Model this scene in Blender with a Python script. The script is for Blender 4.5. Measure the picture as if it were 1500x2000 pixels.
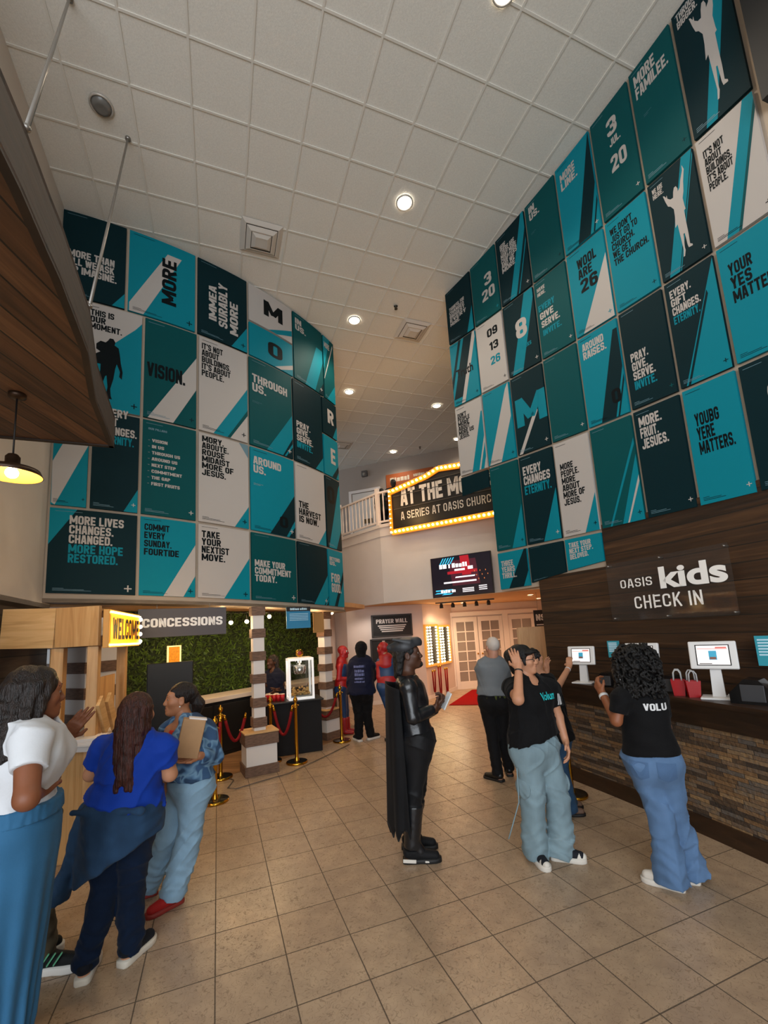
import bpy, bmesh, math, random
import numpy as np
from mathutils import Vector, Matrix
from mathutils.bvhtree import BVHTree
from math import sin, cos, pi, radians as rad

for o in list(bpy.data.objects): bpy.data.objects.remove(o)
SC = bpy.context.scene
COL = SC.collection

# ------------------------------------------------------------ camera
HC, CEIL = 1.85, 7.75                    # eye height, ceiling height (m)
FPX, PIT, ROL, PPX, PPY = 851.49, .1472, -.0586, 750., 1104.77
RT = np.array([1., 0, 0]); UP0 = np.array([0, -sin(PIT), cos(PIT)]); FW = np.array([0, cos(PIT), sin(PIT)])
CRT = cos(ROL)*RT + sin(ROL)*UP0; CUP = -sin(ROL)*RT + cos(ROL)*UP0
cd = bpy.data.cameras.new('camera'); cam = bpy.data.objects.new('camera', cd); COL.objects.link(cam)
cam.matrix_world = Matrix(((CRT[0], CUP[0], -FW[0], 0), (CRT[1], CUP[1], -FW[1], 0), (CRT[2], CUP[2], -FW[2], HC), (0, 0, 0, 1)))
cd.sensor_width = 36; cd.lens = FPX*36/2000; cd.shift_y = (PPY-1000)/2000; cd.clip_start = .05; cd.clip_end = 100
SC.camera = cam

# ------------------------------------------------------------ world, daylight, exposure
W = bpy.data.worlds.new('world'); SC.world = W; W.use_nodes = True
wb = W.node_tree.nodes['Background']; wb.inputs[0].default_value = (.75, .87, 1, 1); wb.inputs[1].default_value = 1.0
SC.view_settings.view_transform = 'Standard'; SC.view_settings.look = 'None'
SC.view_settings.exposure = 0.45; SC.view_settings.gamma = 1; SC.view_settings.use_curve_mapping = False
def area(name, loc, target, sx, sy, power, col, spread=pi):
    l = bpy.data.lights.new(name, 'AREA'); l.shape = 'RECTANGLE'; l.size = sx; l.size_y = sy; l.energy = power; l.color = col; l.spread = spread
    o = bpy.data.objects.new(name, l); COL.objects.link(o); o.location = loc
    o.rotation_euler = (Vector(target)-Vector(loc)).to_track_quat('-Z', 'Y').to_euler(); return o
# daylight through the glazed entrance behind the viewer (window_1, window_2 in wall_back)
area('daylight_entrance', (-.2, -4.75, 3.0), (-.2, 3, 2.6), 7.5, 5.6, 430, (.90, .95, 1.0))

# ------------------------------------------------------------ picture <-> place
def ray(x, y): return (x-PPX)/FPX*CRT - (y-PPY)/FPX*CUP + FW
CO = np.array([0, 0, HC])
def atz(x, y, z): d = ray(x, y); return Vector(CO + d*((z-HC)/d[2]))
def aty(x, y, Y): d = ray(x, y); return Vector(CO + d*(Y/d[1]))
def atpl(x, y, p, n):                    # on the upright plane through p with normal n
    d = ray(x, y); n = np.array((n[0], n[1], 0)); p = np.array((p[0], p[1], HC)); return Vector(CO + d*((p-CO)@n/(d@n)))

# ------------------------------------------------------------ materials
def lin(h):
    h = h.lstrip('#'); c = [int(h[i:i+2], 16)/255 for i in (0, 2, 4)]
    return tuple((x/12.92 if x <= .04045 else ((x+.055)/1.055)**2.4) for x in c) + (1,)
MATS = {}
def mat(name, col, rough=.6, metal=0, spec=.5, emit=None, es=0, trans=0, alpha=1, coat=0, sheen=0, noise=None, bump=None):
    """noise=(scale, amount, detail, (sx,sy,sz)) varies the colour; bump=(scale, strength, (sx,sy,sz))"""
    if name in MATS: return MATS[name]
    m = bpy.data.materials.new(name); m.use_nodes = True; nt = m.node_tree; b = nt.nodes['Principled BSDF']
    c = lin(col) if isinstance(col, str) else tuple(col) + (1,)
    b.inputs['Base Color'].default_value = c; b.inputs['Roughness'].default_value = rough; b.inputs['Metallic'].default_value = metal
    b.inputs['Specular IOR Level'].default_value = spec; b.inputs['Transmission Weight'].default_value = trans; b.inputs['Alpha'].default_value = alpha
    b.inputs['Coat Weight'].default_value = coat; b.inputs['Sheen Weight'].default_value = sheen
    if emit: b.inputs['Emission Color'].default_value = lin(emit); b.inputs['Emission Strength'].default_value = es
    def coords(s):
        tc = nt.nodes.new('ShaderNodeTexCoord'); mp = nt.nodes.new('ShaderNodeMapping'); mp.inputs['Scale'].default_value = s
        nt.links.new(tc.outputs['Object'], mp.inputs[0]); return mp.outputs[0]
    if noise:
        n = nt.nodes.new('ShaderNodeTexNoise'); n.inputs['Scale'].default_value = noise[0]; n.inputs['Detail'].default_value = noise[2] if len(noise) > 2 else 4
        nt.links.new(coords(noise[3] if len(noise) > 3 else (1, 1, 1)), n.inputs['Vector'])
        r = nt.nodes.new('ShaderNodeValToRGB'); a = noise[1]
        r.color_ramp.elements[0].position = .3; r.color_ramp.elements[1].position = .7
        r.color_ramp.elements[0].color = tuple(x*(1-a) for x in c[:3]) + (1,); r.color_ramp.elements[1].color = tuple(min(1, x*(1+a)) for x in c[:3]) + (1,)
        nt.links.new(n.outputs['Fac'], r.inputs[0]); nt.links.new(r.outputs[0], b.inputs['Base Color'])
    if bump:
        n = nt.nodes.new('ShaderNodeTexNoise'); n.inputs['Scale'].default_value = bump[0]; n.inputs['Detail'].default_value = 3
        nt.links.new(coords(bump[2] if len(bump) > 2 else (1, 1, 1)), n.inputs['Vector'])
        bp = nt.nodes.new('ShaderNodeBump'); bp.inputs['Strength'].default_value = bump[1]; bp.inputs['Distance'].default_value = .01
        nt.links.new(n.outputs['Fac'], bp.inputs['Height']); nt.links.new(bp.outputs[0], b.inputs['Normal'])
    MATS[name] = m; return m
def nodes(m):
    nt = m.node_tree; return nt, nt.nodes['Principled BSDF']
def math_node(nt, op, a, b=None, c=None):
    n = nt.nodes.new('ShaderNodeMath'); n.operation = op
    for i, v in enumerate((a, b, c)):
        if v is None: continue
        if isinstance(v, (int, float)): n.inputs[i].default_value = v
        else: nt.links.new(v, n.inputs[i])
    return n.outputs[0]
def ramp(nt, fac, stops):
    r = nt.nodes.new('ShaderNodeValToRGB'); e = r.color_ramp.elements
    while len(e) < len(stops): e.new(.5)
    for q, (p, c) in zip(e, stops): q.position = p; q.color = lin(c) if isinstance(c, str) else tuple(c) + (1,)
    nt.links.new(fac, r.inputs[0]); return r.outputs[0]

# ------------------------------------------------------------ objects
def props(o, label=None, cat=None, group=None, kind=None):
    if label: o['label'] = label
    if cat: o['category'] = cat
    if group: o['group'] = group
    if kind: o['kind'] = kind
    return o
def thing(name, label, cat, loc=(0, 0, 0), rz=0, group=None):
    o = bpy.data.objects.new(name, None); COL.objects.link(o); o.location = loc; o.rotation_euler = (0, 0, rz); o.empty_display_size = .1
    return props(o, label, cat, group)
class MB:
    """collects shapes in the thing's own coordinates, then links them as ONE mesh object"""
    def __init__(s): s.v = []; s.f = []; s.mi = []; s.sm = []; s.m = 0; s.smooth = False
    def raw(s, vs, fs):
        n = len(s.v); s.v += [tuple(v) for v in vs]
        for f in fs: s.f.append([n+i for i in f]); s.mi.append(s.m); s.sm.append(s.smooth)
        return s
    def box(s, c, d, rz=0, bev=0, M=None):
        bm = bmesh.new(); bmesh.ops.create_cube(bm, size=1)
        for v in bm.verts: v.co = Vector((v.co.x*d[0], v.co.y*d[1], v.co.z*d[2]))
        if bev: bmesh.ops.bevel(bm, geom=bm.edges[:], offset=min(bev, min(d)*.45), segments=2, affect='EDGES', profile=.5)
        T = Matrix.Translation(c) @ Matrix.Rotation(rz, 4, 'Z')
        if M is not None: T = M @ T
        bm.transform(T); s.bm(bm); return s
    def bm(s, bm):
        bm.verts.index_update(); s.raw([v.co for v in bm.verts], [[v.index for v in f.verts] for f in bm.faces]); bm.free()
    def bar(s, a, b, w, h, bev=0):           # rectangular bar from a to b; w sideways, h upwards
        a, b = Vector(a), Vector(b); d = b-a; L = d.length; z = d.normalized()
        x = z.cross(Vector((0, 0, 1))); x = Vector((1, 0, 0)) if x.length < 1e-4 else x.normalized(); y = x.cross(z)
        M = Matrix((x, y, z)).transposed().to_4x4(); M.translation = (a+b)/2
        return s.box((0, 0, 0), (w, h, L), bev=bev, M=M)
    def tube(s, pts, r, n=12, caps=True):
        P = [Vector(p) for p in pts]; R = r if isinstance(r, (list, tuple)) else [r]*len(P)
        vs = []; x = None
        for i, p in enumerate(P):
            d = (P[min(i+1, len(P)-1)]-P[max(i-1, 0)]).normalized()
            if x is None:
                x = d.cross(Vector((0, 0, 1))); x = Vector((1, 0, 0)) if x.length < 1e-3 else x.normalized()
            else: x = (x-d*x.dot(d)).normalized()
            y = d.cross(x)
            vs += [p+(x*cos(2*pi*k/n)+y*sin(2*pi*k/n))*R[i] for k in range(n)]
        fs = [[i*n+k, i*n+(k+1) % n, (i+1)*n+(k+1) % n, (i+1)*n+k] for i in range(len(P)-1) for k in range(n)]
        if caps: fs += [list(range(n))[::-1], list(range((len(P)-1)*n, len(P)*n))]
        sm = s.smooth; s.smooth = True; s.raw(vs, fs); s.smooth = sm; return s
    def lathe(s, prof, c=(0, 0, 0), n=24, M=None):   # prof = [(r, z), ...]
        vs = []; fs = []
        for r, z in prof: vs += [Vector((max(r, 1e-4)*cos(2*pi*k/n), max(r, 1e-4)*sin(2*pi*k/n), z)) for k in range(n)]
        for i in range(len(prof)-1): fs += [[i*n+k, i*n+(k+1) % n, (i+1)*n+(k+1) % n, (i+1)*n+k] for k in range(n)]
        T = Matrix.Translation(c) if M is None else M
        sm = s.smooth; s.smooth = True; s.raw([T @ v for v in vs], fs); s.smooth = sm; return s
    def prism(s, poly, z0, z1):              # plan outline extruded upwards
        n = len(poly); vs = [(x, y, z0) for x, y in poly] + [(x, y, z1) for x, y in poly]
        return s.raw(vs, [list(range(n))[::-1], list(range(n, 2*n))] + [[i, (i+1) % n, n+(i+1) % n, n+i] for i in range(n)])
    def ball(s, c, r, n=10):
        r = (r, r, r) if isinstance(r, (int, float)) else r; bm = bmesh.new(); bmesh.ops.create_uvsphere(bm, u_segments=n*2, v_segments=n, radius=1)
        for v in bm.verts: v.co = Vector(c)+Vector((v.co.x*r[0], v.co.y*r[1], v.co.z*r[2]))
        sm = s.smooth; s.smooth = True; s.bm(bm); s.smooth = sm; return s
    def build(s, name, mats, parent=None, M=None):
        me = bpy.data.meshes.new(name); vs = s.v if M is None else [M @ Vector(v) for v in s.v]
        me.from_pydata([tuple(v) for v in vs], [], s.f); mats = mats if isinstance(mats, (list, tuple)) else [mats]
        for m in mats: me.materials.append(m)
        me.polygons.foreach_set('material_index', s.mi); me.polygons.foreach_set('use_smooth', s.sm)
        bm = bmesh.new(); bm.from_mesh(me); bmesh.ops.recalc_face_normals(bm, faces=bm.faces[:]); bm.to_mesh(me); bm.free()
        me.update(); o = bpy.data.objects.new(name, me); COL.objects.link(o)
        if parent: o.parent = parent
        return o
def struct(name, mb, m): return props(mb.build(name, m), kind='structure')
def bx(c, d, rz=0, bev=0): return MB().box(c, d, rz, bev)
def copy_tree(o, parent=None):
    c = o.copy(); COL.objects.link(c)
    if parent: c.parent = parent
    for ch in list(o.children): copy_tree(ch, c)
    return c
# letters: capitals and figures are drawn from strokes (heavy condensed gothic), lower case from the built-in font
_t, _w = .20, .56; _L, _R, _B, _T, _M, _C = _t/2, _w-_t/2, _t/2, 1-_t/2, .5, _w/2
def _q(x, y): return (x, y, 1)
_bowl = [(_L, _T), _q(_R, _T), _q(_R, _M), (_L, _M)]; _stem = [(_L, 0), (_L, 1)]; _o = [_q(_L, _B), _q(_L, _T), _q(_R, _T), _q(_R, _B), _q(_L, _B)]
GL = {
 'A': [[(.085, 0), (.225, 1)], [(.475, 0), (.335, 1)], [(.14, .29), (.42, .29)], [(.17, _T), (.39, _T)]],
 'B': [_stem, _bowl, [(_L, _M), _q(_R, _M), _q(_R, _B), (_L, _B)]],
 'C': [[(_R, .64), _q(_R, _T), _q(_L, _T), _q(_L, _B), _q(_R, _B), (_R, .36)]],
 'D': [_stem, [(_L, _T), _q(_R, _T), _q(_R, _B), (_L, _B)]],
 'E': [_stem, [(_L, _T), (.50, _T)], [(_L, _M), (.46, _M)], [(_L, _B), (.50, _B)]],
 'F': [_stem, [(_L, _T), (.50, _T)], [(_L, _M), (.46, _M)]],
 'G': [[(_R, .66), _q(_R, _T), _q(_L, _T), _q(_L, _B), _q(_R, _B), (_R, .52)], [(_C, .45), (_w, .45)]],
 'H': [_stem, [(_R, 0), (_R, 1)], [(_L, _M), (_R, _M)]], 'I': [_stem],
 'J': [[(_R, 1), _q(_R, _B), _q(_L, _B), (_L, .34)]],
 'K': [_stem, [(.12, .40), (.46, 1)], [(.22, .58), (.48, 0)]],
 'L': [_stem, [(_L, _B), (.48, _B)]],
 'M': [_stem, [(.69, 0), (.69, 1)], [(_L, .98), (.39, .22)], [(.39, .22), (.69, .98)]],
 'N': [_stem, [(_R, 0), (_R, 1)], [(_L, .96), (_R, .04)]],
 'O': [_o], '0': [_o], 'P': [_stem, _bowl], 'Q': [_o, [(.3, .25), (.5, 0)]],
 'R': [_stem, _bowl, [(.28, _M), (.47, 0)]],
 'S': [[(_R, .68), _q(_R, _T), _q(_L, _T), _q(_L, .51), _q(_R, .49), _q(_R, _B), _q(_L, _B), (_L, .32)]],
 'T': [[(0, _T), (_w, _T)], [(_C, 0), (_C, 1)]], 'U': [[(_L, 1), _q(_L, _B), _q(_R, _B), (_R, 1)]],
 'V': [[(.085, 1), (_C, .04)], [(.475, 1), (_C, .04)]],
 'W': [[(.085, 1), (.22, .03)], [(.22, .03), (.39, .92)], [(.39, .92), (.56, .03)], [(.56, .03), (.695, 1)]],
 'X': [[(.08, 0), (.48, 1)], [(.08, 1), (.48, 0)]], 'Y': [[(.08, 1), (_C, .45)], [(.48, 1), (_C, .45)], [(_C, .52), (_C, 0)]],
 'Z': [[(.02, _T), (.50, _T)], [(.46, .95), (.1, .05)], [(.03, _B), (.53, _B)]],
 '1': [[(.33, 0), (.33, 1)], [(.36, .95), (.1, .76)]],
 '2': [[(_L, .68), _q(_L, _T), _q(_R, _T), _q(_R, .56), (_L, .16)], [(.0, _B), (.54, _B)]],
 '3': [[(_L, .70), _q(_L, _T), _q(_R, _T), _q(_R, _M), (.2, _M)], [(.2, _M), _q(_R, _M), _q(_R, _B), _q(_L, _B), (_L, .30)]],
 '6': [[(_R, .68), _q(_R, _T), _q(_L, _T), _q(_L, _B), _q(_R, _B), _q(_R, .55), (_L, .55)]],
 '8': [[_q(_L, _M), _q(_L, _T), _q(_R, _T), _q(_R, _M), _q(_L, _M)], [_q(_L, _M), _q(_L, _B), _q(_R, _B), _q(_R, _M), _q(_L, _M)]],
 '9': [[(_L, .32), _q(_L, _B), _q(_R, _B), _q(_R, _T), _q(_L, _T), _q(_L, .45), (_R, .45)]],
 '.': [[(_L, 0), (_L, .19)]], "'": [[(_L, .70), (_L, 1)]], '-': [[(.02, .47), (.30, .47)]], ',': [[(_L, -.1), (_L, .17)]], '!': [[(_L, .3), (_L, 1)], [(_L, 0), (_L, .18)]], ':': [[(_L, .08), (_L, .26)], [(_L, .55), (_L, .73)]]}
GW = {'I': .185, 'M': .78, 'W': .78, '.': .185, "'": .185, '-': .32, ',': .185, ' ': .22, '1': .43, 'E': .52, 'F': .5, 'L': .5, '!': .185, ':': .185}
def _stroke(pl, t):
    closed = pl[0][:2] == pl[-1][:2]
    pts = pl[:-1] if closed else pl; n = len(pts); out = []
    for i, p in enumerate(pts):
        if len(p) == 3 and (closed or 0 < i < n-1):
            a, b = pts[i-1], pts[(i+1) % n]; P = Vector(p[:2]); A = Vector(a[:2])-P; B = Vector(b[:2])-P
            ra = A.normalized()*min(.17, A.length*.5); rb = B.normalized()*min(.17, B.length*.5)
            for k in range(5):
                u = k/4; out.append(P+ra*(1-u)**2+rb*u**2)
        else: out.append(Vector(p[:2]))
    o2 = []
    for p in out:
        if not o2 or (p-o2[-1]).length > 1e-4: o2.append(p)
    if closed and (o2[0]-o2[-1]).length < 1e-4: o2.pop()
    n = len(o2); vs = []
    for i, p in enumerate(o2):
        d0 = (p-o2[i-1]).normalized() if (closed or i) else None; d1_ = (o2[(i+1) % n]-p).normalized() if (closed or i < n-1) else None
        if d0 is None: d0 = d1_
        if d1_ is None: d1_ = d0
        n0 = Vector((-d0.y, d0.x)); m = (n0+Vector((-d1_.y, d1_.x))); m.normalize(); k = t/2/max(.4, m.dot(n0))
        vs += [p+m*k, p-m*k]
    fs = [[2*i, 2*i+1, 2*((i+1) % n)+1, 2*((i+1) % n)] for i in range(n if closed else n-1)]
    return vs, fs
TXT = {}
def text2d(body, bold=.0, res=3):
    """letters as a flat mesh: (verts, faces, width), cap height .7"""
    k = (body, bold, res)
    if k in TXT: return TXT[k]
    if any(c.islower() for c in body):
        cu = bpy.data.curves.new('t', 'FONT'); cu.body = body; cu.size = 1; cu.resolution_u = res; cu.offset = bold; cu.fill_mode = 'FRONT'
        ob = bpy.data.objects.new('t', cu); me = bpy.data.meshes.new_from_object(ob)
        vs = [(v.co.x, v.co.y) for v in me.vertices]; fs = [list(p.vertices) for p in me.polygons]
        x0 = min((v[0] for v in vs), default=0); x1 = max((v[0] for v in vs), default=1)
        bpy.data.objects.remove(ob); bpy.data.curves.remove(cu); bpy.data.meshes.remove(me)
        TXT[k] = ([(x-x0, y) for x, y in vs], fs, x1-x0); return TXT[k]
    th = _t if bold >= .015 else .115
    x = 0; vs = []; fs = []
    for c in body:
        for pl in GL.get(c, []):
            v, f = _stroke(pl, th); n = len(vs); vs += [((p.x+x)*.7, p.y*.7) for p in v]; fs += [[n+i for i in q] for q in f]
        x += GW.get(c, _w)+.065
    TXT[k] = (vs, fs, max(.1, x-.065)*.7); return TXT[k]
def put_text(mb, body, org, ex, ey, h, w=None, cond=.7, bold=.02, align='l', off=0.0, nrm=None, res=3):
    """letters of cap height h on the plane org + x*ex + y*ey (baseline at org)"""
    vs, fs, tw = text2d(body, bold, res); sy = h/.70; sx = sy*cond if w is None else w/max(tw, .01)
    ex, ey, org = Vector(ex), Vector(ey), Vector(org); W_ = tw*sx; dx = {'l': 0, 'c': -W_/2, 'r': -W_}[align]
    n = nrm if nrm is not None else ex.cross(ey)
    mb.raw([org+ex*(x*sx+dx)+ey*(y*sy)+n*off for x, y in vs], fs); return W_

def smudge(mb, org, ex, w, h, seed, nrm_off=None):
    """print too small or blurred to read: a row of uneven dashes"""
    r = random.Random(seed); org, ex = Vector(org), Vector(ex); x = 0
    while x < w:
        d = min(w-x, h*r.uniform(.35, .9)); k = h*r.uniform(.75, 1.0)
        mb.raw([org+ex*x, org+ex*(x+d), org+ex*(x+d)+Vector((0, 0, k)), org+ex*x+Vector((0, 0, k))], [[0, 1, 2, 3]]); x += d+h*(.14 if r.random() < .8 else .45)
# ============================================================ THE SETTING
GYAW = .3675                              # the tile grids are turned against the view
def tile_nodes(m, size, origin, yaw, groove):
    nt, b = nodes(m); tc = nt.nodes.new('ShaderNodeTexCoord'); sp = nt.nodes.new('ShaderNodeSeparateXYZ'); nt.links.new(tc.outputs['Object'], sp.inputs[0])
    X = math_node(nt, 'SUBTRACT', sp.outputs[0], origin[0]); Y = math_node(nt, 'SUBTRACT', sp.outputs[1], origin[1])
    u = math_node(nt, 'DIVIDE', math_node(nt, 'ADD', math_node(nt, 'MULTIPLY', X, cos(yaw)), math_node(nt, 'MULTIPLY', Y, sin(yaw))), size)
    v = math_node(nt, 'DIVIDE', math_node(nt, 'SUBTRACT', math_node(nt, 'MULTIPLY', Y, cos(yaw)), math_node(nt, 'MULTIPLY', X, sin(yaw))), size)
    def edge(t): return math_node(nt, 'SUBTRACT', .5, math_node(nt, 'ABSOLUTE', math_node(nt, 'SUBTRACT', math_node(nt, 'FRACT', t), .5)))
    e = math_node(nt, 'MINIMUM', edge(u), edge(v))
    cell = nt.nodes.new('ShaderNodeCombineXYZ'); nt.links.new(math_node(nt, 'FLOOR', u), cell.inputs[0]); nt.links.new(math_node(nt, 'FLOOR', v), cell.inputs[1])
    wn = nt.nodes.new('ShaderNodeTexWhiteNoise'); nt.links.new(cell.outputs[0], wn.inputs['Vector'])
    g = math_node(nt, 'LESS_THAN', e, groove)
    return nt, b, tc, e, g, wn.outputs['Value']
def mix(nt, fac, a, b):
    n = nt.nodes.new('ShaderNodeMix'); n.data_type = 'RGBA'
    for s, v in (('Factor', fac), ('A', a), ('B', b)):
        i = [q for q in n.inputs if q.name == s and (q.type == 'RGBA' if s != 'Factor' else q.type == 'VALUE')][0]
        if isinstance(v, (tuple, float, int)): i.default_value = v
        else: nt.links.new(v, i)
    return [q for q in n.outputs if q.type == 'RGBA'][0]
# floor: buff ceramic tiles with a worm-track relief
m = mat('floor_tile', '#a08c72', .32)
nt, b, tc, e, g, rnd = tile_nodes(m, .39, (-3.1104*.39, 7.9262*.39), .3690, .009)
n1 = nt.nodes.new('ShaderNodeTexNoise'); n1.inputs['Scale'].default_value = 9; n1.inputs['Detail'].default_value = 6; nt.links.new(tc.outputs['Object'], n1.inputs['Vector'])
base = ramp(nt, math_node(nt, 'ADD', math_node(nt, 'MULTIPLY', n1.outputs['Fac'], .8), math_node(nt, 'MULTIPLY', rnd, .2)), [(.25, '#97806a'), (.75, '#b39a7e')])
w1 = nt.nodes.new('ShaderNodeTexNoise'); w1.inputs['Scale'].default_value = 26; w1.inputs['Detail'].default_value = 0; w1.inputs['Distortion'].default_value = 1.6; nt.links.new(tc.outputs['Object'], w1.inputs['Vector'])
worm = math_node(nt, 'LESS_THAN', math_node(nt, 'ABSOLUTE', math_node(nt, 'SUBTRACT', w1.outputs['Fac'], .5)), .026)
base = mix(nt, math_node(nt, 'MULTIPLY', worm, .42), base, lin('#6d5b47'))
nt.links.new(mix(nt, g, base, lin('#57493a')), b.inputs['Base Color'])
nt.links.new(math_node(nt, 'ADD', .30, math_node(nt, 'MULTIPLY', math_node(nt, 'ADD', g, worm), .35)), b.inputs['Roughness'])
bp = nt.nodes.new('ShaderNodeBump'); bp.inputs['Strength'].default_value = .6; bp.inputs['Distance'].default_value = .003
nt.links.new(math_node(nt, 'SUBTRACT', 1, math_node(nt, 'ADD', g, math_node(nt, 'MULTIPLY', worm, .35))), bp.inputs['Height']); nt.links.new(bp.outputs[0], b.inputs['Normal'])
struct('floor', bx((0, 5, -.05), (16, 22, .1)), m)
# ceiling: lay-in panels and a real T-bar grid
m = mat('ceiling_panel', '#dcd9d0', .9, spec=.1, noise=(60, .06, 4), bump=(220, .25))
struct('ceiling', bx((0, 5, CEIL+.053), (16, 22, .1)), m)
tb = MB(); cy_, sy_ = cos(GYAW-.0036), sin(GYAW-.0036); ox, oy = -4.535*.6096, 4.9789*.6096
def gp(i, j): return Vector((ox+.6096*(i*cy_-j*sy_), oy+.6096*(i*sy_+j*cy_), CEIL))
for i in range(-9, 17): tb.bar(gp(i, -14)+Vector((0, 0, 0)), gp(i, 22)+Vector((0, 0, 0)), .022, .014)
for j in range(-13, 22): tb.bar(gp(-9, j)+Vector((0, 0, .001)), gp(17, j)+Vector((0, 0, .001)), .022, .014)
struct('trim_1', tb, mat('grid_metal', '#d8d4ca', .5))
# curved walls ------------------------------------------------------------
CR_, RR = Vector((-12.529, -2.404)), 16.802            # the poster wall on the right bends round this centre
CL_, RL = Vector((-6.646, 11.049)), 6.514              # the bowed front on the left
def PR(s, z, off=0): a = s/RR; r = RR-off; return Vector((CR_.x+r*cos(a), CR_.y+r*sin(a), z))
def PL(s, z, off=0): a = s/RL; r = RL+off; return Vector((CL_.x+r*cos(a), CL_.y+r*sin(a), z))
def curved(mb, P, s0, s1, z0, z1, o0, o1, n):          # a slab following a curved wall
    vs = []; fs = []; za, zb = z0 if isinstance(z0, tuple) else (z0, z0); th = None if not isinstance(z1, tuple) else z1
    for k in range(n+1):
        s = s0+(s1-s0)*k/n; z0 = za+(zb-za)*k/n; z1 = z1 if th is None else th[0]+(th[1]-th[0])*k/n; vs += [P(s, z0, o0), P(s, z0, o1), P(s, z1, o1), P(s, z1, o0)]
    for k in range(n):
        a, c = 4*k, 4*k+4; fs += [[a+i, a+(i+1) % 4, c+(i+1) % 4, c+i] for i in range(4)]
    mb.raw(vs, fs+[[0, 1, 2, 3], [4*n, 4*n+1, 4*n+2, 4*n+3]]); return mb
wall_paint = mat('wall_paint', '#cfc6bc', .8, spec=.2, noise=(3, .03, 3))
tan_edge = mat('wall_tan', '#b3a18d', .8)
RS = [10.03, 9.395, 8.81, 8.205, 7.655, 7.10, 6.58, 6.09, 5.58]        # column edges along the right wall
def RZ(s, r):                                          # row lines sink a little towards the viewer
    t = (10.03-s)/(10.03-6.09); a, b_ = [(7.735, 7.735), (6.72, 6.26), (5.55, 5.10), (4.31, 3.95), (2.93, 2.80)][r]; return a+(b_-a)*t
w = MB()
curved(w, PR, 2.0, 8.70, 0, CEIL, -.25, -.035, 24); curved(w, PR, 8.70, 9.40, 2.32, CEIL, -.25, -.035, 3)
curved(w, PR, 9.40, 10.03, 4.29, CEIL, -.25, -.035, 3)
struct('wall_right', w, tan_edge)
LS0 = [-7.56, -6.79, -5.88, -5.06, -4.15, -3.33, -2.76]; LS1 = [-7.53, -6.57, -5.855, -5.07, -4.20, -3.43, -2.93]
def LZ(s, r):
    t = (s+7.55)/4.7; a, b_ = [(7.735, 7.735), (6.44, 6.36), (4.93, 4.78), (3.58, 3.37), (2.50, 2.30)][r]; return a+(b_-a)*t
w = MB(); curved(w, PL, -7.60, -2.90, (2.46, 2.26), CEIL, -.30, -.035, 30); e_ = PL(-2.90, 0, -.04); e2 = PL(-2.90, 0, -.30); w.prism([(e_.x, e_.y), (e_.x-1.5, e_.y+3.9), (e2.x-1.5, e2.y+3.9), (e2.x, e2.y)], 2.27, CEIL)
struct('wall_front', w, tan_edge)
w = MB(); curved(w, PL, -7.6, -2.88, (2.41, 2.24), (2.46, 2.275), -.40, -.02, 30)          # lip under the bow
struct('trim_2', w, mat('lip_wood', '#6f5f4d', .7, noise=(6, .3, 4, (1, 1, 12))))
# left wall, wainscot
LW = [(-4.14, 5.35), (-3.38, 3.40), (-2.72, 1.6), (-4.6, 1.3), (-4.6, -5)]
def strip(mb, pts, z0, z1, th):
    n = len(pts); P = [Vector(p) for p in pts]; q = []
    for i, p in enumerate(P):
        d = (P[min(i+1, n-1)]-P[max(i-1, 0)]).normalized(); q.append(p+Vector((-d.y, d.x))*th)
    return mb.prism([tuple(p) for p in P]+[tuple(p) for p in q[::-1]], z0, z1)
plank = mat('plank_wood', '#3d2a1b', .55)
def plank_nodes(m, h, cols, axis=2, seam=.012, stretch=(1.2, 1.2, 14), bump=.5, length=None):
    nt, b = nodes(m); tc = nt.nodes.new('ShaderNodeTexCoord'); sp = nt.nodes.new('ShaderNodeSeparateXYZ'); nt.links.new(tc.outputs['Object'], sp.inputs[0])
    t = math_node(nt, 'DIVIDE', sp.outputs[axis], h); fr = math_node(nt, 'FRACT', t)
    wn = nt.nodes.new('ShaderNodeTexWhiteNoise'); wn.noise_dimensions = '1D'; nt.links.new(math_node(nt, 'FLOOR', t), wn.inputs['W'])
    mp = nt.nodes.new('ShaderNodeMapping'); mp.inputs['Scale'].default_value = stretch; nt.links.new(tc.outputs['Object'], mp.inputs[0])
    cb = nt.nodes.new('ShaderNodeCombineXYZ'); nt.links.new(math_node(nt, 'MULTIPLY', wn.outputs['Value'], 7), cb.inputs[0])
    ad = nt.nodes.new('ShaderNodeVectorMath'); nt.links.new(mp.outputs[0], ad.inputs[0]); nt.links.new(cb.outputs[0], ad.inputs[1])
    n = nt.nodes.new('ShaderNodeTexNoise'); n.inputs['Scale'].default_value = 1.6; n.inputs['Detail'].default_value = 7; n.inputs['Distortion'].default_value = .6; nt.links.new(ad.outputs[0], n.inputs['Vector'])
    f = math_node(nt, 'ADD', math_node(nt, 'MULTIPLY', n.outputs['Fac'], .75), math_node(nt, 'MULTIPLY', wn.outputs['Value'], .28))
    c = ramp(nt, f, cols); s = math_node(nt, 'LESS_THAN', fr, seam/h)
    nt.links.new(mix(nt, s, c, (.008, .005, .003, 1)), b.inputs['Base Color'])
    bp = nt.nodes.new('ShaderNodeBump'); bp.inputs['Strength'].default_value = bump; bp.inputs['Distance'].default_value = .006
    nt.links.new(math_node(nt, 'SUBTRACT', n.outputs['Fac'], s), bp.inputs['Height']); nt.links.new(bp.outputs[0], b.inputs['Normal'])
    return m
plank_nodes(plank, .185, [(.3, '#1c110a'), (.55, '#30200f'), (.85, '#49331f')])
lw = MB(); strip(lw, LW, 2.35, CEIL, -.2); struct('wall_left', lw, wall_paint)
lw = MB(); strip(lw, LW, 0, 2.35, -.24); strip(lw, LW, 2.30, 2.40, -.27)
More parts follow.
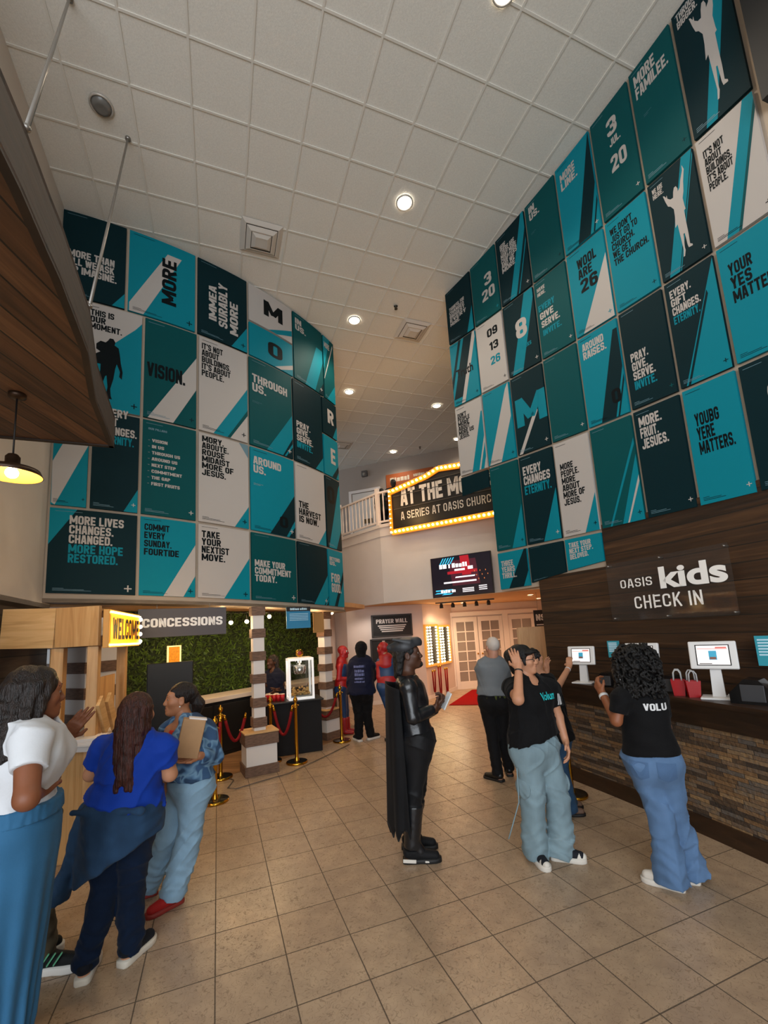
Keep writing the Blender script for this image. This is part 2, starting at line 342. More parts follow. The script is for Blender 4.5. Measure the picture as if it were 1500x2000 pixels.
struct('baseboard_left', lw, plank_nodes(mat('wainscot_wood', '#4a3a2a', .6), .2, [(.3, '#33271c'), (.6, '#4d3d2d'), (.9, '#6a5843')]))
# back and side walls outside the frame, glazed entrance behind the viewer
w = MB(); w.box((-5.6, -5, CEIL/2), (2.6, .2, CEIL)); w.box((5.0, -5, CEIL/2), (2.6, .2, CEIL)); w.box((-.3, -5, 6.9), (8.2, .2, 1.9)); w.box((-.3, -5, .1), (8.2, .2, .2))
struct('wall_back', w, wall_paint)
w = MB()
for x in (-4.2, -2.2, -.2, 1.7, 3.6): w.box((x, -5, 3.1), (.1, .14, 5.9))
for z in (.25, 2.6, 5.9): w.box((-.3, -5, z), (7.9, .13, .1))
wn_ = struct('window_1', w, mat('dark_frame', '#1b1b1c', .5)); bx((-.3, -5, 3.1), (7.7, .012, 5.7)).build('pane', mat('entrance_glass', '#f4fbff', .02, alpha=.08), wn_)
w = MB(); w.box((6.9, 5, CEIL/2), (.2, 22, CEIL)); struct('wall_east', w, wall_paint)
SOF_ = 2.49
w = MB(); strip(w, [(5.2, 13.75), (4.3, 8.7), (3.1, 7.6), (2.42, 6.2)], 0, SOF_, -.12); struct('wall_lobby', w, mat('lobby_paint', '#d6c6bc', .8, spec=.2, noise=(2, .03, 3)))
# balcony front, soffit and the lower lobby at the back
FB = [(-3.2, 13.6), (-1.12, 11.6), (-.05, 10.4), (2.21, 9.1), (3.4, 8.45)]
SOF = 2.49
w = MB(); strip(w, FB, SOF, 4.32, .16); strip(w, [(x, y-.03) for x, y in FB], 4.10, 4.16, .1); strip(w, [(x, y-.05) for x, y in FB], 4.32, 4.40, .3)
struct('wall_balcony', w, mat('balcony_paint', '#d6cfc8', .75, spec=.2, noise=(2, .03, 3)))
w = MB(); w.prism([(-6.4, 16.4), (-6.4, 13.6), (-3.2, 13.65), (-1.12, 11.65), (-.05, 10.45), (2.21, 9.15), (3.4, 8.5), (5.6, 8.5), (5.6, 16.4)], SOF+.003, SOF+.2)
struct('trim_3', w, mat('soffit_bounce_tint', '#d2a476', .8, spec=.2))  # warm bounce light of the lobby is put into this soffit colour
w = MB(); w.prism([(-6.4, 16.4), (-6.4, 13.6), (-3.2, 13.75), (-1.10, 11.75), (0, 10.55), (2.25, 9.25), (3.5, 8.6), (5.6, 8.6), (5.6, 16.4)], 4.2, 4.32)
struct('trim_4', w, mat('balcony_deck', '#6b5a4c', .8))
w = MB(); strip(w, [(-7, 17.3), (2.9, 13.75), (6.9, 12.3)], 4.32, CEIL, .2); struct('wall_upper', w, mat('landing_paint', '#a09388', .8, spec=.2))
lob = mat('lobby_paint', '#d6c6bc', .8, spec=.2, noise=(2, .03, 3))
w = MB(); strip(w, [(-3.1, 13.2), (-1.05, 11.35), (.95, 11.75)], 0, SOF, .15); struct('wall_prayer', w, lob)
w = MB(); strip(w, [(.95, 11.76), (1.95, 13.3)], 0, SOF, .15); struct('wall_angled', w, lob)
# dark plank wall behind the check-in counter
pw = MB(); curved(pw, PR, 2.0, 7.66, 0, 2.80, -.035, -.004, 20); curved(pw, PR, 7.66, 8.68, 0, 2.43, -.035, -.004, 6)
curved(pw, PR, 2.0, 7.66, 2.80, 2.92, -.035, -.006, 20)
struct('trim_5', pw, plank_nodes(mat('dark_plank', '#2a1a10', .5), .15, [(.3, '#20130a'), (.58, '#3a2412'), (.85, '#563a22')], seam=.010, bump=.8, stretch=(1.1, 1.1, 16)))
pw = MB(); curved(pw, PR, 5.12, 5.50, 5.9, CEIL, -.03, .12, 3)
struct('trim_6', pw, mat('black_slab', '#0d0d0e', .6))  # plain black slab past the last poster column, upper part only
# door wall with three glazed doors at the back of the lobby
DA, DB = Vector((1.95, 13.3)), Vector((5.4, 13.75)); DD = (DB-DA).normalized(); DN = Vector((DD.y, -DD.x))
w = MB(); strip(w, [tuple(DA), tuple(DB)], 0, SOF, .15); struct('wall_doors', w, lob)
white_trim = mat('white_trim', '#e2d8d0', .45)
door_glass = mat('door_glass', '#8b817b', .10, spec=.7)
brass = mat('brass', '#b98b3a', .22, metal=1)
def yaw_of(d): return math.atan2(d.y, d.x)
def french_door(i, x0, x1):
    L = x1-x0; r = bpy.data.objects.new('door_%d' % i, None); COL.objects.link(r); r['kind'] = 'structure'
    p = DA+DD*x0; r.location = (p.x, p.y, 0); r.rotation_euler = (0, 0, yaw_of(DD))
    f = MB(); st = .11
    f.box((st/2, -.03, 1.05), (st, .045, 2.1), bev=.005); f.box((L-st/2, -.03, 1.05), (st, .045, 2.1), bev=.005)
    f.box((L/2, -.03, .11), (L-2*st, .045, .22)); f.box((L/2, -.03, 2.03), (L-2*st, .045, .14))
    f.box((L/2, -.03, 1.09), (.03, .03, 1.75))
    for k in range(1, 6): f.box((L/2, -.03, .22+k*1.74/6), (L-2*st, .03, .03))
    f.build('door_panel', white_trim, r)
    bx((L/2, -.025, 1.09), (L-2*st+.01, .008, 1.76)).build('pane', door_glass, r)
    h = MB(); h.ball((L-.06 if i % 2 else .06, -.085, 1.0), .028); h.tube([(L-.06 if i % 2 else .06, -.05, 1.0), (L-.06 if i % 2 else .06, -.08, 1.0)], .012)
    h.build('door_knob', brass, r)
def dx_at(px): # distance along the door wall for a picture column
    P_ = atpl(px, 1270, DA, DN); return (Vector((P_.x, P_.y))-DA).dot(DD)
xs = [dx_at(v) for v in (887, 936, 985, 997, 1049)]
french_door(1, xs[0], xs[1]-.01); french_door(2, xs[1]+.01, xs[2]); french_door(3, xs[3], xs[4])
cs = MB()
for a, b_ in ((xs[0]-.13, xs[0]-.01), (xs[2]+.01, xs[3]-.01), (xs[4]+.01, xs[4]+.13)):
    p = DA+DD*((a+b_)/2)+DN*.03; cs.box((p.x, p.y, 1.09), (b_-a, .07, 2.18), yaw_of(DD))
p = DA+DD*((xs[0]+xs[4])/2)+DN*.03; cs.box((p.x, p.y, 2.2), (xs[4]-xs[0]+.3, .08, .12), yaw_of(DD))
struct('trim_7', cs, white_trim)
# skirting in the lobby
bs = MB(); strip(bs, [(-3.1, 13.18), (-1.05, 11.33), (.95, 11.73), (1.96, 13.27)], 0, .1, -.015); struct('baseboard_lobby', bs, white_trim)
# upper landing: door and railing
def upd(Y, x, y): return aty(x, y, Y)
UA, UB = Vector((-7, 17.3)), Vector((2.9, 13.75)); UD = (UB-UA).normalized(); UN = Vector((UD.y, -UD.x))
r = bpy.data.objects.new('door_4', None); COL.objects.link(r); r['kind'] = 'structure'
p = atpl(715, 1000, UA, UN); r.location = (p.x-UD.x*.5+UN.x*.02, p.y-UD.y*.5+UN.y*.02, 4.32); r.rotation_euler = (0, 0, yaw_of(UD))
bx((.5, -.02, 1.2), (.95, .05, 2.4), bev=.01).build('door_panel', mat('cream_door', '#d8d0c6', .6), r)
f = MB()
for x in (-.05, 1.05): f.box((x, -.03, 1.22), (.1, .07, 2.44))
f.box((.5, -.03, 2.47), (1.2, .07, .1)); f.build('door_frame', white_trim, r)
bx((.6, -.055, 1.35), (.3, .02, .16)).build('door_plate', mat('bronze_plate', '#6b5535', .4, metal=.5), r)
# concessions room behind the bow
cr = [PL(-9.0, 0, -.3), PL(-7.5, 0, -.3), PL(-6, 0, -.3), PL(-4.5, 0, -.3), PL(-3.2, 0, -.3), PL(-2.0, 0, -.3), PL(-1.0, 0, -.3)]
w = MB(); w.prism([(v.x, v.y) for v in cr]+[(-1.2, 11.4), (-3.4, 13.4), (-8, 13), (-9, 7)], 2.37, 2.46)
struct('trim_8', w, mat('concession_ceiling', '#b98f62', .7, noise=(3, .15, 4)))
HA, HD = Vector((-3.51, 7.47)), Vector((.72, 1.0)).normalized(); HN = Vector((HD.y, -HD.x))
a, b_ = HA-HD*1.6, HA+HD*3.35
w = MB(); strip(w, [tuple(a), tuple(b_)], 0, 2.40, .2); struct('wall_concessions', w, mat('dark_board', '#15110d', .7))
w = MB(); strip(w, [tuple(b_+HD*.02), tuple(b_+HD*.02+Vector((.25, 2.2)))], 0, 2.4, .12); struct('wall_passage', w, lob)
# wooden floor of the concessions area, inside the arc
arc_ = [PL(s, 0, -.12) for s in np.linspace(-8.2, -2.4, 24)]
w = MB(); w.prism([(v.x, v.y) for v in arc_]+[(-1.5, 11.2), (-3.4, 13), (-8, 12)], -.02, .006)
struct('floor_concessions', w, plank_nodes(mat('walnut_floor', '#6a4c33', .35), .13, [(.3, '#6a4c33'), (.6, '#97724f'), (.9, '#b58e66')], axis=1, stretch=(1, 14, 1), bump=.2, seam=.004))
# ============================================================ POSTERS ON THE CURVED WALLS
PM = [mat('poster_navy', '#04242a', .6, spec=.12), mat('poster_teal', '#024a4d', .6, spec=.12), mat('poster_cyan', '#067d8e', .6, spec=.12),
      mat('poster_white', '#b4ada7', .6, spec=.12), mat('poster_black', '#081013', .6, spec=.12), mat('poster_lilac', '#5d7f8c', .5)]
NV, TL, CY, WH, BK, GR = range(6)
MAN_UP = [(.30,.84),(.33,.83),(.36,.80),(.38,.82),(.385,.78),(.44,.75),(.50,.745),(.52,.80),(.55,.835),(.59,.835),(.615,.80),(.61,.77),(.66,.79),(.70,.86),(.76,.93),(.77,.985),(.80,.93),(.79,.915),(.745,.82),(.72,.73),(.68,.67),(.69,.58),(.70,.55),(.665,.545),(.665,.42),(.67,.30),(.665,.20),(.71,.18),(.71,.165),(.63,.17),(.615,.205),(.60,.33),(.575,.33),(.555,.20),(.56,.165),(.53,.115),(.50,.115),(.525,.18),(.51,.32),(.495,.46),(.44,.44),(.47,.55),(.475,.63),(.42,.68),(.37,.70),(.335,.76)]
MAN_WALK = [(.50,.66),(.53,.69),(.58,.69),(.61,.66),(.60,.63),(.66,.61),(.68,.55),(.70,.46),(.73,.38),(.72,.31),(.68,.33),(.69,.38),(.64,.45),(.62,.40),(.60,.30),(.56,.20),(.57,.13),(.59,.10),(.52,.10),(.50,.13),(.52,.21),(.50,.32),(.48,.31),(.44,.22),(.46,.16),(.44,.11),(.36,.11),(.36,.15),(.40,.18),(.38,.27),(.41,.36),(.41,.42),(.34,.42),(.30,.46),(.33,.51),(.40,.54),(.34,.56),(.34,.61),(.40,.645),(.47,.64)]
def d1(x, w, c, b=0.0, top=1.0): return [(c, [(x, b), (x+w, b), (x+w+.62*(top-b), top), (x+.62*(top-b), top)])]   # a slanting band
def clip01(poly):
    for ax, lim, sg in ((0, 0, 1), (0, 1, -1), (1, 0, 1), (1, 1, -1)):
        out = []
        for i, p in enumerate(poly):
            q = poly[(i+1) % len(poly)]; ip = sg*(p[ax]-lim) >= 0; iq = sg*(q[ax]-lim) >= 0
            if ip: out.append(p)
            if ip != iq:
                t = (lim-p[ax])/(q[ax]-p[ax]); out.append((p[0]+t*(q[0]-p[0]), p[1]+t*(q[1]-p[1])))
        poly = out
        if not poly: break
    return poly
POSTERS = []
def poster(P, sg, corners, bg, label, group, shapes=(), texts=(), plus=None, fine=True, th=.03, surf=.006):
    """corners = (s_left, s_right, ztop_left, ztop_right, zbot_left, zbot_right); sg=+1 when the offset grows towards the room"""
    sl, sr, tl, tr, bl, br = corners; g = .019; wid = abs(sr-sl)-2*g; hgt = (tl+tr-bl-br)/2-2*g
    flat = bmesh.new(); lay = flat.faces.layers.int.new('k'); sm = flat.verts.layers.float.new('o')
    def poly2(pts, k, off):
        vs = [flat.verts.new((u, v, 0)) for u, v in pts]
        for v in vs: v[sm] = off
        try: f = flat.faces.new(vs)
        except ValueError: return
        f[lay] = k
    poly2([(0, 0), (1, 0), (1, 1), (0, 1)], bg, surf)
    o = surf
    for i, (c, pts) in enumerate(shapes):
        pts = clip01(list(pts)); o += .0006
        if len(pts) >= 3: poly2(pts, c, o)
    o += .0008
    def letters(body, u, v, h, w, c, rot=0, bold=.025):
        vs, fs, tw = text2d(body, bold, 2)
        nv = []
        for x, y in vs:
            if rot: X, Y = u-(y/.7)*w, v+(x/tw)*h               # reads upwards: h = length, w = cap height in u
            else: X, Y = u+(x/tw)*w, v+(y/.7)*h
            q = flat.verts.new((X, Y, 0)); q[sm] = o; nv.append(q)
        for f in fs:
            try: q = flat.faces.new([nv[i] for i in f]); q[lay] = c
            except ValueError: pass
    for t in texts: letters(*t)
    if plus is not None:
        pw_, ph_, px_, py_ = .045, .045*wid/hgt, .91, .075
        poly2([(px_-pw_, py_-ph_*.18), (px_+pw_, py_-ph_*.18), (px_+pw_, py_+ph_*.18), (px_-pw_, py_+ph_*.18)], plus, o)
        poly2([(px_-pw_*.18, py_-ph_), (px_+pw_*.18, py_-ph_), (px_+pw_*.18, py_+ph_), (px_-pw_*.18, py_+ph_)], plus, o+.0002)
    if fine:                                            # hairlines of small print, top left and bottom left
        c = BK if bg in (CY, WH) else GR
        for u, v, w_ in ((.06, .965, .30), (.07, .055, .12), (.07, .042, .34), (.07, .030, .42)):
            poly2([(u, v), (u+w_, v), (u+w_, v+.004), (u, v+.004)], c, o)
    bmesh.ops.triangulate(flat, faces=[f for f in flat.faces if len(f.verts) > 4])
    for k in range(1, 5):
        bmesh.ops.bisect_plane(flat, geom=flat.verts[:]+flat.edges[:]+flat.faces[:], plane_co=(k/5, 0, 0), plane_no=(1, 0, 0), dist=1e-5)
    mb = MB()
    def place(u, v, off):
        s = sl+(sr-sl)*u+(g if sr > sl else -g)*(1-2*u); zt = tl+(tr-tl)*u-g; zb = bl+(br-bl)*u+g
        return P(s, zb+(zt-zb)*v, off)
    flat.verts.index_update()
    vs = [place(v.co.x, v.co.y, v[sm]) for v in flat.verts]; n0 = len(mb.v)
    mb.v += [tuple(v) for v in vs]
    for f in flat.faces:
        mb.f.append([v.index for v in f.verts]); mb.mi.append(f[lay]); mb.sm.append(False)
    flat.free()
    # board behind the print
    mb.m = bg; N = 5; q = []
    for k in range(N+1):
        u = k/N; q += [place(u, 0, surf-.001), place(u, 1, surf-.001), place(u, 1, surf-th), place(u, 0, surf-th)]
    mb.raw(q, [[4*k+i, 4*k+(i+1) % 4, 4*k+4+(i+1) % 4, 4*k+4+i] for k in range(N) for i in range(4)]+[[0, 1, 2, 3], [4*N, 4*N+1, 4*N+2, 4*N+3]])
    o_ = mb.build('wall_poster', PM); props(o_, label, 'poster', group); POSTERS.append(o_)
def rows(lines, u, v, h, ws, c, gap=1.12):
    """stacked lines: first baseline v, cap height h, widths ws"""
    out = []
    for i, l in enumerate(lines):
        cc = c[i] if isinstance(c, (list, tuple)) else c
        out.append((l, u, v-i*h*gap, h, ws[i] if isinstance(ws, (list, tuple)) else ws, cc))
    return out
GR_ = 'posters on the right wall'; GL_ = 'posters on the left wall'
def R(c, r, bg, label, **k):
    a, b_ = RS[c], RS[c+1]; k.setdefault('z', None); z = k.pop('z'); zb = z if z else (RZ(a, r+1), RZ(b_, r+1))
    poster(PR, 1, (a, b_, RZ(a, r), RZ(b_, r), zb[0], zb[1]), bg, label, GR_, **k)
def L(a, b_, r, bg, label, zt=None, zb=None, **k):
    zt = zt or (LZ(a, r), LZ(b_, r)); zb = zb or (LZ(a, r+1), LZ(b_, r+1))
    poster(PL, 1, (a, b_, zt[0], zt[1], zb[0], zb[1]), bg, label, GL_, **k)
# right wall, top row
R(0, 0, NV, 'dark poster with small slanted white text at top far corner of right wall', texts=rows(['THANKFUL FOR', 'CHANGED', 'BIGGEST', 'EVERY', 'MORE.'], .12, .60, .065, [.62, .6, .62, .66, .4], WH), shapes=d1(.75, .35, CY))
R(1, 0, TL, 'teal poster with white number 3 above 20', texts=[('3', .52, .50, .18, .28, WH), ('20', .38, .28, .17, .50, WH)], plus=CY)
R(2, 0, NV, 'dark poster with dense white lettering and cyan diagonal stripe', shapes=d1(.30, .22, CY)+d1(.60, .03, CY), texts=rows(['HERE', 'THERE ARE', 'MANY MORE', 'CHAPTERS', 'AND WE', 'MORE'], .14, .80, .07, [.2, .5, .55, .55, .45, .45], WH, 1.02), plus=WH)
R(3, 0, TL, 'plain teal poster reading IN US in white near the top', texts=rows(['IN', 'US.'], .12, .86, .085, [.2, .34], WH)+rows(['......', '....'], .12, .6, .012, [.16, .1], GR), plus=NV)
R(4, 0, CY, 'cyan poster reading MORE with dark diagonal band, top row', shapes=d1(.38, .34, NV)+d1(.80, .04, NV), texts=rows(['MORE', 'LINE.'], .12, .80, .09, [.44, .48], WH), plus=WH)
R(5, 0, TL, 'teal poster with white 3, small word and 20', texts=[('3', .40, .70, .16, .26, WH), ('JUL.', .42, .60, .07, .28, WH), ('20', .38, .36, .15, .40, WH)], plus=WH)
R(6, 0, TL, 'teal poster reading MORE FAMILEE in white, top row', texts=rows(['MORE', 'FAMILEE.'], .10, .84, .10, [.52, .78], WH)+rows(['......', '....'], .2, .55, .012, [.18, .1], GR), plus=NV)
R(7, 0, NV, 'large dark poster of white figure with raised arms, topmost right', shapes=d1(.24, .20, CY)+[(WH, MAN_UP)], texts=rows(['THROUGH', 'BIGGER.'], .08, .92, .055, [.46, .40], WH))
# second row
R(0, 1, CY, 'cyan and navy striped poster with black scribble lettering', shapes=d1(.02, .42, NV, .1)+d1(.30, .14, WH)+d1(-.25, .10, NV), texts=[('Truth', .18, .42, .13, .66, BK)], plus=NV)
R(1, 1, WH, 'white poster with stacked date 09 13 26', texts=[('09', .42, .74, .12, .40, BK), ('13', .44, .53, .12, .36, BK), ('26', .46, .32, .12, .36, CY)], plus=BK)
R(2, 1, NV, 'dark poster with big white 8 over a cyan diagonal', shapes=d1(.12, .34, CY), texts=[('8', .36, .44, .26, .36, WH), ('WEEKS', .46, .28, .05, .34, CY)], plus=WH)
R(3, 1, TL, 'dark teal poster with stacked white words GIVE SERVE and cyan INVITE', texts=[('HAVE', .08, .86, .05, .26, WH), ('EVERY', .06, .60, .08, .52, CY), ('GIVE', .08, .49, .085, .44, WH), ('SERVE.', .10, .38, .085, .58, WH), ('INVITE.', .12, .27, .075, .58, CY), ('HERE.', .08, .80, .045, .26, WH)], plus=WH)
R(4, 1, CY, 'cyan poster reading WOOL ARE 26 with white wedge', shapes=[(WH, [(.2, 0), (1, 0), (1, .72)])], texts=[('WOOL', .26, .75, .12, .52, BK), ('ARE', .26, .63, .11, .38, BK), ('26', .28, .46, .15, .46, BK)], plus=CY)
R(5, 1, CY, 'cyan poster with six black lines ending THE CHURCH', texts=rows(["WE DON'T", 'JUST GO TO', 'CHURCH.', 'WE GET', 'THE CHURCH.'], .10, .83, .075, [.56, .66, .56, .46, .84], BK, 1.15), plus=NV)
R(6, 1, NV, 'dark poster of white figure with raised arms, second row', shapes=d1(.16, .22, CY)+d1(.40, .02, CY)+[(WH, [(x, y*.94) for x, y in MAN_UP])], texts=rows(['WE ARE', 'HERE.'], .09, .88, .05, [.24, .24], WH), plus=WH)
R(7, 1, WH, 'white poster reading IT IS NOT ABOUT BUILDINGS on right wall', shapes=d1(.22, .22, CY)+d1(.42, .05, TL), texts=rows(["IT'S NOT", 'ABOUT', 'BUILDINGS.', "IT'S ABOUT", 'PEOPLE.'], .10, .80, .07, [.36, .30, .44, .44, .32], BK), plus=BK)
# third row
R(0, 2, WH, 'white poster with small black text beside lit marquee', shapes=d1(.46, .26, CY, top=.8)+d1(.78, .12, CY, top=.8), texts=rows(['DON\'T', 'PEOPLE', 'MORE', 'ABOUT', 'MORE US', 'JESUS.'], .08, .84, .062, [.34, .46, .42, .44, .58, .40], BK, 1.03))
R(1, 2, CY, 'cyan poster crossed by one wide white diagonal', shapes=[(WH, [(.05, 0), (.48, 0), (.97, .55), (.97, 1), (.86, .93)])], plus=NV)
R(2, 2, NV, 'dark poster with giant cyan M', shapes=[(WH, [(.05, 0), (.16, 0), (.75, .46), (.72, .54)])], texts=[('M', .08, .34, .36, .92, CY)], plus=WH)
R(3, 2, TL, 'plain dark teal poster with white plus, third row', plus=WH)
R(4, 2, CY, 'cyan poster reading AROUND RAISES with dark band', shapes=d1(.34, .36, NV, top=.9)+d1(.75, .04, NV), texts=rows(['AROUND', 'RAISES.'], .10, .84, .085, [.56, .60], WH)+[('0', .66, .14, .15, .22, BK)])
R(5, 2, NV, 'dark poster with PRAY GIVE SERVE INVITE stacked, right wall', texts=rows(['PRAY.', 'GIVE.', 'SERVE.', 'INVITE.'], .14, .46, .085, [.40, .36, .50, .50], [WH, WH, WH, CY]), plus=TL)
R(6, 2, NV, 'dark poster EVERY GIFT CHANGES ETERNITY with cyan corner', shapes=[(CY, [(.12, 0), (1, 0), (1, .98)]), (NV, [(.16, 0), (.21, 0), (.82, .70), (.80, .74)])], texts=rows(['EVERY.', 'GIFT', 'CHANGES.', 'ETERNITY.'], .09, .84, .075, [.44, .32, .58, .54], [WH, WH, WH, CY]), plus=NV)
R(7, 2, CY, 'cyan poster reading YOUR YES MATTERS at frame edge', texts=rows(['YOUR', 'YES', 'MATTERS.'], .14, .72, .105, [.38, .34, .78], BK), plus=NV)
# fourth row
R(0, 3, NV, 'small dark blank poster overlapping the lit marquee', z=(3.96, 3.94), fine=False)
R(1, 3, TL, 'plain teal poster with cyan corner below the striped one', shapes=[(CY, [(.55, 0), (1, 0), (1, .48)])], plus=NV)
R(2, 3, NV, 'dark poster EVERY CHANGES ETERNITY, cyan last line', shapes=[(CY, [(.50, 0), (1, 0), (1, .55)])], texts=rows(['EVERY', 'CHANGES', 'ETERNITY.'], .09, .78, .10, [.56, .80, .80], [WH, WH, CY]), plus=WH)
R(3, 3, WH, 'white poster with six black lines ending JESUS, right wall', shapes=[(CY, [(.62, 0), (1, 0), (1, .38)])], texts=rows(['MORE', 'PEOPLE.', 'MORE', 'ABOUT', 'MORE OF', 'JESUS.'], .13, .70, .068, [.38, .52, .40, .50, .62, .48], BK), plus=BK)
R(4, 3, TL, 'teal poster with fine cyan and white diagonals above planks', shapes=[(CY, [(.50, 0), (1, 0), (1, .62)]), (CY, [(.20, 0), (.25, 0), (1, .72), (1, .78)]), (WH, [(.62, 0), (.66, 0), (1, .36), (1, .42)])], plus=NV)
R(5, 3, NV, 'dark poster MORE FRUIT JESUES in white above planks', texts=rows(['MORE.', 'FRUIT.', 'JESUES.'], .10, .84, .095, [.50, .40, .58], WH), plus=WH)
R(6, 3, CY, 'cyan poster with three black lines ending MATTERS above check-in sign', texts=rows(['YOUBG', 'YERE', 'MATTERS.'], .16, .66, .11, [.46, .34, .66], BK), plus=WH)
R(7, 3, NV, 'dark poster with big white 8 at frame edge', texts=[('8', .36, .46, .36, .52, WH)], plus=WH)
# fifth, partial row
R(1, 4, CY, 'short cyan poster with dark band at foot of right wall', z=(2.33, 2.33), shapes=d1(.30, .62, NV)+[(CY, [(.80, 0), (1, 0), (1, .4)])], texts=rows(['THREE', 'YEARS', 'THRILL.'], .10, .62, .15, [.42, .46, .5], WH), fine=False)
R(2, 4, NV, 'short dark blank poster above end of planks', z=(2.36, 2.43))
R(3, 4, CY, 'short cyan poster with pale lettering above planks', z=(2.44, 2.48), texts=rows(['TAKE YOUR', 'NEXT STEP.', 'BELOVED.'], .10, .70, .17, [.62, .66, .52], WH), fine=False)
# left wall, top row
S0, S1 = LS0, LS1
L(S0[0], S0[1], 0, NV, 'dark poster MORE THAN ALL WE ASK behind rod, top left', shapes=[(CY, [(.80, 0), (1, 0), (1, .18)])], texts=rows(['MORE THAN', 'ALL WE ASK', 'OR IMAGINE.'], .10, .46, .085, [.72, .72, .76], WH))
L(S0[1], S0[2], 0, CY, 'cyan poster with MORE running upwards and white diagonal', shapes=[(WH, [(.02, 0), (.22, 0), (.78, .86), (.56, .86)]), (WH, [(.02, 0), (.02, .1), (.56, .86), (.66, .86)])], texts=[('MORE', .70, .22, .58, .22, BK, 1)], plus=NV)
L(S0[2], S0[3], 0, NV, 'dark poster with IMMEASURABLY MORE running upwards', shapes=[(CY, [(.66, 0), (1, 0), (1, .34)])], texts=[('IMMEA', .36, .24, .46, .15, WH, 1), ('SURABLY', .58, .20, .58, .18, WH, 1), ('MORE', .80, .16, .44, .17, WH, 1)], plus=NV)
zm = lambda s: (LZ(s, 0)*.47+LZ(s, 1)*.53)
L(S0[3], S0[4], 0, WH, 'half-height white poster with black letter M', zb=(zm(S0[3]), zm(S0[4])), shapes=[(CY, [(.42, 0), (.62, 0), (1, .20), (1, .36)])], texts=[('M', .32, .36, .42, .44, BK)], fine=False)
L(S0[3], S0[4], 0, CY, 'half-height cyan poster with black letter O', zt=(zm(S0[3]), zm(S0[4])), shapes=[(WH, [(.55, 0), (.70, 0), (1, .2), (1, .34)])], texts=[('O', .40, .26, .46, .34, BK)], fine=False)
L(S0[4], S0[5], 0, TL, 'teal poster reading IN US near bowed edge', shapes=d1(.34, .34, CY, top=.7)+[(NV, [(.8, 0), (1, 0), (1, .2)])], texts=rows(['IN', 'US.'], .06, .84, .085, [.2, .34], WH), plus=WH)
L(S0[5], -2.93, 0, TL, 'narrow teal poster with pale scribble, rightmost of top row', shapes=[(CY, [(0, .45), (0, 1), (.62, 1)]), (WH, [(0, .30), (.04, .30), (.9, .92), (.86, .95)]), (CY, [(.2, 0), (1, 0), (1, .3)])], texts=[('MORE', .08, .82, .09, .5, WH)])
# second row
L(-7.40, S1[1], 1, WH, 'white poster THIS IS OUR MOMENT with dark walking figure', shapes=[(CY, [(0, 0), (1, 0), (1, .92), (.90, .84), (0, .28)]), (BK, MAN_WALK)], texts=rows(['THIS IS', 'OUR', 'MOMENT.'], .24, .88, .06, [.34, .22, .46], BK), plus=BK)
L(S1[1], S1[2], 1, TL, 'teal poster reading VISION with white diagonal', shapes=[(WH, [(.08, 0), (.55, 0), (1, .40), (1, .74)]), (TL, [(.60, 0), (1, 0), (1, .30)])], texts=[('VISION.', .05, .41, .145, .72, BK)], plus=NV)
L(S1[2], S1[3], 1, WH, 'white poster IT IS NOT ABOUT BUILDINGS on left wall', shapes=[(CY, [(.28, 0), (.58, 0), (1, .36), (1, .60)]), (TL, [(.56, 0), (.62, 0), (1, .30), (1, .36)])], texts=rows(["IT'S NOT", 'ABOUT', 'BUILDINGS.', "IT'S ABOUT", 'PEOPLE.'], .05, .87, .065, [.42, .34, .58, .58, .44], BK), plus=BK)
L(S1[3], S1[4], 1, TL, 'dark teal poster reading THROUGH US', shapes=[(CY, [(.36, 0), (.74, 0), (1, .22), (1, .52)]), (NV, [(.74, 0), (1, 0), (1, .24)]), (CY, [(.78, 0), (.82, 0), (1, .14), (1, .18)])], texts=rows(['THROUGH', 'US.'], .06, .72, .095, [.82, .30], WH)+rows(['.......', '.....'], .06, .5, .012, [.2, .14], GR), plus=WH)
L(S1[4], S1[5], 1, NV, 'dark poster PRAY GIVE SERVE INVITE on bowed left wall', shapes=[(CY, [(.70, 0), (1, 0), (1, .18)])], texts=rows(['PRAY.', 'GIVE.', 'SERVE.', 'INVITE.'], .08, .42, .075, [.46, .42, .54, .52], [WH, WH, WH, CY]), plus=CY)
zr = lambda s: (LZ(s, 1)*.52+LZ(s, 2)*.48)
L(S1[5], S1[6], 1, NV, 'half-height dark poster with white letter R', zb=(zr(S1[5]), zr(S1[6])), shapes=[(CY, [(.66, 0), (1, 0), (1, .4)])], texts=[('R', .34, .36, .40, .44, WH)], fine=False)
L(S1[5], S1[6], 1, CY, 'half-height cyan poster with white letter E', zt=(zr(S1[5]), zr(S1[6])), shapes=[(NV, [(.5, 0), (.8, 0), (1, .2), (1, .36)])], texts=[('E', .46, .34, .40, .34, WH)], fine=False)
# third row
L(S1[0], -7.13, 2, CY, 'narrow cyan poster with white diagonal below the canopy', shapes=[(WH, [(.02, .02), (.12, 0), (1, .62), (1, .98), (.6, .84), (0, .42)])], plus=NV)
L(-7.13, S1[1], 2, NV, 'dark poster GIFT CHANGES ETERNITY partly behind canopy', shapes=[(CY, [(.70, 0), (1, 0), (1, .24)])], texts=rows(['EVERY', 'GIFT', 'CHANGES.', 'ETERNITY.'], .14, .96, .085, [.6, .38, .80, .74], [WH, WH, WH, CY]), plus=WH)
L(S1[1], S1[2], 2, TL, 'teal poster listing eight bullet points', texts=rows(['OUR PILLARS'], .10, .90, .022, [.34], GR)+[t for i, (l, w_) in enumerate([('VISION', .28), ('IN US', .22), ('THROUGH US', .52), ('AROUND US', .47), ('NEXT STEP', .44), ('COMMITMENT', .56), ('THE GAP', .34), ('FIRST FRUITS', .52)]) for t in (('-', .10, .78-i*.066, .012, .035, WH), (l, .17, .77-i*.066, .034, w_, WH))], plus=WH)
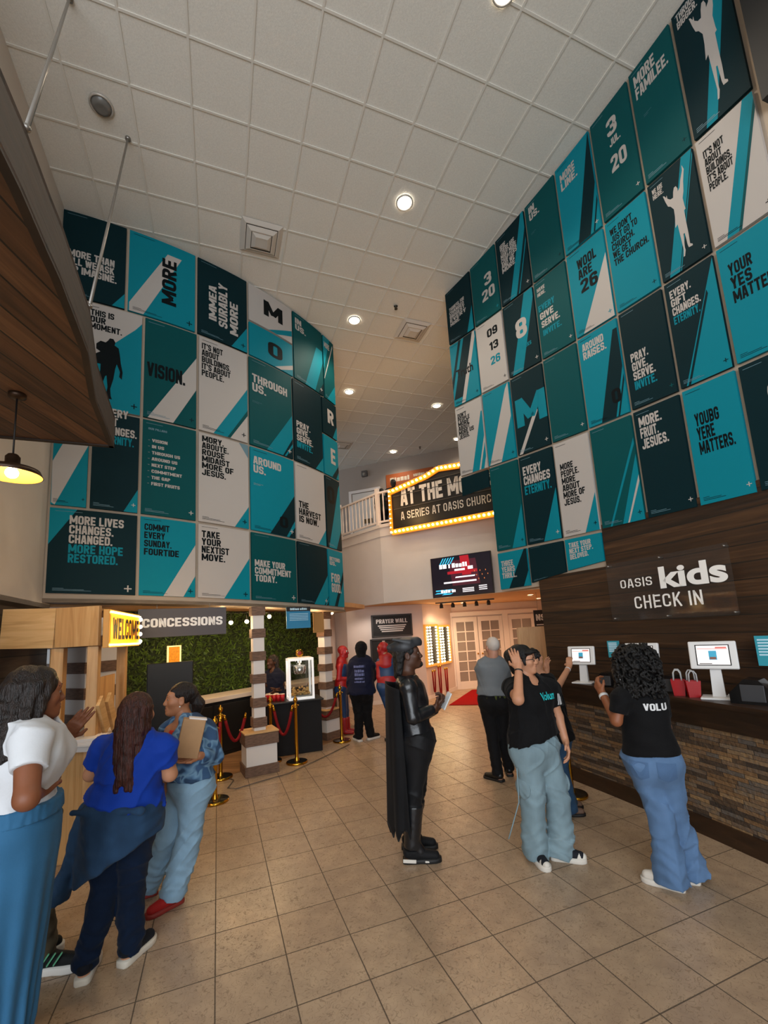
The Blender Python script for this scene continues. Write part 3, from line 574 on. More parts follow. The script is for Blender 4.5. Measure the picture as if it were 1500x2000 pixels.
L(S1[2], S1[3], 2, WH, 'white poster of six black lines ending MORE OF JESUS', shapes=[(CY, [(.70, 0), (1, 0), (1, .26)]), (GR, [(.8, 1), (1, 1), (1, .84)])], texts=rows(['MORY.', 'ABOUTE.', 'ROUSE', 'MIDAIST', 'MORE OF', 'JESUS.'], .06, .90, .068, [.42, .52, .44, .54, .62, .46], BK), plus=BK)
L(S1[3], S1[4], 2, CY, 'cyan poster reading AROUND US with dark diagonal', shapes=[(NV, [(.40, 0), (.78, 0), (1, .22), (1, .54)]), (NV, [(.84, 0), (1, 0), (1, .14)])], texts=rows(['AROUND', 'US.'], .06, .80, .095, [.62, .26], WH)+rows(['.......', '.....'], .06, .56, .012, [.2, .14], WH)+[('0', .62, .10, .14, .2, BK)], plus=WH)
L(S1[4], S1[5], 2, WH, 'white poster reading THE HARVEST IS NOW', shapes=[(CY, [(.70, 0), (1, 0), (1, .22)])], texts=rows(['THE', 'HARVEST', 'IS NOW.'], .08, .42, .085, [.32, .74, .64], BK), plus=CY)
L(S1[5], S1[6], 2, NV, 'narrow dark poster with cyan diagonal at bowed edge', shapes=[(CY, [(.1, 0), (.6, 0), (1, .3), (1, .96), (.9, .9)])], texts=[('O', .1, .62, .25, .5, BK)])
# bottom row
L(S1[0], S1[1], 3, NV, 'wide dark poster MORE LIVES CHANGED with cyan last lines', shapes=[(CY, [(0, .56), (0, 1), (.30, 1)])], texts=rows(['MORE LIVES', 'CHANGES.', 'CHANGED.', 'MORE HOPE', 'RESTORED.'], .22, .82, .105, [.62, .50, .49, .62, .56], [WH, WH, WH, CY, CY], 1.10), plus=WH)
L(S1[1], S1[2], 3, CY, 'cyan poster COMMIT EVERY SUNDAY with white diagonal', shapes=[(WH, [(.42, 0), (.78, 0), (1, .28), (1, .70)]), (CY, [(.84, 0), (.90, 0), (1, .12), (1, .2)])], texts=rows(['COMMIT', 'EVERY', 'SUNDAY.', 'FOURTIDE'], .07, .83, .085, [.44, .36, .48, .62], BK, 1.25), plus=NV)
L(S1[2], S1[3], 3, WH, 'white poster reading TAKE YOUR NEXT MOVE', shapes=[(CY, [(.48, 0), (1, 0), (1, .60)])], texts=rows(['TAKE', 'YOUR', 'NEXTIST', 'MOVE.'], .06, .82, .095, [.34, .36, .52, .44], BK), plus=BK)
L(S1[3], S1[4], 3, TL, 'teal poster reading MAKE YOUR COMMITMENT TODAY', texts=rows(['MAKE YOUR', 'COMMITMENT', 'TODAY.'], .06, .50, .10, [.66, .80, .46], WH), plus=WH)
L(S1[4], S1[5], 3, NV, 'dark poster with cyan corner above second banded post', shapes=[(CY, [(.48, 0), (.84, 0), (1, .16), (1, .52)]), (CY, [(.88, 0), (.92, 0), (1, .08), (1, .14)])], plus=WH)
L(S1[5], S1[6], 3, CY, 'narrow cyan poster with pale lettering at bowed edge', shapes=[(NV, [(.3, 0), (.5, 0), (1, .5), (1, .66)])], texts=rows(['BEYOND', 'US.'], .08, .80, .07, [.7, .4], WH)+rows(['FOR', 'GOOD.'], .14, .42, .16, [.6, .66], WH), fine=False)
# ============================================================ CEILING FITTINGS
lamp_on = mat('lamp_glow', '#ffffff', .5, emit='#fff3e2', es=14)
lamp_off = mat('lamp_dark', '#6c6a66', .3)
ring_m = mat('lamp_trim', '#b9b3aa', .35, metal=.3)
def spot(name, loc, w, col, size=2.4, blend=.6, r=.08):
    l = bpy.data.lights.new(name, 'SPOT'); l.energy = w; l.color = col; l.spot_size = size; l.spot_blend = blend; l.shadow_soft_size = r
    o = bpy.data.objects.new(name, l); COL.objects.link(o); o.location = loc; return o
def point(name, loc, w, col, r=.04):
    l = bpy.data.lights.new(name, 'POINT'); l.energy = w; l.color = col; l.shadow_soft_size = r
    o = bpy.data.objects.new(name, l); COL.objects.link(o); o.location = loc; return o
def downlight(p, label, on=True, r=.105, w=60, col=(1, .86, .68), group='recessed ceiling lamps'):
    t = thing('recessed_lamp', label, 'ceiling lamp', p, group=group)
    MB().lathe([(r, .0), (r, -.012), (r*.92, -.02), (r*.84, -.016), (r*.80, -.004)], n=28).build('trim_ring', ring_m, t)
    if on:
        MB().lathe([(r*.82, -.004), (r*.5, -.008), (.001, -.009)], n=24).build('lamp', lamp_on, t)
        spot('lamp_light', (p[0], p[1], p[2]-.06), w, col)
    else:
        MB().lathe([(r*.82, -.004), (r*.62, -.05), (r*.4, -.05), (.001, -.045)], n=24).build('lamp', lamp_off, t)
for i, (px, lab, on) in enumerate([((198, 205), 'unlit grey recessed lamp above the dark canopy', False), ((790, 395), 'lit round recessed lamp nearest the viewer, mid ceiling', True),
        ((692, 625), 'lit recessed lamp beside the top of the bowed wall', True), ((682, 765), 'lit recessed lamp further along the bowed wall edge', True),
        ((853, 792), 'lit recessed lamp near the right poster wall edge', True), ((768, 882), 'small lit recessed lamp above the upper landing', True),
        ((893, 857), 'lit recessed lamp half hidden by right poster wall', True), ((985, -22), 'lit recessed lamp at the top edge of the view', True)]):
    p = atz(*px, CEIL); p.z = CEIL-.004; downlight(p, lab, on, w=(75, 75, 75, 80, 70, 30, 30, 75)[i], r=.12)
alu = mat('diffuser_metal', '#c9c3ba', .5)
for px, lab in (((510, 465), 'square stepped air diffuser above the bowed wall'), ((805, 645), 'square stepped air diffuser in mid ceiling'), ((668, 868), 'dark air diffuser at far edge of bowed wall')):
    p = atz(*px, CEIL); t = thing('air_diffuser', lab, 'air vent', (p.x, p.y, CEIL-.006), GYAW, 'ceiling air diffusers')
    for k, (a, z) in enumerate(((.29, 0), (.215, -.035), (.14, -.055))):
        f = MB(); b_ = a-.055
        f.raw([(x*q, y*q, zz) for q, zz in ((a, z), (b_, z-.03), (b_-.012, z-.03), (a-.02, z+.004)) for x, y in ((-1, -1), (1, -1), (1, 1), (-1, 1))],
              [[4*r+i, 4*r+(i+1) % 4, 4*((r+1) % 4)+(i+1) % 4, 4*((r+1) % 4)+i] for r in range(4) for i in range(4)])
        f.build('louvre', alu, t)
    MB().box((0, 0, -.075), (.17, .17, .008), bev=.003).build('centre_plate', alu, t)
    bx((0, 0, .001), (.57, .57, .004)).build('backing', mat('vent_dark', '#2b2826', .8), t)
for px, lab in (((773, 598), 'small sprinkler head near the mid-ceiling vent'), ((820, 873), 'small sprinkler head above the upper landing')):
    p = atz(*px, CEIL); MBs = MB(); MBs.lathe([(.035, 0), (.035, -.008), (.012, -.012), (.012, -.05), (.03, -.055), (.03, -.06), (.001, -.06)], n=14)
    props(MBs.build('sprinkler_head', mat('sprinkler_metal', '#4a443d', .4, metal=.8), M=Matrix.Translation((p.x, p.y, CEIL))), lab, 'sprinkler', 'ceiling sprinklers')
# ============================================================ DARK WOOD CANOPY, RODS, PENDANT
ZC = 3.75
HCN = .30
topl = [(214, 803), (190, 711), (176, 605), (123, 443), (100, 385), (50, 250), (0, 131), (-60, 0)]
cp = [atz(223, 873, ZC)]+[atz(x, y, ZC+HCN) for x, y in topl[1:]]; far = atz(-12, 853, ZC)
outline = [(v.x, v.y) for v in cp]+[(-3.2, 1.2), (far.x, far.y)]
cw = plank_nodes(mat('canopy_wood', '#3b2718', .55), .17, [(.3, '#3a2415'), (.58, '#5c3c24'), (.85, '#7a5536')], axis=0, stretch=(14, 1.1, 1.1))
t = thing('wood_canopy', 'dark plank canopy hung over the pine booth on the left', 'canopy', (0, 0, ZC))
MB().prism(outline, 0, .02).build('plank_soffit', cw, t)
f = MB(); pts = [Vector((v.x, v.y)) for v in cp]
strip(f, [tuple(p) for p in pts], -.012, HCN, -.04); strip(f, [(far.x, far.y), tuple(pts[0])], -.012, HCN, -.04)
f.build('fascia', plank_nodes(mat('fascia_wood', '#4a3424', .6), .36, [(.3, '#1f140c'), (.6, '#332114'), (.9, '#442e1d')], seam=.0, stretch=(2, 2, 18)), t)
MB().prism([(x, y) for x, y in outline], HCN-.03, HCN-.002).build('top_board', cw, t)
rod_m = mat('rod_steel', '#8f8a84', .35, metal=.8)
for (a, b_, lab) in (((250, 270), (175, 598), 'steel hanger rod in front of the MORE THAN ALL poster'), ((136, -4), (52, 250), 'steel hanger rod near the top left corner')):
    A = atz(*a, CEIL); B = atz(*b_, ZC+HCN+.02); r = MB(); r.tube([A, B], .011, 10)
    t = thing('hanger_rod', lab, 'rod', tuple(B), group='canopy hanger rods'); M_ = Matrix.Translation(-B)
    r.build('rod', rod_m, t, M_); MB().lathe([(.03, 0), (.03, -.02), (.012, -.03)], n=14, M=Matrix.Translation(A-B)).build('ceiling_plate', rod_m, t)
    MB().ball((0, 0, .0), .017).build('rod_end', rod_m, t)
# pendant
P0 = atz(60, 768, ZC); zb_ = aty(40, 920, P0.y).z
t = thing('pendant_lamp', 'brown metal pendant lamp glowing under the dark canopy', 'lamp', (P0.x-.10, P0.y, ZC))
shade_o = mat('shade_bronze', '#3a281b', .4, metal=.6); shade_i = mat('shade_gold', '#d8a04a', .4, metal=.3)
MB().lathe([(.001, 0), (.055, 0), (.055, -.025), (.03, -.04), (.001, -.04)], n=20).build('canopy_rose', shade_o, t)
dz = zb_-ZC
MB().tube([(0, 0, -.03), (0, 0, dz+.10)], .006, 8).build('cord', mat('cord_black', '#151210', .6), t)
sh = MB().lathe([(.03, dz+.13), (.045, dz+.11), (.045, dz+.055), (.08, dz+.045), (.165, dz+.015), (.185, dz-.03), (.18, dz-.03), (.16, dz+.005), (.07, dz+.035), (.001, dz+.04)], n=32)
so = sh.build('lamp_shade', [shade_o, shade_i], t)
for p_ in so.data.polygons: p_.material_index = 1 if p_.index >= 6*32 else 0
MB().ball((0, 0, dz-.01), .04).build('bulb', mat('bulb_warm', '#ffffff', .4, emit='#ffdca0', es=30), t)
point('pendant_light', (P0.x-.10, P0.y, zb_-.07), 12, (1, .74, .42))
# ============================================================ PINE WELCOME BOOTH
def pine_nodes(name, cols, stretch, rough=.5):
    m = mat(name, '#c59a63', rough); nt, b = nodes(m); tc = nt.nodes.new('ShaderNodeTexCoord'); mp = nt.nodes.new('ShaderNodeMapping'); mp.inputs['Scale'].default_value = stretch
    nt.links.new(tc.outputs['Object'], mp.inputs[0]); n = nt.nodes.new('ShaderNodeTexNoise'); n.inputs['Scale'].default_value = 2.2; n.inputs['Detail'].default_value = 5; n.inputs['Distortion'].default_value = 1.2
    nt.links.new(mp.outputs[0], n.inputs['Vector']); nt.links.new(ramp(nt, n.outputs['Fac'], cols), b.inputs['Base Color']); return m
pine_h = pine_nodes('pine_lengthwise', [(.25, '#b98d58'), (.5, '#d3a972'), (.8, '#dfba88')], (.7, .7, 9))
pine_v = pine_nodes('pine_upright', [(.25, '#a87a49'), (.5, '#c1935d'), (.8, '#d0a672')], (8, 8, .6))
BA = Vector((-2.69, 4.1)); BB = Vector((-3.02, 5.2)); BL = Vector((-3.62, 4.12))
t = thing('welcome_booth', 'pale pine booth with glowing WELCOME header at left', 'booth', (BA.x, BA.y, 0))
def lo(v, z=0): return Vector((v.x-BA.x, v.y-BA.y, z))
d_f = (BL-BA).normalized(); d_s = (BB-BA).normalized()
h = MB()
h.bar(lo(BA+d_f*.42, 2.05), lo(BL, 2.07), .04, .37); h.build('header_board', pine_h, t)
MB().bar(lo(BA+d_f*.0, 2.05), lo(BA+d_f*.41, 2.05), .045, .37, bev=.004).build('header_end_board', pine_v, t)
MB().prism([tuple(lo(BA))[:2], tuple(lo(BL))[:2], tuple(lo(BL+d_s*.9))[:2], tuple(lo(BB))[:2]], 2.19, 2.21).build('roof_board', pine_h, t)
pm = []
def post(p, w=.09): return MB().box(lo(p, .93), (w, w, 1.86), math.atan2(d_s.y, d_s.x), bev=.004).build('post', pine_v, t)
post(BA+d_f*.06+d_s*.05); post(BA+d_f*.40+d_s*.06, .10); post(BA+d_f*.62+d_s*.5); post(BB+d_f*.1-d_s*.06)
side_n = Vector((d_s.y, -d_s.x))
sp_ = MB().box(lo(BA+d_s*.40+d_f*.02, .47), (.78, .03, .94), math.atan2(d_s.y, d_s.x)); sp_.build('side_panel', pine_v, t)
MB().box(lo(BA+d_f*.42+d_s*.02, .47), (.80, .03, .94), math.atan2(d_f.y, d_f.x)).build('front_panel', pine_v, t)
MB().box(lo(BA+d_s*.40+side_n*.03, .06), (.82, .03, .12), math.atan2(d_s.y, d_s.x), bev=.004).build('skirting', pine_h, t)
MB().prism([tuple(lo(p))[:2] for p in (BA+side_n*.10-d_s*.14, BA+d_f*.86-d_s*.14, BA+d_f*.86+d_s*.8, BA+side_n*.10+d_s*.8)], .95, 1.0).build('counter_top', mat('counter_white', '#c9c4c0', .4), t)
for q in (.3, .55): MB().bar(lo(BA+d_s*q+side_n*.0, 1.05), lo(BA+d_s*(q-.24), 1.36), .03, .13, bev=.003).build('bracket', pine_h, t)
MB().box(lo(BA+d_s*.62+d_f*.12, 1.24), (.5, .02, .62), math.atan2(d_s.y, d_s.x)).build('plywood_sheet', pine_v, t)
# black panel with the letter Y on the booth's side
pn = BA+d_s*.46+side_n*.03
b = thing('black_panel_sign', 'small black panel lettered Y on the booth side', 'sign', (pn.x, pn.y, .62)); b.rotation_euler = (0, 0, math.atan2(d_s.y, d_s.x))
bx((0, 0, 0), (.30, .02, .36), bev=.003).build('panel', mat('sign_black', '#1b1b1e', .55), b)
q = MB(); put_text(q, 'Y', (-.10, -.0115, .06), (1, 0, 0), (0, 0, 1), .085); q.build('lettering', mat('paint_white', '#e8e6e2', .5), b)
# WELCOME marquee on the booth's end
mid = (BA+BB)/2+side_n*.05; Lw = (BB-BA).length
s_ = thing('welcome_sign', 'glowing orange WELCOME sign on the end of pine booth', 'sign', (mid.x, mid.y, 2.02)); s_.rotation_euler = (0, 0, math.atan2(d_s.y, d_s.x))
bx((0, 0, 0), (Lw, .05, .36), bev=.004).build('sign_box', mat('sign_wood', '#c98b2f', .5), s_)
bx((0, -.028, 0), (Lw-.08, .008, .29)).build('light_panel', mat('amber_glow', '#e08a10', .5, emit='#f08a08', es=1.6), s_)
q = MB(); put_text(q, 'WELCOME', (-Lw/2+.09, -.034, -.105), (1, 0, 0), (0, 0, 1), .21, w=Lw-.18); q.build('lettering', mat('letter_black', '#100c08', .6), s_)
led = mat('led_strip', '#ffffff', .5, emit='#ffe3ae', es=10)
for z in (.155, -.155): bx((0, -.036, z), (Lw-.05, .012, .014)).build('light_strip', led, s_)
for k in range(4): MB().ball((Lw/2+.0, -.03, -.13+.085*k), .022).build('bulb', mat('bulb_soft', '#ffffff', .5, emit='#ffe9c4', es=14), s_)
point('welcome_glow', (mid.x+side_n.x*.3, mid.y+side_n.y*.3, 2.02), 5, (1, .62, .2), .12)
pp = BA+d_f*.12-d_s*.0
bk = MB(); 
pk = thing('paper_stack', 'stack of white papers on the pine booth counter', 'papers', (pp.x+.05, pp.y-.03, 1.0)); 
for k in range(5): bx((.004*k, .003*k, .006+.012*k), (.26, .21, .011), .06*k).build('sheet', mat('paper', '#d8cfc8', .7), pk)
pc = BA+d_s*.33+side_n*.11
props(MB().ball((0, 0, 0), (.045, .03, .03)).build('card_reader', mat('black_plastic', '#121214', .35), M=Matrix.Translation((pc.x-.02, pc.y-.02, 1.03))), 'small black card reader on the booth counter', 'card reader')
# ============================================================ BANDED PILLARS
pil_w = mat('pillar_white', '#d9d3cd', .6); band_m = mat('band_wood', '#6b5140', .7, noise=(5, .35, 5, (3, 3, 14)))
def pillar(c, w, d, rz, top, bands, bh, base, label):
    t = thing('banded_pillar', label, 'pillar', (c[0], c[1], 0), rz)
    MB().box((0, 0, top/2), (w, d, top), bev=.004).build('core', pil_w, t)
    for z in bands: MB().box((0, 0, z), (w+.035, d+.035, bh), bev=.004).build('band', band_m, t)
    if base:
        bw, bd, bz = base
        MB().box((0, 0, bz/2), (bw, bd, bz), bev=.005).build('base_box', pil_w, t)
        MB().box((0, 0, .065), (bw+.04, bd+.04, .13), bev=.004).build('base_band', band_m, t); MB().box((0, 0, bz-.085), (bw+.04, bd+.04, .15), bev=.004).build('base_band', band_m, t)
        MB().box((0, 0, bz+.005), (bw+.05, bd+.05, .02), bev=.003).build('base_cap', mat('cap_pine', '#c9a06a', .5), t)
def zs(ys, x, Y): return [aty(x, y, Y).z for y in ys]
pillar((-1.91, 6.45), .16, .16, .5, 2.26, zs((1194, 1237, 1281, 1325, 1371, 1409), 503, 6.45), .13, (.42, .36, .55), 'white and brown banded post nearest the checkout area stanchions')
pillar((-1.185, 8.20), .17, .17, .9, 2.26, zs((1202, 1236, 1270, 1303, 1338, 1372), 641, 8.20), .13, (.32, .30, .5), 'white and brown banded post beside the prayer wall queue')
pillar((-3.86, 5.60), .80, .45, -.42, 2.26, zs((1252, 1303, 1353, 1405, 1455, 1505), 190, 5.3), .13, None, 'wide banded pier behind the pine booth')
bx((-3.98, 5.30, 1.55), (.07, .02, .11), -.42).build('x', pil_w).name = 'light_switch'
o = bpy.data.objects['light_switch']; props(o, 'white wall switch on the wide banded pier', 'switch'); o.location = Vector((.03, -.02, 0))
# ============================================================ CONCESSIONS
sA, sB = Vector((-3.19, 5.60)), Vector((-2.24, 6.10)); sd = (sB-sA).normalized(); sn = Vector((sd.y, -sd.x)); sL = (sB-sA).length; sm_ = (sA+sB)/2
t = thing('concessions_sign', 'dark grey hanging sign reading CONCESSIONS', 'sign', (sm_.x, sm_.y, 2.115)); t.rotation_euler = (0, 0, yaw_of(sd))
MB().box((0, 0, 0), (sL, .03, .37), bev=.003).build('sign_panel', mat('sign_grey', '#4b474a', .6), t)
q = MB(); put_text(q, 'CONCESSIONS', (-sL/2+.05, -.0165, -.055), (1, 0, 0), (0, 0, 1), .115, w=sL-.10); q.build('lettering', mat('paint_white', '#e8e6e2', .5), t)
for x in (-sL*.3, sL*.3): MB().tube([(x, 0, .18), (x, 0, .24)], .004, 6).build('hanger', rod_m, t)
hedge = mat('hedge_leaf', '#2b400c', .6, noise=(14, .5, 4)); hedge2 = mat('hedge_leaf_light', '#456010', .6, noise=(14, .4, 4))
hg = bx((0, 0, 1.62), (4.85, .05, 1.46)); hm = (HA-HD*1.55+HA+HD*3.30)/2
t = thing('hedge_wall', 'green artificial hedge panel behind the concession counter', 'hedge wall', (hm.x+HN.x*.03, hm.y+HN.y*.03, 0), yaw_of(HD))
hg.build('backing', mat('hedge_dark', '#16240a', .9), t)
random.seed(4); lf = MB()
for k in range(8000):
    x = random.uniform(-2.42, 2.42); z = random.uniform(.90, 2.34); a = random.gauss(0, 1.2); l = random.uniform(.045, .10); wv = l*.15
    e = Vector((sin(a), -random.uniform(.15, .6), cos(a)*.9)).normalized(); sd_ = e.cross(Vector((0, 1, .3))).normalized()*wv; p = Vector((x, -.03, z)); lf.m = 0 if random.random() < .6 else 1
    lf.raw([p-sd_*.5, p+e*l*.5-sd_, p+e*l, p+e*l*.5+sd_, p+sd_*.5], [[0, 1, 2, 3, 4]])
o = lf.build('foliage', [hedge, hedge2], t); o['kind'] = 'stuff'
c0 = HA+HN*.50
t = thing('concession_counter', 'long black concession counter with pale top under the hedge', 'counter', (c0.x, c0.y, 0), yaw_of(HD))
MB().box((.9, .10, .43), (4.4, .5, .86), bev=.005).build('cabinet', mat('cabinet_black', '#131211', .45), t)
MB().box((.9, .10, .90), (4.46, .58, .07), bev=.006).build('worktop', mat('worktop_pale', '#cfc2b4', .4), t)
for k in range(6): MB().box((-.9+k*.72, -.155, .44), (.68, .012, .74), bev=.004).build('cabinet_door', mat('cabinet_dark', '#1c1a18', .4), t)
def onctr(px, Y): return aty(px[0], px[1], Y)
# tall black cabinet with lit picture above
p = aty(332, 1370, 6.0)
t = thing('black_screen_stand', 'tall black screen stand in front of the hedge', 'screen stand', (p.x, p.y, 0), .5)
MB().box((0, 0, 1.06), (.56, .09, 1.06), bev=.01).build('screen_back', mat('screen_black', '#0b0a0a', .5), t)
MB().box((0, .02, .3), (.10, .06, .6)).build('column', mat('black_plastic', '#121214', .35), t); MB().box((0, 0, .02), (.5, .4, .04), bev=.01).build('foot', mat('black_plastic', '#121214', .35), t)
p = atpl(340, 1279, HA+HN*.1, HN)
t = thing('lit_picture', 'small glowing gold framed picture on the hedge', 'picture', tuple(p), yaw_of(HD))
f = MB(); 
for x, z, w_, h_ in ((-.105, 0, .02, .30), (.105, 0, .02, .30), (0, .14, .23, .02), (0, -.14, .23, .02)): f.box((x, 0, z), (w_, .03, h_), bev=.004)
f.build('frame', mat('pale_frame', '#e8d2a0', .4, emit='#ffd98a', es=.8), t); bx((0, .005, 0), (.20, .012, .27)).build('picture_panel', mat('amber_picture', '#b46a14', .5, emit='#d07a10', es=.6, noise=(30, .6)), t)
# glass popper case on a draped table
pt = aty(587, 1364, 7.45); pq = aty(560, 1364, 7.40)
t = thing('draped_table', 'long table under a black cloth holding glass case and cups', 'table', (pq.x, pq.y, 0), .35)
MB().prism([(-.52, -.24), (.52, -.24), (.55, .26), (-.55, .26)], 0.01, pt.z-.02).build('tablecloth', mat('black_cloth', '#0f0e10', .9), t)
MB().box((0, 0, pt.z-.012), (1.12, .54, .024), bev=.005).build('tabletop', mat('cabinet_black', '#131211', .45), t)
t = thing('glass_popcorn_case', 'white framed glass popcorn case on black draped table', 'popcorn machine', tuple(pt), .35)
f = MB(); H_ = .66; A_ = .19
for x in (-A_, A_):
    for y in (-.15, .15): f.box((x, y, H_/2), (.035, .035, H_), bev=.004)
for z in (.02, H_-.02):
    for y in (-.15, .15): f.box((0, y, z), (2*A_, .035, .04), bev=.004)
    for x in (-A_, A_): f.box((x, 0, z), (.035, .30, .04), bev=.004)
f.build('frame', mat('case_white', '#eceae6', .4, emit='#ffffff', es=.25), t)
MB().box((0, 0, H_), (.36, .28, .02)).build('lid', pil_w, t); MB().box((0, 0, .04), (.36, .28, .05)).build('tray', mat('tray_steel', '#b0aca6', .3, metal=.8), t)
MB().lathe([(.001, .40), (.09, .40), (.10, .45), (.10, .54), (.02, .55), (.02, .64)], n=18).build('kettle', mat('kettle_steel', '#cfccc8', .2, metal=1), t)
random.seed(2); f = MB()
for k in range(90): f.ball((random.uniform(-.14, .14), random.uniform(-.1, .1), .07+abs(random.gauss(0, .045))), random.uniform(.014, .022), 4)
o = f.build('popcorn', mat('popcorn', '#d9b06a', .8), t); o['kind'] = 'stuff'
for y in (-.155, .155): bx((0, y, H_/2), (2*A_-.03, .004, H_-.08)).build('glass_pane', mat('case_glass', '#eef2f2', .03, trans=1, spec=.5), t)
point('case_light', (pt.x, pt.y, pt.z+.6), 4, (1, .9, .75), .03)
p = aty(584, 1276, 7.5)
t = thing('round_badge_sign', 'small gold round badge standing on top of glass case', 'badge', (pt.x, pt.y+.02, pt.z+H_+.075)); t.rotation_euler = (pi/2, 0, .35)
MB().lathe([(.001, -.008), (.06, -.008), (.065, 0), (.06, .008), (.001, .008)], n=24).build('badge', brass, t); MB().lathe([(.001, .0085), (.035, .0095), (.03, .012), (.001, .012)], n=20).build('badge_centre', mat('badge_red', '#7a1a10', .5), t)
# red drink cups on the near end of the counter
cup = None
for k, (x, y) in enumerate([(520, 1362), (528, 1361), (536, 1361), (544, 1362), (552, 1363), (524, 1354), (540, 1354)]):
    p = aty(x, 1366, 7.28+(.12 if y < 1358 else 0)); p.z = pt.z; 
    if cup is None:
        cup = thing('paper_cup', '', 'cup', (p.x, p.y, p.z)); cup['group'] = 'red paper cups on the concession counter'
        MB().lathe([(.001, 0), (.028, 0), (.036, .11), (.033, .11), (.026, .01), (.001, .01)], n=14).build('cup_body', mat('cup_red', '#b8121a', .45), cup); MB().lathe([(.001, .113), (.038, .112), (.038, .106), (.034, .105)], n=14).build('lid', mat('lid_pale', '#f0d8c4', .4), cup); c_ = cup
    else: c_ = copy_tree(cup); c_.location = (p.x, p.y, p.z)
    c_['label'] = ['leftmost red cup on the tray, front row', 'second red cup from left in front row', 'middle red cup of the front row', 'fourth red cup from left in front row', 'rightmost red cup of the front row', 'left red cup in the back row', 'right red cup in the back row'][k]
# hanging price boards


p = aty(583, 1206, 7.0)
t = thing('blue_menu_board', 'blue hanging board with black heading above the glass case', 'sign', tuple(p), .55)
MB().box((0, 0, 0), (.40, .015, .34), bev=.002).build('board', mat('menu_blue', '#2f7fa8', .5), t); bx((0, -.009, .135), (.40, .004, .07)).build('heading_band', mat('sign_black', '#1b1b1e', .55), t)
q = MB(); smudge(q, (-.14, -.0115, .118), (1, 0, 0), .28, .035, 1)
for k in range(5): q.raw([(x, -.0085, z) for x, z in ((-.15, .055-k*.025), (.16, .055-k*.025), (.16, .062-k*.025), (-.15, .062-k*.025))], [[0, 1, 2, 3]])
q.build('lettering', mat('paint_pale_blue', '#bfe0ee', .5), t)
for x in (-.15, .15): MB().tube([(x, 0, .165), (x, 0, .21)], .003, 6).build('hanger', rod_m, t)
p = aty(622, 1216, 7.6)
t = thing('tan_notice_board', 'tan cardboard notice beside second banded post', 'sign', tuple(p), .95); MB().box((0, 0, 0), (.26, .012, .34), bev=.002).build('board', mat('card_tan', '#b5874f', .7), t)
# string of warm bulbs under the lip
wire = MB(); bl = [(434, 1190), (451, 1216), (482, 1214), (492, 1190), (526, 1204), (564, 1190), (614, 1203), (648, 1197)]
t = thing('string_lights', 'string of warm round bulbs under the bowed wall lip', 'string lights', (0, 0, 0))
pts_ = []
for i, (x, y) in enumerate(bl):
    h_ = hit_ = None
    d = ray(x, y); o_ = Vector((-CL_.x, -CL_.y)); dd = Vector((d[0], d[1])); rr = RL-.30
    a_, b2, c2 = dd.dot(dd), 2*o_.dot(dd), o_.dot(o_)-rr*rr; k = (-b2-math.sqrt(max(0, b2*b2-4*a_*c2)))/2/a_
    p = Vector(CO+d*k); pts_.append(Vector((p.x, p.y, 2.24)))
    bt = thing('x', '', 'x') if False else None
    MB().lathe([(.014, .045), (.016, .03), (.014, .022)], (p.x, p.y, p.z), n=10).build('bulb_socket', mat('cord_black', '#151210', .6), t)
    MB().ball(tuple(p), .030, 8).build('bulb', mat('bulb_string', '#ffffff', .5, emit='#ffd9a0', es=22), t)
    MB().tube([(p.x, p.y, p.z+.045), (p.x, p.y, 2.25)], .003, 6).build('cord', mat('cord_black', '#151210', .6), t)
    if i in (1, 4, 6): point('bulb_light', tuple(p-Vector((0, 0, .06))), 9, (1, .66, .34))
MB().tube(pts_, .004, 6).build('cable', mat('cord_black', '#151210', .6), t)
spot('concession_fill', (-2.9, 7.0, 2.34), 20, (1, .72, .42), 2.7); spot('concession_fill', (-2.1, 8.2, 2.34), 18, (1, .72, .42), 2.7); spot('concession_fill', (-3.9, 6.2, 2.3), 14, (1, .72, .42), 2.7)  # fill spots added under the concession ceiling, no fittings belong to them
# ============================================================ ROPE BARRIER
gold = mat('gold_metal', '#c9962f', .18, metal=1); velvet = mat('red_velvet', '#7d070d', .7, spec=.25)
ST = {}
def stanchion(px, label, src=None):
    p = atz(*px, 0); key = label
    if not ST:
        t = thing('rope_stanchion', label, 'stanchion', (p.x, p.y, 0), group='gold rope stanchions')
        MB().lathe([(.001, 0), (.155, 0), (.158, .008), (.158, .022), (.15, .03)], n=32).build('base', gold, t)
        MB().lathe([(.15, .029), (.08, .035), (.001, .037)], n=32).build('base_top', mat('base_black', '#14120f', .25, coat=.4), t)
        MB().lathe([(.038, .03), (.034, .06), (.026, .075), (.0245, .09), (.0245, .78), (.03, .785), (.03, .80), (.024, .81)], n=18).build('pole', gold, t)
        f = MB().lathe([(.024, .80), (.034, .815), (.034, .83), (.018, .84), (.016, .865), (.03, .88), (.034, .90), (.026, .925), (.010, .935), (.014, .945), (.008, .955), (.001, .957)], n=18); f.build('finial', gold, t)
        f = MB()
        for a in range(4): f.tube([(.02*cos(a*pi/2), .02*sin(a*pi/2), .822), (.045*cos(a*pi/2), .045*sin(a*pi/2), .822), (.05*cos(a*pi/2), .05*sin(a*pi/2), .808)], .006, 6)
        f.build('rope_ring', gold, t)
    else:
        t = copy_tree(list(ST.values())[0]); t.location = (p.x, p.y, 0); t['label'] = label
    ST[label] = t; return Vector((p.x, p.y, .815))
s1 = stanchion((420, 1566), 'gold stanchion nearest the viewer beside the denim jacket woman')
s2 = stanchion((431, 1520), 'gold stanchion just behind the nearest one on the left')
s3 = stanchion((580, 1490), 'gold stanchion to the right of the nearest banded post')
s4 = stanchion((530, 1488), 'gold stanchion partly hidden behind the banded post base')
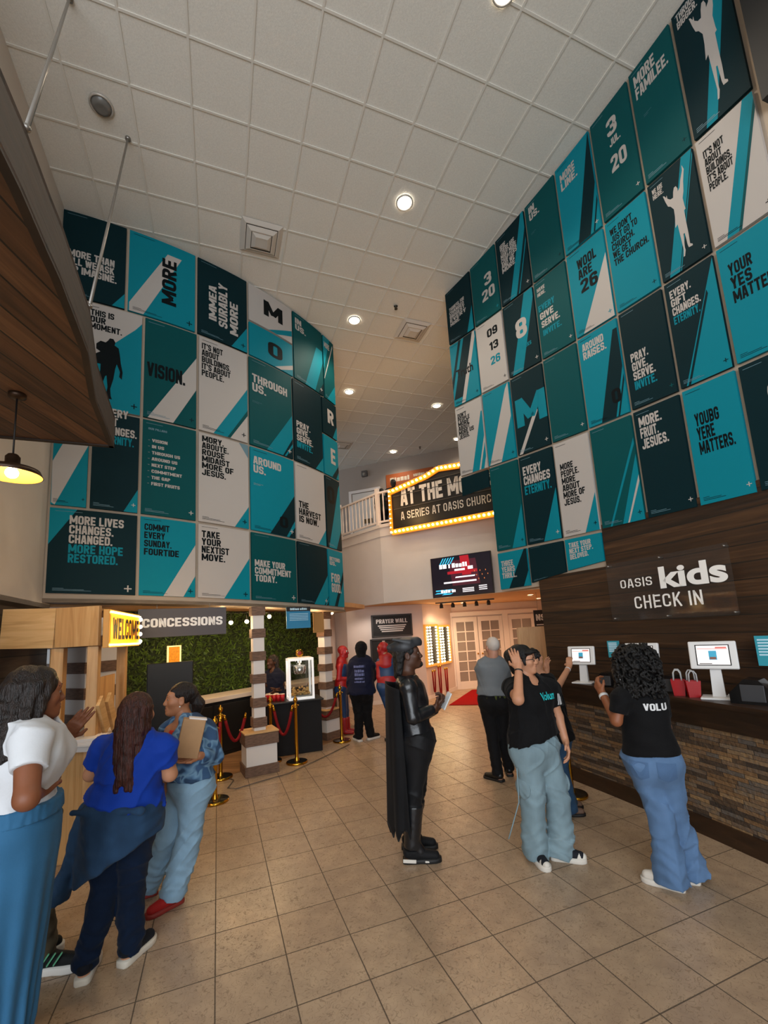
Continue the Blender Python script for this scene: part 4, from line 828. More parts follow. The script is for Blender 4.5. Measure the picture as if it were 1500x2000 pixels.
s5 = stanchion((606, 1449), 'gold stanchion left of the second banded post')
s6 = stanchion((668, 1448), 'gold stanchion beside the first red and blue costume')
def rope(a, b_, sag, label, group='red velvet ropes'):
    a, b_ = Vector(a), Vector(b_); d = (b_-a); d.z = 0; d.normalize(); a = a+d*.05; b_ = b_-d*.05
    t = thing('velvet_rope', label, 'rope', tuple(a), group=group)
    pts = [(b_-a)*(k/20)+Vector((0, 0, -sag*4*(k/20)*(1-k/20))) for k in range(21)]
    MB().tube(pts[1:-1], .021, 12).build('rope', velvet, t)
    for u, v in ((0, 1), (20, 19)): MB().tube([pts[u], pts[v]], [.011, .026], 10).build('rope_end', gold, t)
rope(s1, s2, .38, 'red rope between the two nearest stanchions')
pz = Vector((-2.06, 6.50, .80)); rope(s2, pz, .36, 'red rope running from stanchion to nearest banded post')
rope(s4, s3, .42, 'red rope hanging right of nearest banded post')
rope(s5, s6, .40, 'red rope hanging before the second banded post')

s7 = stanchion((1118, 1554), 'gold stanchion behind the woman in pale cargo jeans')
s8 = stanchion((606, 1434), 'gold stanchion furthest back by the draped table')
rope(s5, s8, .30, 'red rope running back beside the glass case')
p = atz(446, 1515, 0)
cb = MB().tube([(-2.3, 6.25, .012), (-2.15, 6.1, .012), (-2.12, 5.8, .012), (-2.0, 5.75, .012), (-1.8, 5.95, .012), (-1.45, 6.25, .012), (-1.05, 7.0, .012), (-.75, 7.6, .012)], .006, 6)
props(cb.build('power_cable', mat('cable_grey', '#5c544c', .6)), 'thin grey cable on the tiles by the banded post', 'cable')
# ============================================================ BALCONY, MARQUEE, SCREEN
FA, FBp = Vector((-.05, 10.4)), Vector((2.21, 9.1)); FD = (FBp-FA).normalized(); FN = Vector((FD.y, -FD.x))
def fl(x, y, off): v = atpl(x, y, FA+FN*off, FN); return ((Vector((v.x, v.y))-FA).dot(FD), v.z)
O_ = FA+FN*.22
t = thing('marquee_sign', 'lit black marquee sign reading AT THE MOVIES on balcony', 'sign', (O_.x, O_.y, 0), yaw_of(FD))
L_ = fl(765, 1000, .22)[0]; Rr_ = L_+3.15
zb1 = fl(770, 1040, .22)[1]; zt1 = fl(765, 962, .22)[1]; zt2 = fl(850, 918, .22)[1]; zt3 = fl(897, 910, .22)[1]
x2 = fl(832, 932, .22)[0]; x3 = fl(856, 914, .22)[0]
out_ = [(L_, zb1), (L_, zt1), (x2, fl(832, 932, .22)[1]), (x3, zt2), (x3+.5, zt3), (Rr_-(x3-L_), zt2+.02), (Rr_, zt1), (Rr_, zb1)]
f = MB(); n = len(out_); f.raw([(x, .06, z) for x, z in out_]+[(x, -.02, z) for x, z in out_], [list(range(n)), list(range(2*n-1, n-1, -1))]+[[i, (i+1) % n, n+(i+1) % n, n+i] for i in range(n)])
f.build('sign_board', mat('marquee_black', '#0e0d0d', .5), t)
f = MB()
for i in range(n):
    a, b_ = out_[i], out_[(i+1) % n]; f.bar((a[0], -.03, a[1]), (b_[0], -.03, b_[1]), .06 if abs(a[0]-b_[0]) > .05 else .05, .13, bev=.01)
f.build('sign_frame', mat('marquee_gold', '#b06a14', .4, emit='#e07a10', es=.9), t)
bm_ = mat('bulb_marquee', '#ffffff', .5, emit='#ffd28a', es=20); first = None; tot = []
for i in range(n):
    a, b_ = Vector(out_[i]), Vector(out_[(i+1) % n]); k = max(1, round((b_-a).length/.105))
    tot += [a+(b_-a)*(j/k) for j in range(k)]
for v in tot[:100]:
    if first is None: first = MB().ball((0, 0, 0), .026, 6).build('bulb', bm_, t); o = first
    else: o = first.copy(); COL.objects.link(o); o.parent = t
    o.location = (v.x, -.075, v.y)
q = MB()
xa, za = fl(783, 990, .25); xb, zb2 = fl(905, 972, .25)
q.m = 0; put_text(q, 'AT THE MOVIES', (xa, -.026, za+.02), (1, 0, 0), (0, 0, 1), fl(800, 955, .25)[1]-fl(800, 988, .25)[1], w=(xb-xa)*13/8.6)
xa, za = fl(783, 1015, .25); xb, _ = fl(958, 990, .25); put_text(q, 'A SERIES AT OASIS CHURCH', (xa, -.026, za-.01), (1, 0, 0), (0, 0, 1), .19, w=(xb-xa)*24/22.5, bold=0)
q.build('lettering', mat('letter_white', '#cfcac4', .5), t)
f = MB()
for x, y in ((775, 995), (772, 970), (800, 948)):
    z = fl(x, y, .22)[1]; f.bar((L_+.08, -.024, z), (Rr_-.08, -.024, z), .02, .012)
f.build('letter_rail', mat('rail_grey', '#4c4a48', .4), t)
point('marquee_glow', (O_.x+FD.x*1.0+FN.x*.5, O_.y+FD.y*1.0+FN.y*.5, 4.4), 10, (1, .6, .25), .2); point('marquee_glow', (O_.x+FD.x*.2+FN.x*.4, O_.y+FD.y*.2+FN.y*.4, 4.9), 6, (1, .6, .25), .2)
# balcony railing
RP_ = [Vector((-2.7, 13.15)), Vector((-1.14, 11.66)), Vector((-.07, 10.46)), Vector((.5, 10.15))]
t = thing('balcony_railing', 'white baluster railing on the upper landing', 'railing', (0, 0, 4.40))
wp = mat('white_trim', '#e2d8d0', .45)
zr_ = .82
for a, b_ in zip(RP_, RP_[1:]):
    MB().bar((a.x, a.y, zr_), (b_.x, b_.y, zr_), .07, .05, bev=.01).build('top_rail', wp, t); MB().bar((a.x, a.y, .08), (b_.x, b_.y, .08), .05, .04).build('bottom_rail', wp, t)
    k = int((b_-a).length/.135); 
    for j in range(1, k):
        p = a+(b_-a)*(j/k); MB().lathe([(.018, .09), (.018, .25), (.022, .35), (.014, .5), (.02, .7), (.018, .80)], (p.x, p.y, 0), n=8).build('baluster', wp, t)
for p in RP_[1:3]: MB().box((p.x, p.y, .47), (.09, .09, .94), .7, bev=.006).build('newel_post', wp, t)
MB().bar((-1.1, 11.7, .86), (.3, 10.3, .86), .09, .02, bev=.005).build('wood_cap', mat('cap_wood', '#8a5a35', .5), t)
# orange banner on the upper wall
p = atpl(800, 935, UA+UN*.03, UN); 
t = thing('orange_banner', 'orange banner with pale lettering on upper landing wall', 'banner', tuple(p), yaw_of(UD))
hw = (atpl(848, 930, UA, UN)-atpl(755, 940, UA, UN)).length/2
MB().box((0, 0, 0), (2*hw, .02, .55), bev=.003).build('banner_panel', mat('banner_orange', '#a8521a', .6), t)
q = MB(); smudge(q, (-hw+.15, -.012, -.02), (1, 0, 0), .7, .16, 2); q.build('lettering', mat('letter_cream', '#d8c8b0', .6), t); q = MB(); smudge(q, (-hw+1.0, -.012, .05), (1, 0, 0), .55, .1, 3); q.build('lettering', mat('letter_cream', '#d8c8b0', .6), t); q = MB(); smudge(q, (-hw+1.0, -.012, -.1), (1, 0, 0), .6, .1, 4); q.build('lettering', mat('letter_cream', '#d8c8b0', .6), t)
p = atpl(713, 926, UA+UN*.03, UN); t = thing('exit_light', 'small dark emergency lamp above the upper landing door', 'emergency lamp', tuple(p), yaw_of(UD)); MB().box((0, -.05, 0), (.22, .1, .22), bev=.02).build('housing', mat('housing_grey', '#5a5550', .5), t); MB().ball((0, -.1, -.03), .06).build('lamp_head', mat('lamp_lens', '#8a857c', .2), t)
# television
c4 = [fl(840, 1091, .10), fl(846, 1168, .10), fl(968, 1158, .10), fl(955, 1076, .10)]
tw_ = (c4[2][0]+c4[3][0]-c4[0][0]-c4[1][0])/2; th_ = (c4[0][1]+c4[3][1]-c4[1][1]-c4[2][1])/2; tx_ = sum(c[0] for c in c4)/4; tz_ = sum(c[1] for c in c4)/4
p = FA+FD*tx_+FN*.10
t = thing('wall_television', 'wall television showing a dark red concert poster', 'television', (p.x, p.y, tz_), yaw_of(FD)); t.rotation_euler = (.0, 0, yaw_of(FD))
MB().box((0, .03, 0), (tw_, .06, th_), bev=.006).build('housing', mat('tv_black', '#0a0a0b', .3), t)
f = MB(); W2, H2 = tw_/2-.015, th_/2-.015
def rect(x0, z0, x1, z1, m, y=-.002, sk=0): f.m = m; f.raw([(x0*W2, y, z0*H2), (x1*W2, y, z0*H2), ((x1+sk)*W2, y, z1*H2), ((x0+sk)*W2, y, z1*H2)], [[0, 1, 2, 3]])
rect(-1, -1, 1, 1, 0, -.0012); rect(-.30, -.5, .62, .78, 1, -.0016, -.1); rect(.05, .0, .35, .98, 2, -.002, -.05); rect(-.45, .1, .55, .24, 2); rect(-.6, -.36, .5, -.28, 3, -.0024); rect(-.2, -.12, .45, -.05, 3, -.0024, .03); rect(-.2, .24, .15, .34, 3, -.0026); rect(.25, .26, .42, .42, 3, -.0026)
for k in range(5): rect(-.72+k*.09, .62, -.68+k*.09, .95, 4, -.0028, .14)
rect(-.9, -.72, -.3, -.66, 4, -.0028); rect(-.95, -.85, -.55, -.79, 4, -.0028, .1); rect(-.7, -.92, -.4, -.86, 4, -.0028, .1)
for k in range(8): rect(.45+.06*k, .1-.2*(k % 3), .47+.06*k, .16-.2*(k % 3), 5, -.0028)
f.m = 3; smudge(f, (-.72*W2, -.003, .42*H2), (1, 0, 0), .95*W2, .10, 5)
smudge(f, (-.72*W2, -.003, -.82*H2), (1, 0, 0), .5*W2, .07, 6)
for k in range(3): rect(.02, -.70-k*.08, .40, -.66-k*.08, 3, -.0028); rect(.56, -.64-k*.09, .82, -.60-k*.09, 3, -.0028)
def scr(n, c, e): return mat(n, c, .3, emit=c, es=e)
f.build('screen', [scr('screen_dark', '#0d0a14', 1), scr('screen_maroon', '#3a1420', 1), scr('screen_red', '#8a1420', 1), scr('screen_white', '#d8d4d8', 1), scr('screen_cyan', '#2fa3c8', 1), scr('screen_orange', '#c8743a', 1)], t)
# ============================================================ LOBBY AT THE BACK
QA, QB = Vector((-1.05, 11.35)), Vector((.95, 11.75)); QD = (QB-QA).normalized(); QN = Vector((QD.y, -QD.x))
def wall_rect(px, A, Nn, D): 
    ps = [atpl(x, y, A+Nn*.03, Nn) for x, y in px]; s = [(Vector((p.x, p.y))-A).dot(D) for p in ps]
    return min(s), max(s), (ps[2].z+ps[3].z)/2, (ps[0].z+ps[1].z)/2
def board(name, label, cat, px, A, Nn, D, mframe, mface, fr=.04):
    a, b_, z0, z1 = wall_rect(px, A, Nn, D); c = A+D*((a+b_)/2)+Nn*.03
    t = thing(name, label, cat, (c.x, c.y, (z0+z1)/2), yaw_of(D)); w_, h_ = b_-a, z1-z0
    bx((0, 0, 0), (w_-.01, .03, h_-.01)).build('panel', mface, t)
    f = MB()
    for x in (-w_/2, w_/2): f.box((x, -.01, 0), (fr, .05, h_+fr), bev=.004)
    for z in (-h_/2, h_/2): f.box((0, -.01, z), (w_+fr, .05, fr), bev=.004)
    f.build('frame', mframe, t); return t, w_, h_
dk = mat('frame_charcoal', '#2b2726', .5); bk_ = mat('chalk_black', '#100f10', .7)
t, w_, h_ = board('prayer_wall_board', 'black framed board reading PRAYER WALL', 'sign', [(727, 1204), (802, 1199), (804, 1240), (728, 1244)], QA, QN, QD, dk, bk_)
q = MB(); put_text(q, 'PRAYER WALL', (-w_*.40, -.018, h_*.12), (1, 0, 0), (0, 0, 1), h_*.20, w=w_*.80)
for k in range(4): q.raw([(x, -.0175, z) for x, z in ((-w_*(.36-.03*k), -h_*(.02+.09*k)), (w_*(.36-.03*k), -h_*(.02+.09*k)), (w_*(.36-.03*k), h_*(.03-.09*k)), (-w_*(.36-.03*k), h_*(.03-.09*k)))], [[0, 1, 2, 3]])
q.build('lettering', mat('chalk_white', '#c9c4c0', .7), t)
t, w_, h_ = board('note_board', 'tall black note board under the PRAYER WALL sign', 'board', [(728, 1250), (804, 1246), (804, 1318), (728, 1322)], QA, QN, QD, dk, bk_)
random.seed(8); nt_ = MB()
for k in range(26):
    x, z = random.uniform(-.4, .4)*w_, random.uniform(-.42, .42)*h_; nt_.m = random.randrange(2); nt_.box((x, -.018, z), (.07, .004, .09), 0)
nt_.build('pinned_notes', [mat('note_white', '#bdb8b2', .8), mat('note_grey', '#7d7a78', .8)], t)
# bulb panels on the angled wall
GA, GB = Vector((.95, 11.76)), Vector((1.95, 13.3)); GD = (GB-GA).normalized(); GN = Vector((GD.y, -GD.x))
for px, lab in (([(831, 1221), (852, 1222), (854, 1297), (834, 1301)], 'left lit bulb panel on the pinkish wall'), ([(857, 1221), (875, 1224), (878, 1292), (859, 1297)], 'right lit bulb panel on the pinkish wall')):
    a, b_, z0, z1 = wall_rect(px, GA, GN, GD); c = GA+GD*((a+b_)/2)+GN*.03; w_, h_ = b_-a, z1-z0
    t = thing('bulb_panel', lab, 'light panel', (c.x, c.y, (z0+z1)/2), yaw_of(GD), 'bulb panels on the angled wall')
    f = MB()
    for x in (-w_/2, w_/2): f.box((x, -.01, 0), (.06, .06, h_+.06), bev=.005)
    for z in (-h_/2, h_/2): f.box((0, -.01, z), (w_+.06, .06, .06), bev=.005)
    f.build('frame', mat('panel_gold', '#b87a28', .4, emit='#ffb04a', es=.35), t); bx((0, 0, 0), (w_, .03, h_)).build('back_board', bk_, t)
    bb = None
    for x in (-.36, -.14, .36):
        for k in range(13):
            if bb is None: bb = MB().ball((0, 0, 0), .026, 5).build('bulb', mat('bulb_panel_glow', '#ffffff', .5, emit='#ffe2a8', es=10), t); o = bb
            else: o = bb.copy(); COL.objects.link(o); o.parent = t
            o.location = (x*w_, -.035, (-.45+.9*k/12)*h_)
p = GA+GD*.8+GN*.5; point('panel_glow', (p.x, p.y, 1.6), 14, (1, .72, .42), .15)
# ropes hung on the angled wall
for k, (x, y0, y1) in enumerate(((847, 1312, 1352), (858, 1303, 1358), (871, 1307, 1354))):
    a = atpl(x, y0, GA+GN*.07, GN); b_ = atpl(x, y1, GA+GN*.07, GN); h_ = a.z-b_.z
    t = thing('hung_velvet_rope', ['leftmost red rope hung on the pinkish wall', 'middle red rope hung on the pinkish wall', 'rightmost red rope hung on the pinkish wall'][k], 'rope', tuple(a), yaw_of(GD), 'red ropes hung below the bulb panels')
    w_ = .13; MB().tube([(-w_/2+w_*j/16, 0, -h_*(1-(2*j/16-1)**4)) for j in range(17)], .02, 8).build('rope', velvet, t)
    for x_ in (-w_/2, w_/2): MB().ball((x_, 0, .02), .03, 6).build('brass_hook', gold, t)
# red carpet
cq = [atz(*p, 0) for p in ((877, 1378), (972, 1377), (972, 1345), (922, 1348))]
props(MB().prism([(v.x, v.y) for v in cq], .002, .014).build('red_carpet', mat('carpet_red', '#8a060c', .95, spec=.1, bump=(300, .3))), 'red carpet leading to the white glazed doors', 'carpet')
# leaning pine board and black NS sign by the plank wall's end
p = aty(1041, 1224, 6.9)
t = thing('pine_board', 'tall pine plywood screen left of the plank wall end', 'screen', (p.x, p.y, 0), -.35)
MB().box((0, 0, p.z/2), (.50, .03, p.z), bev=.003).build('sheet', pine_v, t); MB().bar((0, .30, .01), (0, .02, p.z*.7), .05, .04).build('strut', pine_v, t); MB().box((0, .15, .02), (.4, .36, .04)).build('foot', pine_v, t)
p = aty(1058, 1209, 9.7)
t = thing('hanging_black_sign', 'black hanging sign with white letters NS by plank wall', 'sign', (p.x+.14, p.y, p.z), -.1)
MB().box((0, 0, 0), (.60, .03, .40), bev=.003).build('sign_panel', mat('sign_black', '#1b1b1e', .55), t); q = MB(); put_text(q, 'NS', (-.26, -.017, -.03), (1, 0, 0), (0, 0, 1), .14, w=.20); q.build('lettering', mat('paint_white', '#e8e6e2', .5), t); bx((-.16, -.0165, -.12), (.20, .003, .02)).build('underline', mat('paint_white', '#e8e6e2', .5), t)
for x in (-.2, .2): MB().tube([(x, 0, .19), (x, 0, SOF+.003-p.z)], .004, 6).build('hanger', rod_m, t)
# soffit lamps of the lower lobby
for i, px in enumerate([(838, 1181), (865, 1178), (905, 1186), (1036, 1162), (1052, 1172)]):
    p = atz(*px, SOF); p.y = min(p.y, 12.6) ; p = aty(px[0], px[1], min(max(p.y, 9.9), 12.4)); p.z = SOF-.003
    downlight(p, ['lit soffit lamp left of the television foot', 'lit soffit lamp under the television', 'lit soffit lamp before the glazed doors', 'lit soffit lamp by the right soffit edge', 'lit soffit lamp nearest plank wall end'][i], True, .07, 26, (1, .62, .36), 'soffit lamps of the lower lobby')
spot('lobby_lamp', (-.3, 10.9, 2.4), 16, (1, .9, .8), 2.6); spot('lobby_lamp', (2.6, 11.2, 2.44), 56, (1, .50, .24), 2.8); spot('lobby_lamp', (1.2, 10.6, 2.44), 30, (1, .55, .28), 2.8)
tr = thing('track_light', 'black track light rail on the lobby soffit', 'track light', tuple(Vector((2.0, 11.2, SOF-.02))), -.3)
MB().box((0, 0, 0), (1.5, .05, .03)).build('track', mat('cabinet_black', '#131211', .45), tr)
for k in range(5): MB().lathe([(.03, -.02), (.045, -.06), (.05, -.14), (.04, -.14), (.001, -.1)], (-.6+.3*k, 0, 0), n=12).build('lamp_head', mat('cabinet_black', '#131211', .45), tr)
# ============================================================ CHECK-IN COUNTER
def coff(s): return .50-.115*(s-6.0)
def cslab(s0, s1, z0, z1, do, n=26, back=-.004):
    mb = MB(); vs = []
    for k in range(n+1):
        s = s0+(s1-s0)*k/n; o2 = coff(s)+do; vs += [PR(s, z0, back), PR(s, z0, o2), PR(s, z1, o2), PR(s, z1, back)]
    mb.raw(vs, [[4*k+i, 4*k+(i+1) % 4, 4*k+4+(i+1) % 4, 4*k+4+i] for k in range(n) for i in range(4)]+[[0, 1, 2, 3], [4*n, 4*n+1, 4*n+2, 4*n+3]]); return mb
ZT = 1.12
stone = mat('ledger_stone', '#7a6148', .8); nt, b = nodes(stone)
tc = nt.nodes.new('ShaderNodeTexCoord'); sp = nt.nodes.new('ShaderNodeSeparateXYZ'); nt.links.new(tc.outputs['Object'], sp.inputs[0])
rh = .033; row = math_node(nt, 'FLOOR', math_node(nt, 'DIVIDE', sp.outputs[2], rh)); fz = math_node(nt, 'FRACT', math_node(nt, 'DIVIDE', sp.outputs[2], rh))
def wnoise(a, b_=None, k=0):
    n = nt.nodes.new('ShaderNodeTexWhiteNoise'); c = nt.nodes.new('ShaderNodeCombineXYZ'); nt.links.new(a, c.inputs[0]); c.inputs[2].default_value = k
    if b_ is not None: nt.links.new(b_, c.inputs[1])
    nt.links.new(c.outputs[0], n.inputs['Vector']); return n.outputs['Value']
u = math_node(nt, 'DIVIDE', math_node(nt, 'ADD', sp.outputs[1], math_node(nt, 'MULTIPLY', wnoise(row), 3)), math_node(nt, 'ADD', .10, math_node(nt, 'MULTIPLY', wnoise(row, None, 3), .16)))
cell = math_node(nt, 'FLOOR', u); fu = math_node(nt, 'FRACT', u); rn = wnoise(cell, row, 7); rn2 = wnoise(cell, row, 11)
nn = nt.nodes.new('ShaderNodeTexNoise'); nn.inputs['Scale'].default_value = 30; nn.inputs['Detail'].default_value = 5; nt.links.new(tc.outputs['Object'], nn.inputs['Vector'])
colr = ramp(nt, math_node(nt, 'ADD', math_node(nt, 'MULTIPLY', rn, .8), math_node(nt, 'MULTIPLY', nn.outputs['Fac'], .25)), [(.08, '#2d241d'), (.3, '#493726'), (.5, '#785836'), (.7, '#564e46'), (.85, '#8c6c46'), (1, '#48443f')])
gap = math_node(nt, 'MAXIMUM', math_node(nt, 'LESS_THAN', fz, .09), math_node(nt, 'LESS_THAN', fu, .02))
nt.links.new(mix(nt, gap, colr, (.01, .007, .005, 1)), b.inputs['Base Color'])
bp = nt.nodes.new('ShaderNodeBump'); bp.inputs['Strength'].default_value = 1; bp.inputs['Distance'].default_value = .03
nt.links.new(math_node(nt, 'ADD', math_node(nt, 'MULTIPLY', math_node(nt, 'SUBTRACT', 1, gap), math_node(nt, 'ADD', .3, rn2)), math_node(nt, 'MULTIPLY', nn.outputs['Fac'], .4)), bp.inputs['Height']); nt.links.new(bp.outputs[0], b.inputs['Normal'])
t = thing('check_in_counter', 'long check-in counter faced in stacked stone with dark wood top', 'counter', (0, 0, 0))
cslab(3.6, 8.60, .14, .90, 0).build('stone_front', stone, t)
dw = plank_nodes(mat('counter_wood', '#2c1b10', .4), .22, [(.3, '#1f130a'), (.6, '#332012'), (.9, '#4a311d')], stretch=(2, 2, 12), seam=0)
cslab(3.6, 8.60, 0, .15, .02).build('plinth_board', dw, t); cslab(3.6, 8.62, .90, 1.08, .035).build('apron', dw, t); cslab(3.6, 8.64, 1.08, ZT, .06).build('worktop', dw, t)
def atcyl(x, y, off):
    d = ray(x, y); dd = Vector((d[0], d[1])); o_ = Vector((-CR_.x, -CR_.y)); rr = RR-off; a, b_, c = dd.dot(dd), 2*o_.dot(dd), o_.dot(o_)-rr*rr
    return Vector(CO+d*((-b_+math.sqrt(b_*b_-4*a*c))/2/a))
def wall_yaw(p): return math.atan2(p.y-CR_.y, p.x-CR_.x)          # direction from the room into the wall
kw = mat('kiosk_white', '#dcdad8', .35)
def kiosk(px, off, w_, label, rz, hz, hpx):
    p = atcyl(px, 1340, off); h_ = w_*.70
    hd = aty(hpx[0], hpx[1], p.y-.04); zc = hd.z-ZT
    t = thing('tablet_kiosk', label, 'tablet kiosk', (p.x, p.y, ZT), rz, 'white tablet kiosks on the check-in counter')
    MB().box((0, 0, .008), (w_*.74, w_*.6, .016), bev=.005).build('base_plate', kw, t)
    f = MB(); f.raw([(-.045, .04, .015), (.045, .04, .015), (.045, .0, .015), (-.045, .0, .015), (-.035, .05, zc), (.035, .05, zc), (.035, .025, zc), (-.035, .025, zc)], [[0, 1, 2, 3], [4, 5, 6, 7], [0, 1, 5, 4], [1, 2, 6, 5], [2, 3, 7, 6], [3, 0, 4, 7]]); f.build('stem', kw, t)
    T = Matrix.Translation((hd.x-p.x, 0, zc)) @ Matrix.Rotation(-.18, 4, 'X') if False else Matrix.Translation((0, .01, zc)) @ Matrix.Rotation(-.16, 4, 'X')
    MB().box((0, 0, 0), (w_, .035, h_), bev=.01).build('tablet_case', kw, t, T)
    f = MB(); sw, sh_ = w_*.33, h_*.34
    def r2(x0, z0, x1, z1, m, y): f.m = m; f.raw([(x0*sw, y, z0*sh_), (x1*sw, y, z0*sh_), (x1*sw, y, z1*sh_), (x0*sw, y, z1*sh_)], [[0, 1, 2, 3]])
    r2(-1.08, -1.1, 1.08, 1.1, 0, -.0180); r2(-1, -1, 1, 1, 1, -.0185); r2(-.95, .62, .95, .68, 2, -.019); r2(.2, .70, .9, .86, 2, -.019); r2(-.25, -.5, .25, .45, 3, -.019); r2(-.2, -.45, .2, -.2, 4, -.0195); r2(-.9, -.95, -.1, -.86, 0, -.019)
    f.build('tablet_screen', [mat('bezel', '#1c1a1a', .3), scr('tablet_white', '#e6dcd8', .7), scr('tablet_red', '#b85a50', .6), scr('tablet_blue', '#2a84a0', .6), scr('tablet_brown', '#6a4030', .5)], t, T)
    return t
kiosk(1142, .22, .30, 'white tablet kiosk nearest the plank wall end', -.75, 0, (1134, 1281))
kiosk(1262, .24, .31, 'white tablet kiosk half hidden behind curly hair', -.85, 0, (1258, 1278))
kiosk(1402, .30, .335, 'large white tablet kiosk nearest the frame edge', -.70, 0, (1389, 1281))
# card printers
def printer(px, off, label, k=1.0):
    p = atcyl(px, 1345, off); t = thing('label_printer', label, 'printer', (p.x, p.y, ZT), -.9, 'black label printers on the check-in counter')
    f = MB(); prof = [(-.11, 0), (.11, 0), (.11, .10), (.06, .16), (-.02, .165), (-.11, .07)]
    f.raw([(x_*k, -.08*k, z*k) for x_, z in prof]+[(x_*k, .08*k, z*k) for x_, z in prof], [[0, 1, 2, 3, 4, 5], [11, 10, 9, 8, 7, 6]]+[[i, (i+1) % 6, 6+(i+1) % 6, 6+i] for i in range(6)])
    f.build('housing', mat('printer_black', '#0c0c0d', .25, coat=.5), t)
    for y in (-.084, .084): MB().box((.02*k, y*k, .075*k), (.13*k, .008, .11*k), bev=.003).build('side_cover', mat('printer_grey', '#3a3a3c', .4), t)
    MB().box((-.115*k, 0, .05*k), (.02, .11*k, .012)).build('paper_slot', mat('printer_label', '#c9c7c4', .5), t)
printer(1468, .32, 'black label printer beside the large tablet kiosk', 1.15); printer(1187, .28, 'black label printer right of the far tablet kiosk', .9); printer(1312, .26, 'black label printer behind the red bags')
for k, (x, lab) in enumerate(((1326, 'left clear bag of red cups on the counter'), (1354, 'right clear bag of red cups on the counter'))):
    p = atcyl(x, 1345, .36); t = thing('red_gift_bag', lab, 'bag', (p.x, p.y, ZT), -.6+.2*k, 'red bags on the check-in counter')
    f = MB(); f.raw([(-.042, -.035, 0), (.042, -.035, 0), (.042, .035, 0), (-.042, .035, 0), (-.055, -.04, .14), (.055, -.04, .14), (.055, .04, .14), (-.055, .04, .14)], [[0, 1, 2, 3], [0, 1, 5, 4], [1, 2, 6, 5], [2, 3, 7, 6], [3, 0, 4, 7]])
    f.build('bag_body', mat('bag_red', '#9a060c', .35, spec=.3), t)
    for y in (-.04, .04): MB().tube([(-.03, y, .135), (-.027, y*1.1, .20), (-.012, y*1.1, .225), (.012, y*1.1, .225), (.027, y*1.1, .20), (.03, y, .135)], .006, 8).build('handle', mat('clear_plastic', '#cfd0d0', .15, alpha=.55), t)
for k, (x, y, w_, h_, lab) in enumerate(((1502, 1271, .16, .24, 'teal leaflet stand at the right frame edge'), (1199, 1268, .13, .18, 'small teal card behind the curly haired woman'))):
    p = atcyl(x, y, .10); t = thing('leaflet_stand', lab, 'leaflet', (p.x, p.y, ZT), -.9, 'teal leaflets on the check-in counter')
    zc = p.z-ZT; MB().box((0, 0, zc), (w_, .008, h_), bev=.001).build('card', mat('card_teal', '#2b95a6', .5), t); MB().box((0, .02, zc/2), (.04, .01, zc)).build('stand_leg', mat('clear_plastic', '#cfd0d0', .15, alpha=.55), t); MB().box((0, .01, .006), (w_, .10, .012)).build('stand_foot', mat('clear_plastic', '#cfd0d0', .15, alpha=.55), t)
    q = MB()
    for j in range(6): q.raw([(x_*w_, -.0048, zc+(.34-.1*j)*h_+dz_) for x_, dz_ in ((-.4, 0), (.3, 0), (.3, .012), (-.4, .012))], [[0, 1, 2, 3]])
    q.build('lettering', mat('paint_pale_blue', '#bfe0ee', .5), t)
# acrylic check-in sign
A3 = atcyl(1197, 1160, .05); B3 = atcyl(1440, 1130, .05); A2, B2 = Vector((A3.x, A3.y)), Vector((B3.x, B3.y)); KD = (B2-A2).normalized(); KN = Vector((KD.y, -KD.x)); KL = (B2-A2).length; km = (A2+B2)/2+KN*.055
t = thing('acrylic_check_in_sign', 'clear acrylic sign with white letters OASIS kids CHECK IN', 'sign', (km.x, km.y, 2.12), yaw_of(KD))
MB().box((0, 0, 0), (KL, .008, .63), bev=.001).build('acrylic_panel', mat('acrylic', '#504a46', .05, alpha=.16, spec=.4), t)
f = MB()
for x_, z_ in ((-1, 1), (1, 1), (-1, -1), (1, -1), (0, 1), (0, -1)): f.tube([(x_*(KL/2-.03), .06, z_*.29), (x_*(KL/2-.03), -.01, z_*.29)], .008, 10)
f.build('standoff', rod_m, t)
def kl(x, y): v = atpl(x, y, A2+KN*.055, KN); return ((Vector((v.x, v.y))-(A2+B2)/2).dot(KD), v.z-2.12)
q = MB()
def kt(s, p0, p1, top, bold, res=4):
    a, b_ = kl(*p0), kl(*p1); put_text(q, s, (a[0], -.006, (a[1]+b_[1])/2), (1, 0, 0), (0, 0, 1), top, w=b_[0]-a[0], bold=bold, res=res)
kt('OASIS', (1213, 1152), (1276, 1141), .095, .0); kt('kids', (1291, 1148), (1424, 1132), .20, .035, 8); kt('CHECK IN', (1241, 1190), (1377, 1180), .135, .0)
q.build('lettering', mat('sign_letter_white', '#f2efea', .5), t)
